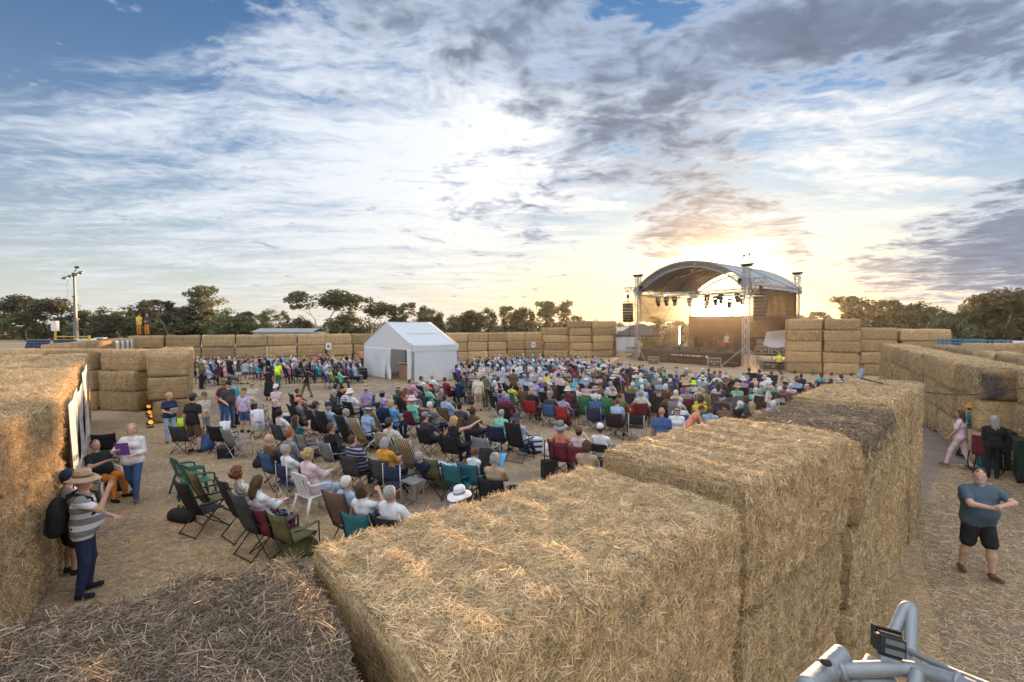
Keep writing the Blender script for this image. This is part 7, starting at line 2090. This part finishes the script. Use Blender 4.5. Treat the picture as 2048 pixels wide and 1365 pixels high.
# side table of the director chair
q = at(826, 1010); o = empty('side_table', q, face_to(q)); mb = MB(); mb.box((0, 0, .52), (.42, .34, .03)); mb.build('top', M_frame_s, o)
for (x, y) in ((-.18, -.14), (.18, -.14), (-.18, .14), (.18, .14)):
    mb = MB(); mb.tube([(x, y, 0), (x, y, .51)], .012, 6); mb.build('leg', M_frame_s, o)
tag(o, 'small grey side table beside the navy director chair', 'table')
def bag(u, v, s, colr, lab, name='bag', handle=True, rz=None):
    q = at(u, v); o = empty(name, q, rz if rz is not None else random.uniform(0, 3)); B = Body()
    B.ell((0, 0, s[2] * .45), (s[0] / 2, s[1] / 2, s[2] * .5), 0, .02); B.cap((-s[0] * .32, 0, s[2] * .25), (s[0] * .32, 0, s[2] * .25), s[1] * .45, s[1] * .45, 0, .05)
    me = mesh_body(B, .02, 'body', [cloth(colr)], 1); V = np.empty(len(me.vertices) * 3); me.vertices.foreach_get('co', V); V = V.reshape(-1, 3); V[:, 2] = np.maximum(V[:, 2], .004); me.vertices.foreach_set('co', V.ravel()); me.update()
    link('body', me, o)
    if handle: mb = MB(); mb.tube([(-s[0] * .2, 0, s[2] * .8), (-s[0] * .14, 0, s[2] * 1.15), (s[0] * .14, 0, s[2] * 1.15), (s[0] * .2, 0, s[2] * .8)], .012, 6); mb.build('handle', cloth('black'), o, True)
    tag(o, lab, 'bag', 'bags and belongings on the ground'); return o
bag(413, 900, (.42, .40, .50), 'blue', 'round blue cooler bag beside the black T-shirt man'); bag(363, 1040, (.55, .32, .24), 'black', 'black soft bag lying on the ground at near left')
bag(232, 978, (.5, .35, .4), 'black', 'black bag beside the seated firefighter'); bag(600, 1110, (.45, .35, .35), 'olive', 'olive bag behind the foreground bale')
fb = bag(1002, 872, (.40, .26, .34), 'navy', 'navy bag printed with a flag by the front chairs', rz=.2)
for (nm_, c_, bits) in (('flag_cross', 'white', [((-.09, -.142, .20), (.12, .01, .03)), ((-.09, -.142, .20), (.03, .012, .10))]), ('flag_cross', 'red', [((-.09, -.148, .20), (.12, .01, .014)), ((-.09, -.148, .20), (.014, .012, .10))])):
    mb = MB()
    for (c, s_) in bits: mb.box(c, s_)
    mb.build(nm_, cloth(c_), fb)
for (x, z) in ((.05, .24), (.10, .18), (.05, .12), (-.08, .10), (.08, .22)):
    mb = MB(); mb.box((x, -.140, z), (.02, .012, .02)); mb.build('flag_star', cloth('white'), fb)
pass; bag(1098, 912, (.42, .3, .42), 'white', 'white shopping bag beside the maroon double chairs'); bag(525, 932, (.4, .3, .36), 'black', 'black bag under the brown jacket man chair')
bag(1046, 802, (.3, .2, .4), 'tan', 'tan bag on the ground by the person in dark clothes')
bag(1135, 848, (.35, .25, .3), 'red', 'red bag beside the checked shirt man chair')
def cooler(u, v, s, body, lid, lab, rz=0.4, stripes=False):
    o = empty('cooler_box', at(u, v), rz); mb = MB(); mb.box((0, 0, s[2] * .45), (s[0], s[1], s[2] * .9), taper=1.06); mb.build('body', cloth(body, *( ('wide', (.03, .05, .15)) if stripes else ())), o)
    mb = MB(); mb.box((0, 0, s[2] * .95), (s[0] * 1.08, s[1] * 1.08, s[2] * .12)); mb.build('lid', cloth(lid), o)
    mb = MB(); mb.tube([(-s[0] * .53, 0, s[2] * .6), (-s[0] * .4, 0, s[2] * 1.15), (s[0] * .4, 0, s[2] * 1.15), (s[0] * .53, 0, s[2] * .6)], .012, 6); mb.build('handle', cloth('charcoal'), o)
    tag(o, lab, 'cooler', 'coolers on the ground')
cooler(568, 855, (.45, .35, .5), 'navy', 'white', 'navy cooler box with white lid by the dusty pink woman'); cooler(1068, 905, (.42, .3, .44), 'white', 'white', 'blue and white striped cooler bag in front rows', .2, True)
cooler(1050, 902, (.3, .3, .4), 'blue', 'blue', 'plain blue cooler beside the striped cooler bag'); cooler(452, 915, (.38, .3, .32), 'black', 'charcoal', 'black cooler box under the silver framed chair')
cooler(1985, 935, (.6, .4, .35), 'teal', 'navy', 'teal tub behind the black coated person')
# pull handle of a trolley bag
o = empty('trolley_bag', at(1098, 958), .3); mb = MB(); mb.box((0, 0, .25), (.36, .24, .44)); mb.build('body', cloth('black'), o)
mb = MB(); mb.tube([(-.12, 0, .45), (-.12, 0, .98), (.12, 0, .98), (.12, 0, .45)], .014, 6); mb.build('handle', M_black, o, True)
for x in (-.15, .15): mb = MB(); mb.lathe([(.04, -.015), (.04, .015)], 10, mat=Matrix.Rotation(R(90), 3, 'Y'), c=(x, -.1, .04), cap=True); mb.build('wheel', M_tyre, o)
tag(o, 'black trolley bag with raised handle behind the golden bale', 'bag')
# towels, blanket and covers hung on chairs
def drape(u, v, w, h, z, colr, lab, rz):
    q = at(u, v); mb = MB(); mb.sheet(lambda a, b: (-w / 2 + w * a, .05 * math.sin(a * 9 + b * 4) - .12 * math.sin(b * math.pi), z + h * (b - .5)), 14, 12, thick=.008)
    o = mb.build('cloth', cloth(colr), None, True, q, rz); tag(o, lab, 'cloth', 'cloths hung on chairs')
drape(515, 878, .4, .75, .62, 'white', 'white towel hung on the purple trimmed camp chair', .6); drape(452, 905, .3, .5, .7, 'white', 'white towel hung on the empty black camp chair', .3)
drape(372, 900, .4, .5, .75, 'lime', 'lime towel hung on the camp chair at the jutting stack', .5); drape(990, 1000, .62, .8, .68, 'sky', 'blue blanket draped over a chair by the golden bale', -.6)
drape(980, 1002, .5, .85, .72, 'black', 'black blanket draped beside the blue one', -.6); drape(925, 1003, .5, .35, .3, 'teal', 'teal chair cover hanging low in front', -.5); drape(885, 988, .4, .4, .35, 'olive', 'olive chair cover hanging low in front', -.6)
o, p, rz = seat(850, 905, 'navy', ('short', 'grey'), ps='lie_back', ch=None, label='person lying back under a pale striped blanket in near rows', hz=.95)
mb = MB(); mb.sheet(lambda a, b: (-.42 + .84 * a, -.1 + 1.05 * b, .62 + .12 * math.sin(a * math.pi) - .32 * b + .03 * math.sin(a * 13 + b * 5) - .28 * (abs(2 * a - 1) ** 3)), 20, 16, thick=.01)
o = mb.build('blanket', cloth('pale blue', 'wide', (.62, .64, .68)), None, True, (p.x, p.y, 0), rz); tag(o, 'pale striped blanket over the person lying back', 'blanket')
# things people hold or wear
def prop_on(o, name, mb, mat, lab, cat):
    q = mb.build(name, mat); q.matrix_world = Matrix.Translation(o.location) @ Matrix.Rotation(o.rotation_euler.z, 4, 'Z') @ Matrix.Diagonal((o.scale[0],) * 3 + (1,)); tag(q, lab, cat); return q
byl = {o['label']: o for o in people}
o = byl['woman in white shirt and jeans walking past with a purple folder']; mb = MB(); mb.box((.08, .30, 1.26), (.24, .02, .30), mat=Matrix.Rotation(R(-20), 3, 'X')); prop_on(o, 'folder', mb, cloth('purple'), 'purple folder held by the woman in white shirt', 'folder')
o = byl['blond woman in navy top reading papers by the jutting stack']; mb = MB(); mb.box((.0, .36, 1.16), (.22, .012, .28), mat=Matrix.Rotation(R(-45), 3, 'X')); prop_on(o, 'papers', mb, cloth('white'), 'white papers held by the blond woman', 'papers')
o = hero; B = Body(); B.ell((-.02, -.27, 1.20), (.17, .12, .26), 0, .04); B.ell((-.02, -.30, 1.02), (.16, .11, .13), 0, .05)
pk = link('backpack', None); me = mesh_body(B, .016, 'pack', [cloth('black')], 1); pk.location = hero.location; pk.rotation_euler = hero.rotation_euler; pk.scale = hero.scale; link('pack', me, pk)
for s in (-1, 1): mb = MB(); mb.tube([(s * .10, -.20, 1.42), (s * .13, -.06, 1.50), (s * .14, .12, 1.42), (s * .15, .16, 1.22), (s * .16, -.10, 1.02)], .02, 6); mb.build('strap', cloth('black'), pk, True)
mb = MB(); mb.box((-.02, -.392, 1.08), (.2, .03, .18), taper=.8); mb.build('pocket', cloth('charcoal'), pk); tag(pk, 'black backpack worn by the man in the wide tan hat', 'backpack')
for lab in ('man in black jacket holding a cup in the right rows', 'balding man in dark jacket holding a cup, facing left'):
    o = byl[lab]; mb = MB(); mb.lathe([(0, 0), (.032, 0), (.042, .12), (.038, .12), (.03, .01)], 12, c=(0, .34, 1.02)); prop_on(o, 'cup', mb, cloth('white'), 'white cup held by the ' + ('man in black jacket' if 'black' in lab else 'balding man'), 'cup')
# bins and a wheel-backed chair in the right aisle
def bin_(u, v, lab):
    o = empty('wheelie_bin', at(u, v), R(-40)); M_bin = pmat('bin_green', (.02, .04, .03), .5, .1)
    mb = MB(); mb.box((0, 0, .52), (.52, .6, .92), taper=1.12); mb.build('body', M_bin, o); mb = MB(); mb.box((0, 0, 1.01), (.62, .72, .07)); mb.build('lid', M_bin, o)
    for x in (-.25, .25): mb = MB(); mb.lathe([(.1, -.03), (.1, .03)], 14, mat=Matrix.Rotation(R(90), 3, 'Y'), c=(x, -.28, .1), cap=True); mb.build('wheel', M_tyre, o)
    mb = MB(); mb.tube([(-.25, -.4, .95), (.25, -.4, .95)], .02, 6); mb.build('handle', M_bin, o); tag(o, lab, 'bin', 'bins in the right aisle')
bin_(2030, 940, 'dark wheelie bin against the right aisle wall'); bin_(2062, 965, 'dark wheelie bin at the right picture edge')
o = empty('wheelchair', at(1972, 945), R(-60))
for x in (-.28, .28):
    mb = MB(); n = 22; mb.tube([(x, math.cos(i / n * 6.283) * .29, .30 + math.sin(i / n * 6.283) * .29) for i in range(n + 1)], .014, 6); mb.build('wheel', M_tyre, o)
mb = MB(); mb.box((0, .02, .48), (.46, .44, .05)); mb.build('seat', cloth('maroon'), o); mb = MB(); mb.box((0, -.22, .74), (.46, .05, .46)); mb.build('backrest', cloth('maroon'), o)
mb = MB()
for s in (-1, 1): mb.tube([(s * .24, -.24, .3), (s * .24, -.24, .98)], .014, 6).tube([(s * .24, -.24, .48), (s * .24, .3, .46), (s * .22, .42, .1)], .014, 6)
mb.build('frame', M_frame_s, o); tag(o, 'wheelchair pushed by the black coated person', 'wheelchair')

# ------------------------------------------------------------------ dusty evening air
def haze():
    hb = MB(); hb.box((20, 75, 5.6), (420, 190, 13.2))
    ma = bpy.data.materials.new('dusty_air'); ma.use_nodes = True
    n = NT(ma.node_tree); out = n.node('ShaderNodeOutputMaterial'); v = n.node('ShaderNodeVolumePrincipled')
    v.inputs['Color'].default_value = (1, .93, .82, 1); v.inputs['Density'].default_value = .00022; v.inputs['Anisotropy'].default_value = .86
    n.put(out.inputs['Volume'], v.outputs[0])
    o = hb.build('haze', ma); tag(o, 'thin dusty evening air', 'haze', kind='stuff')
haze()
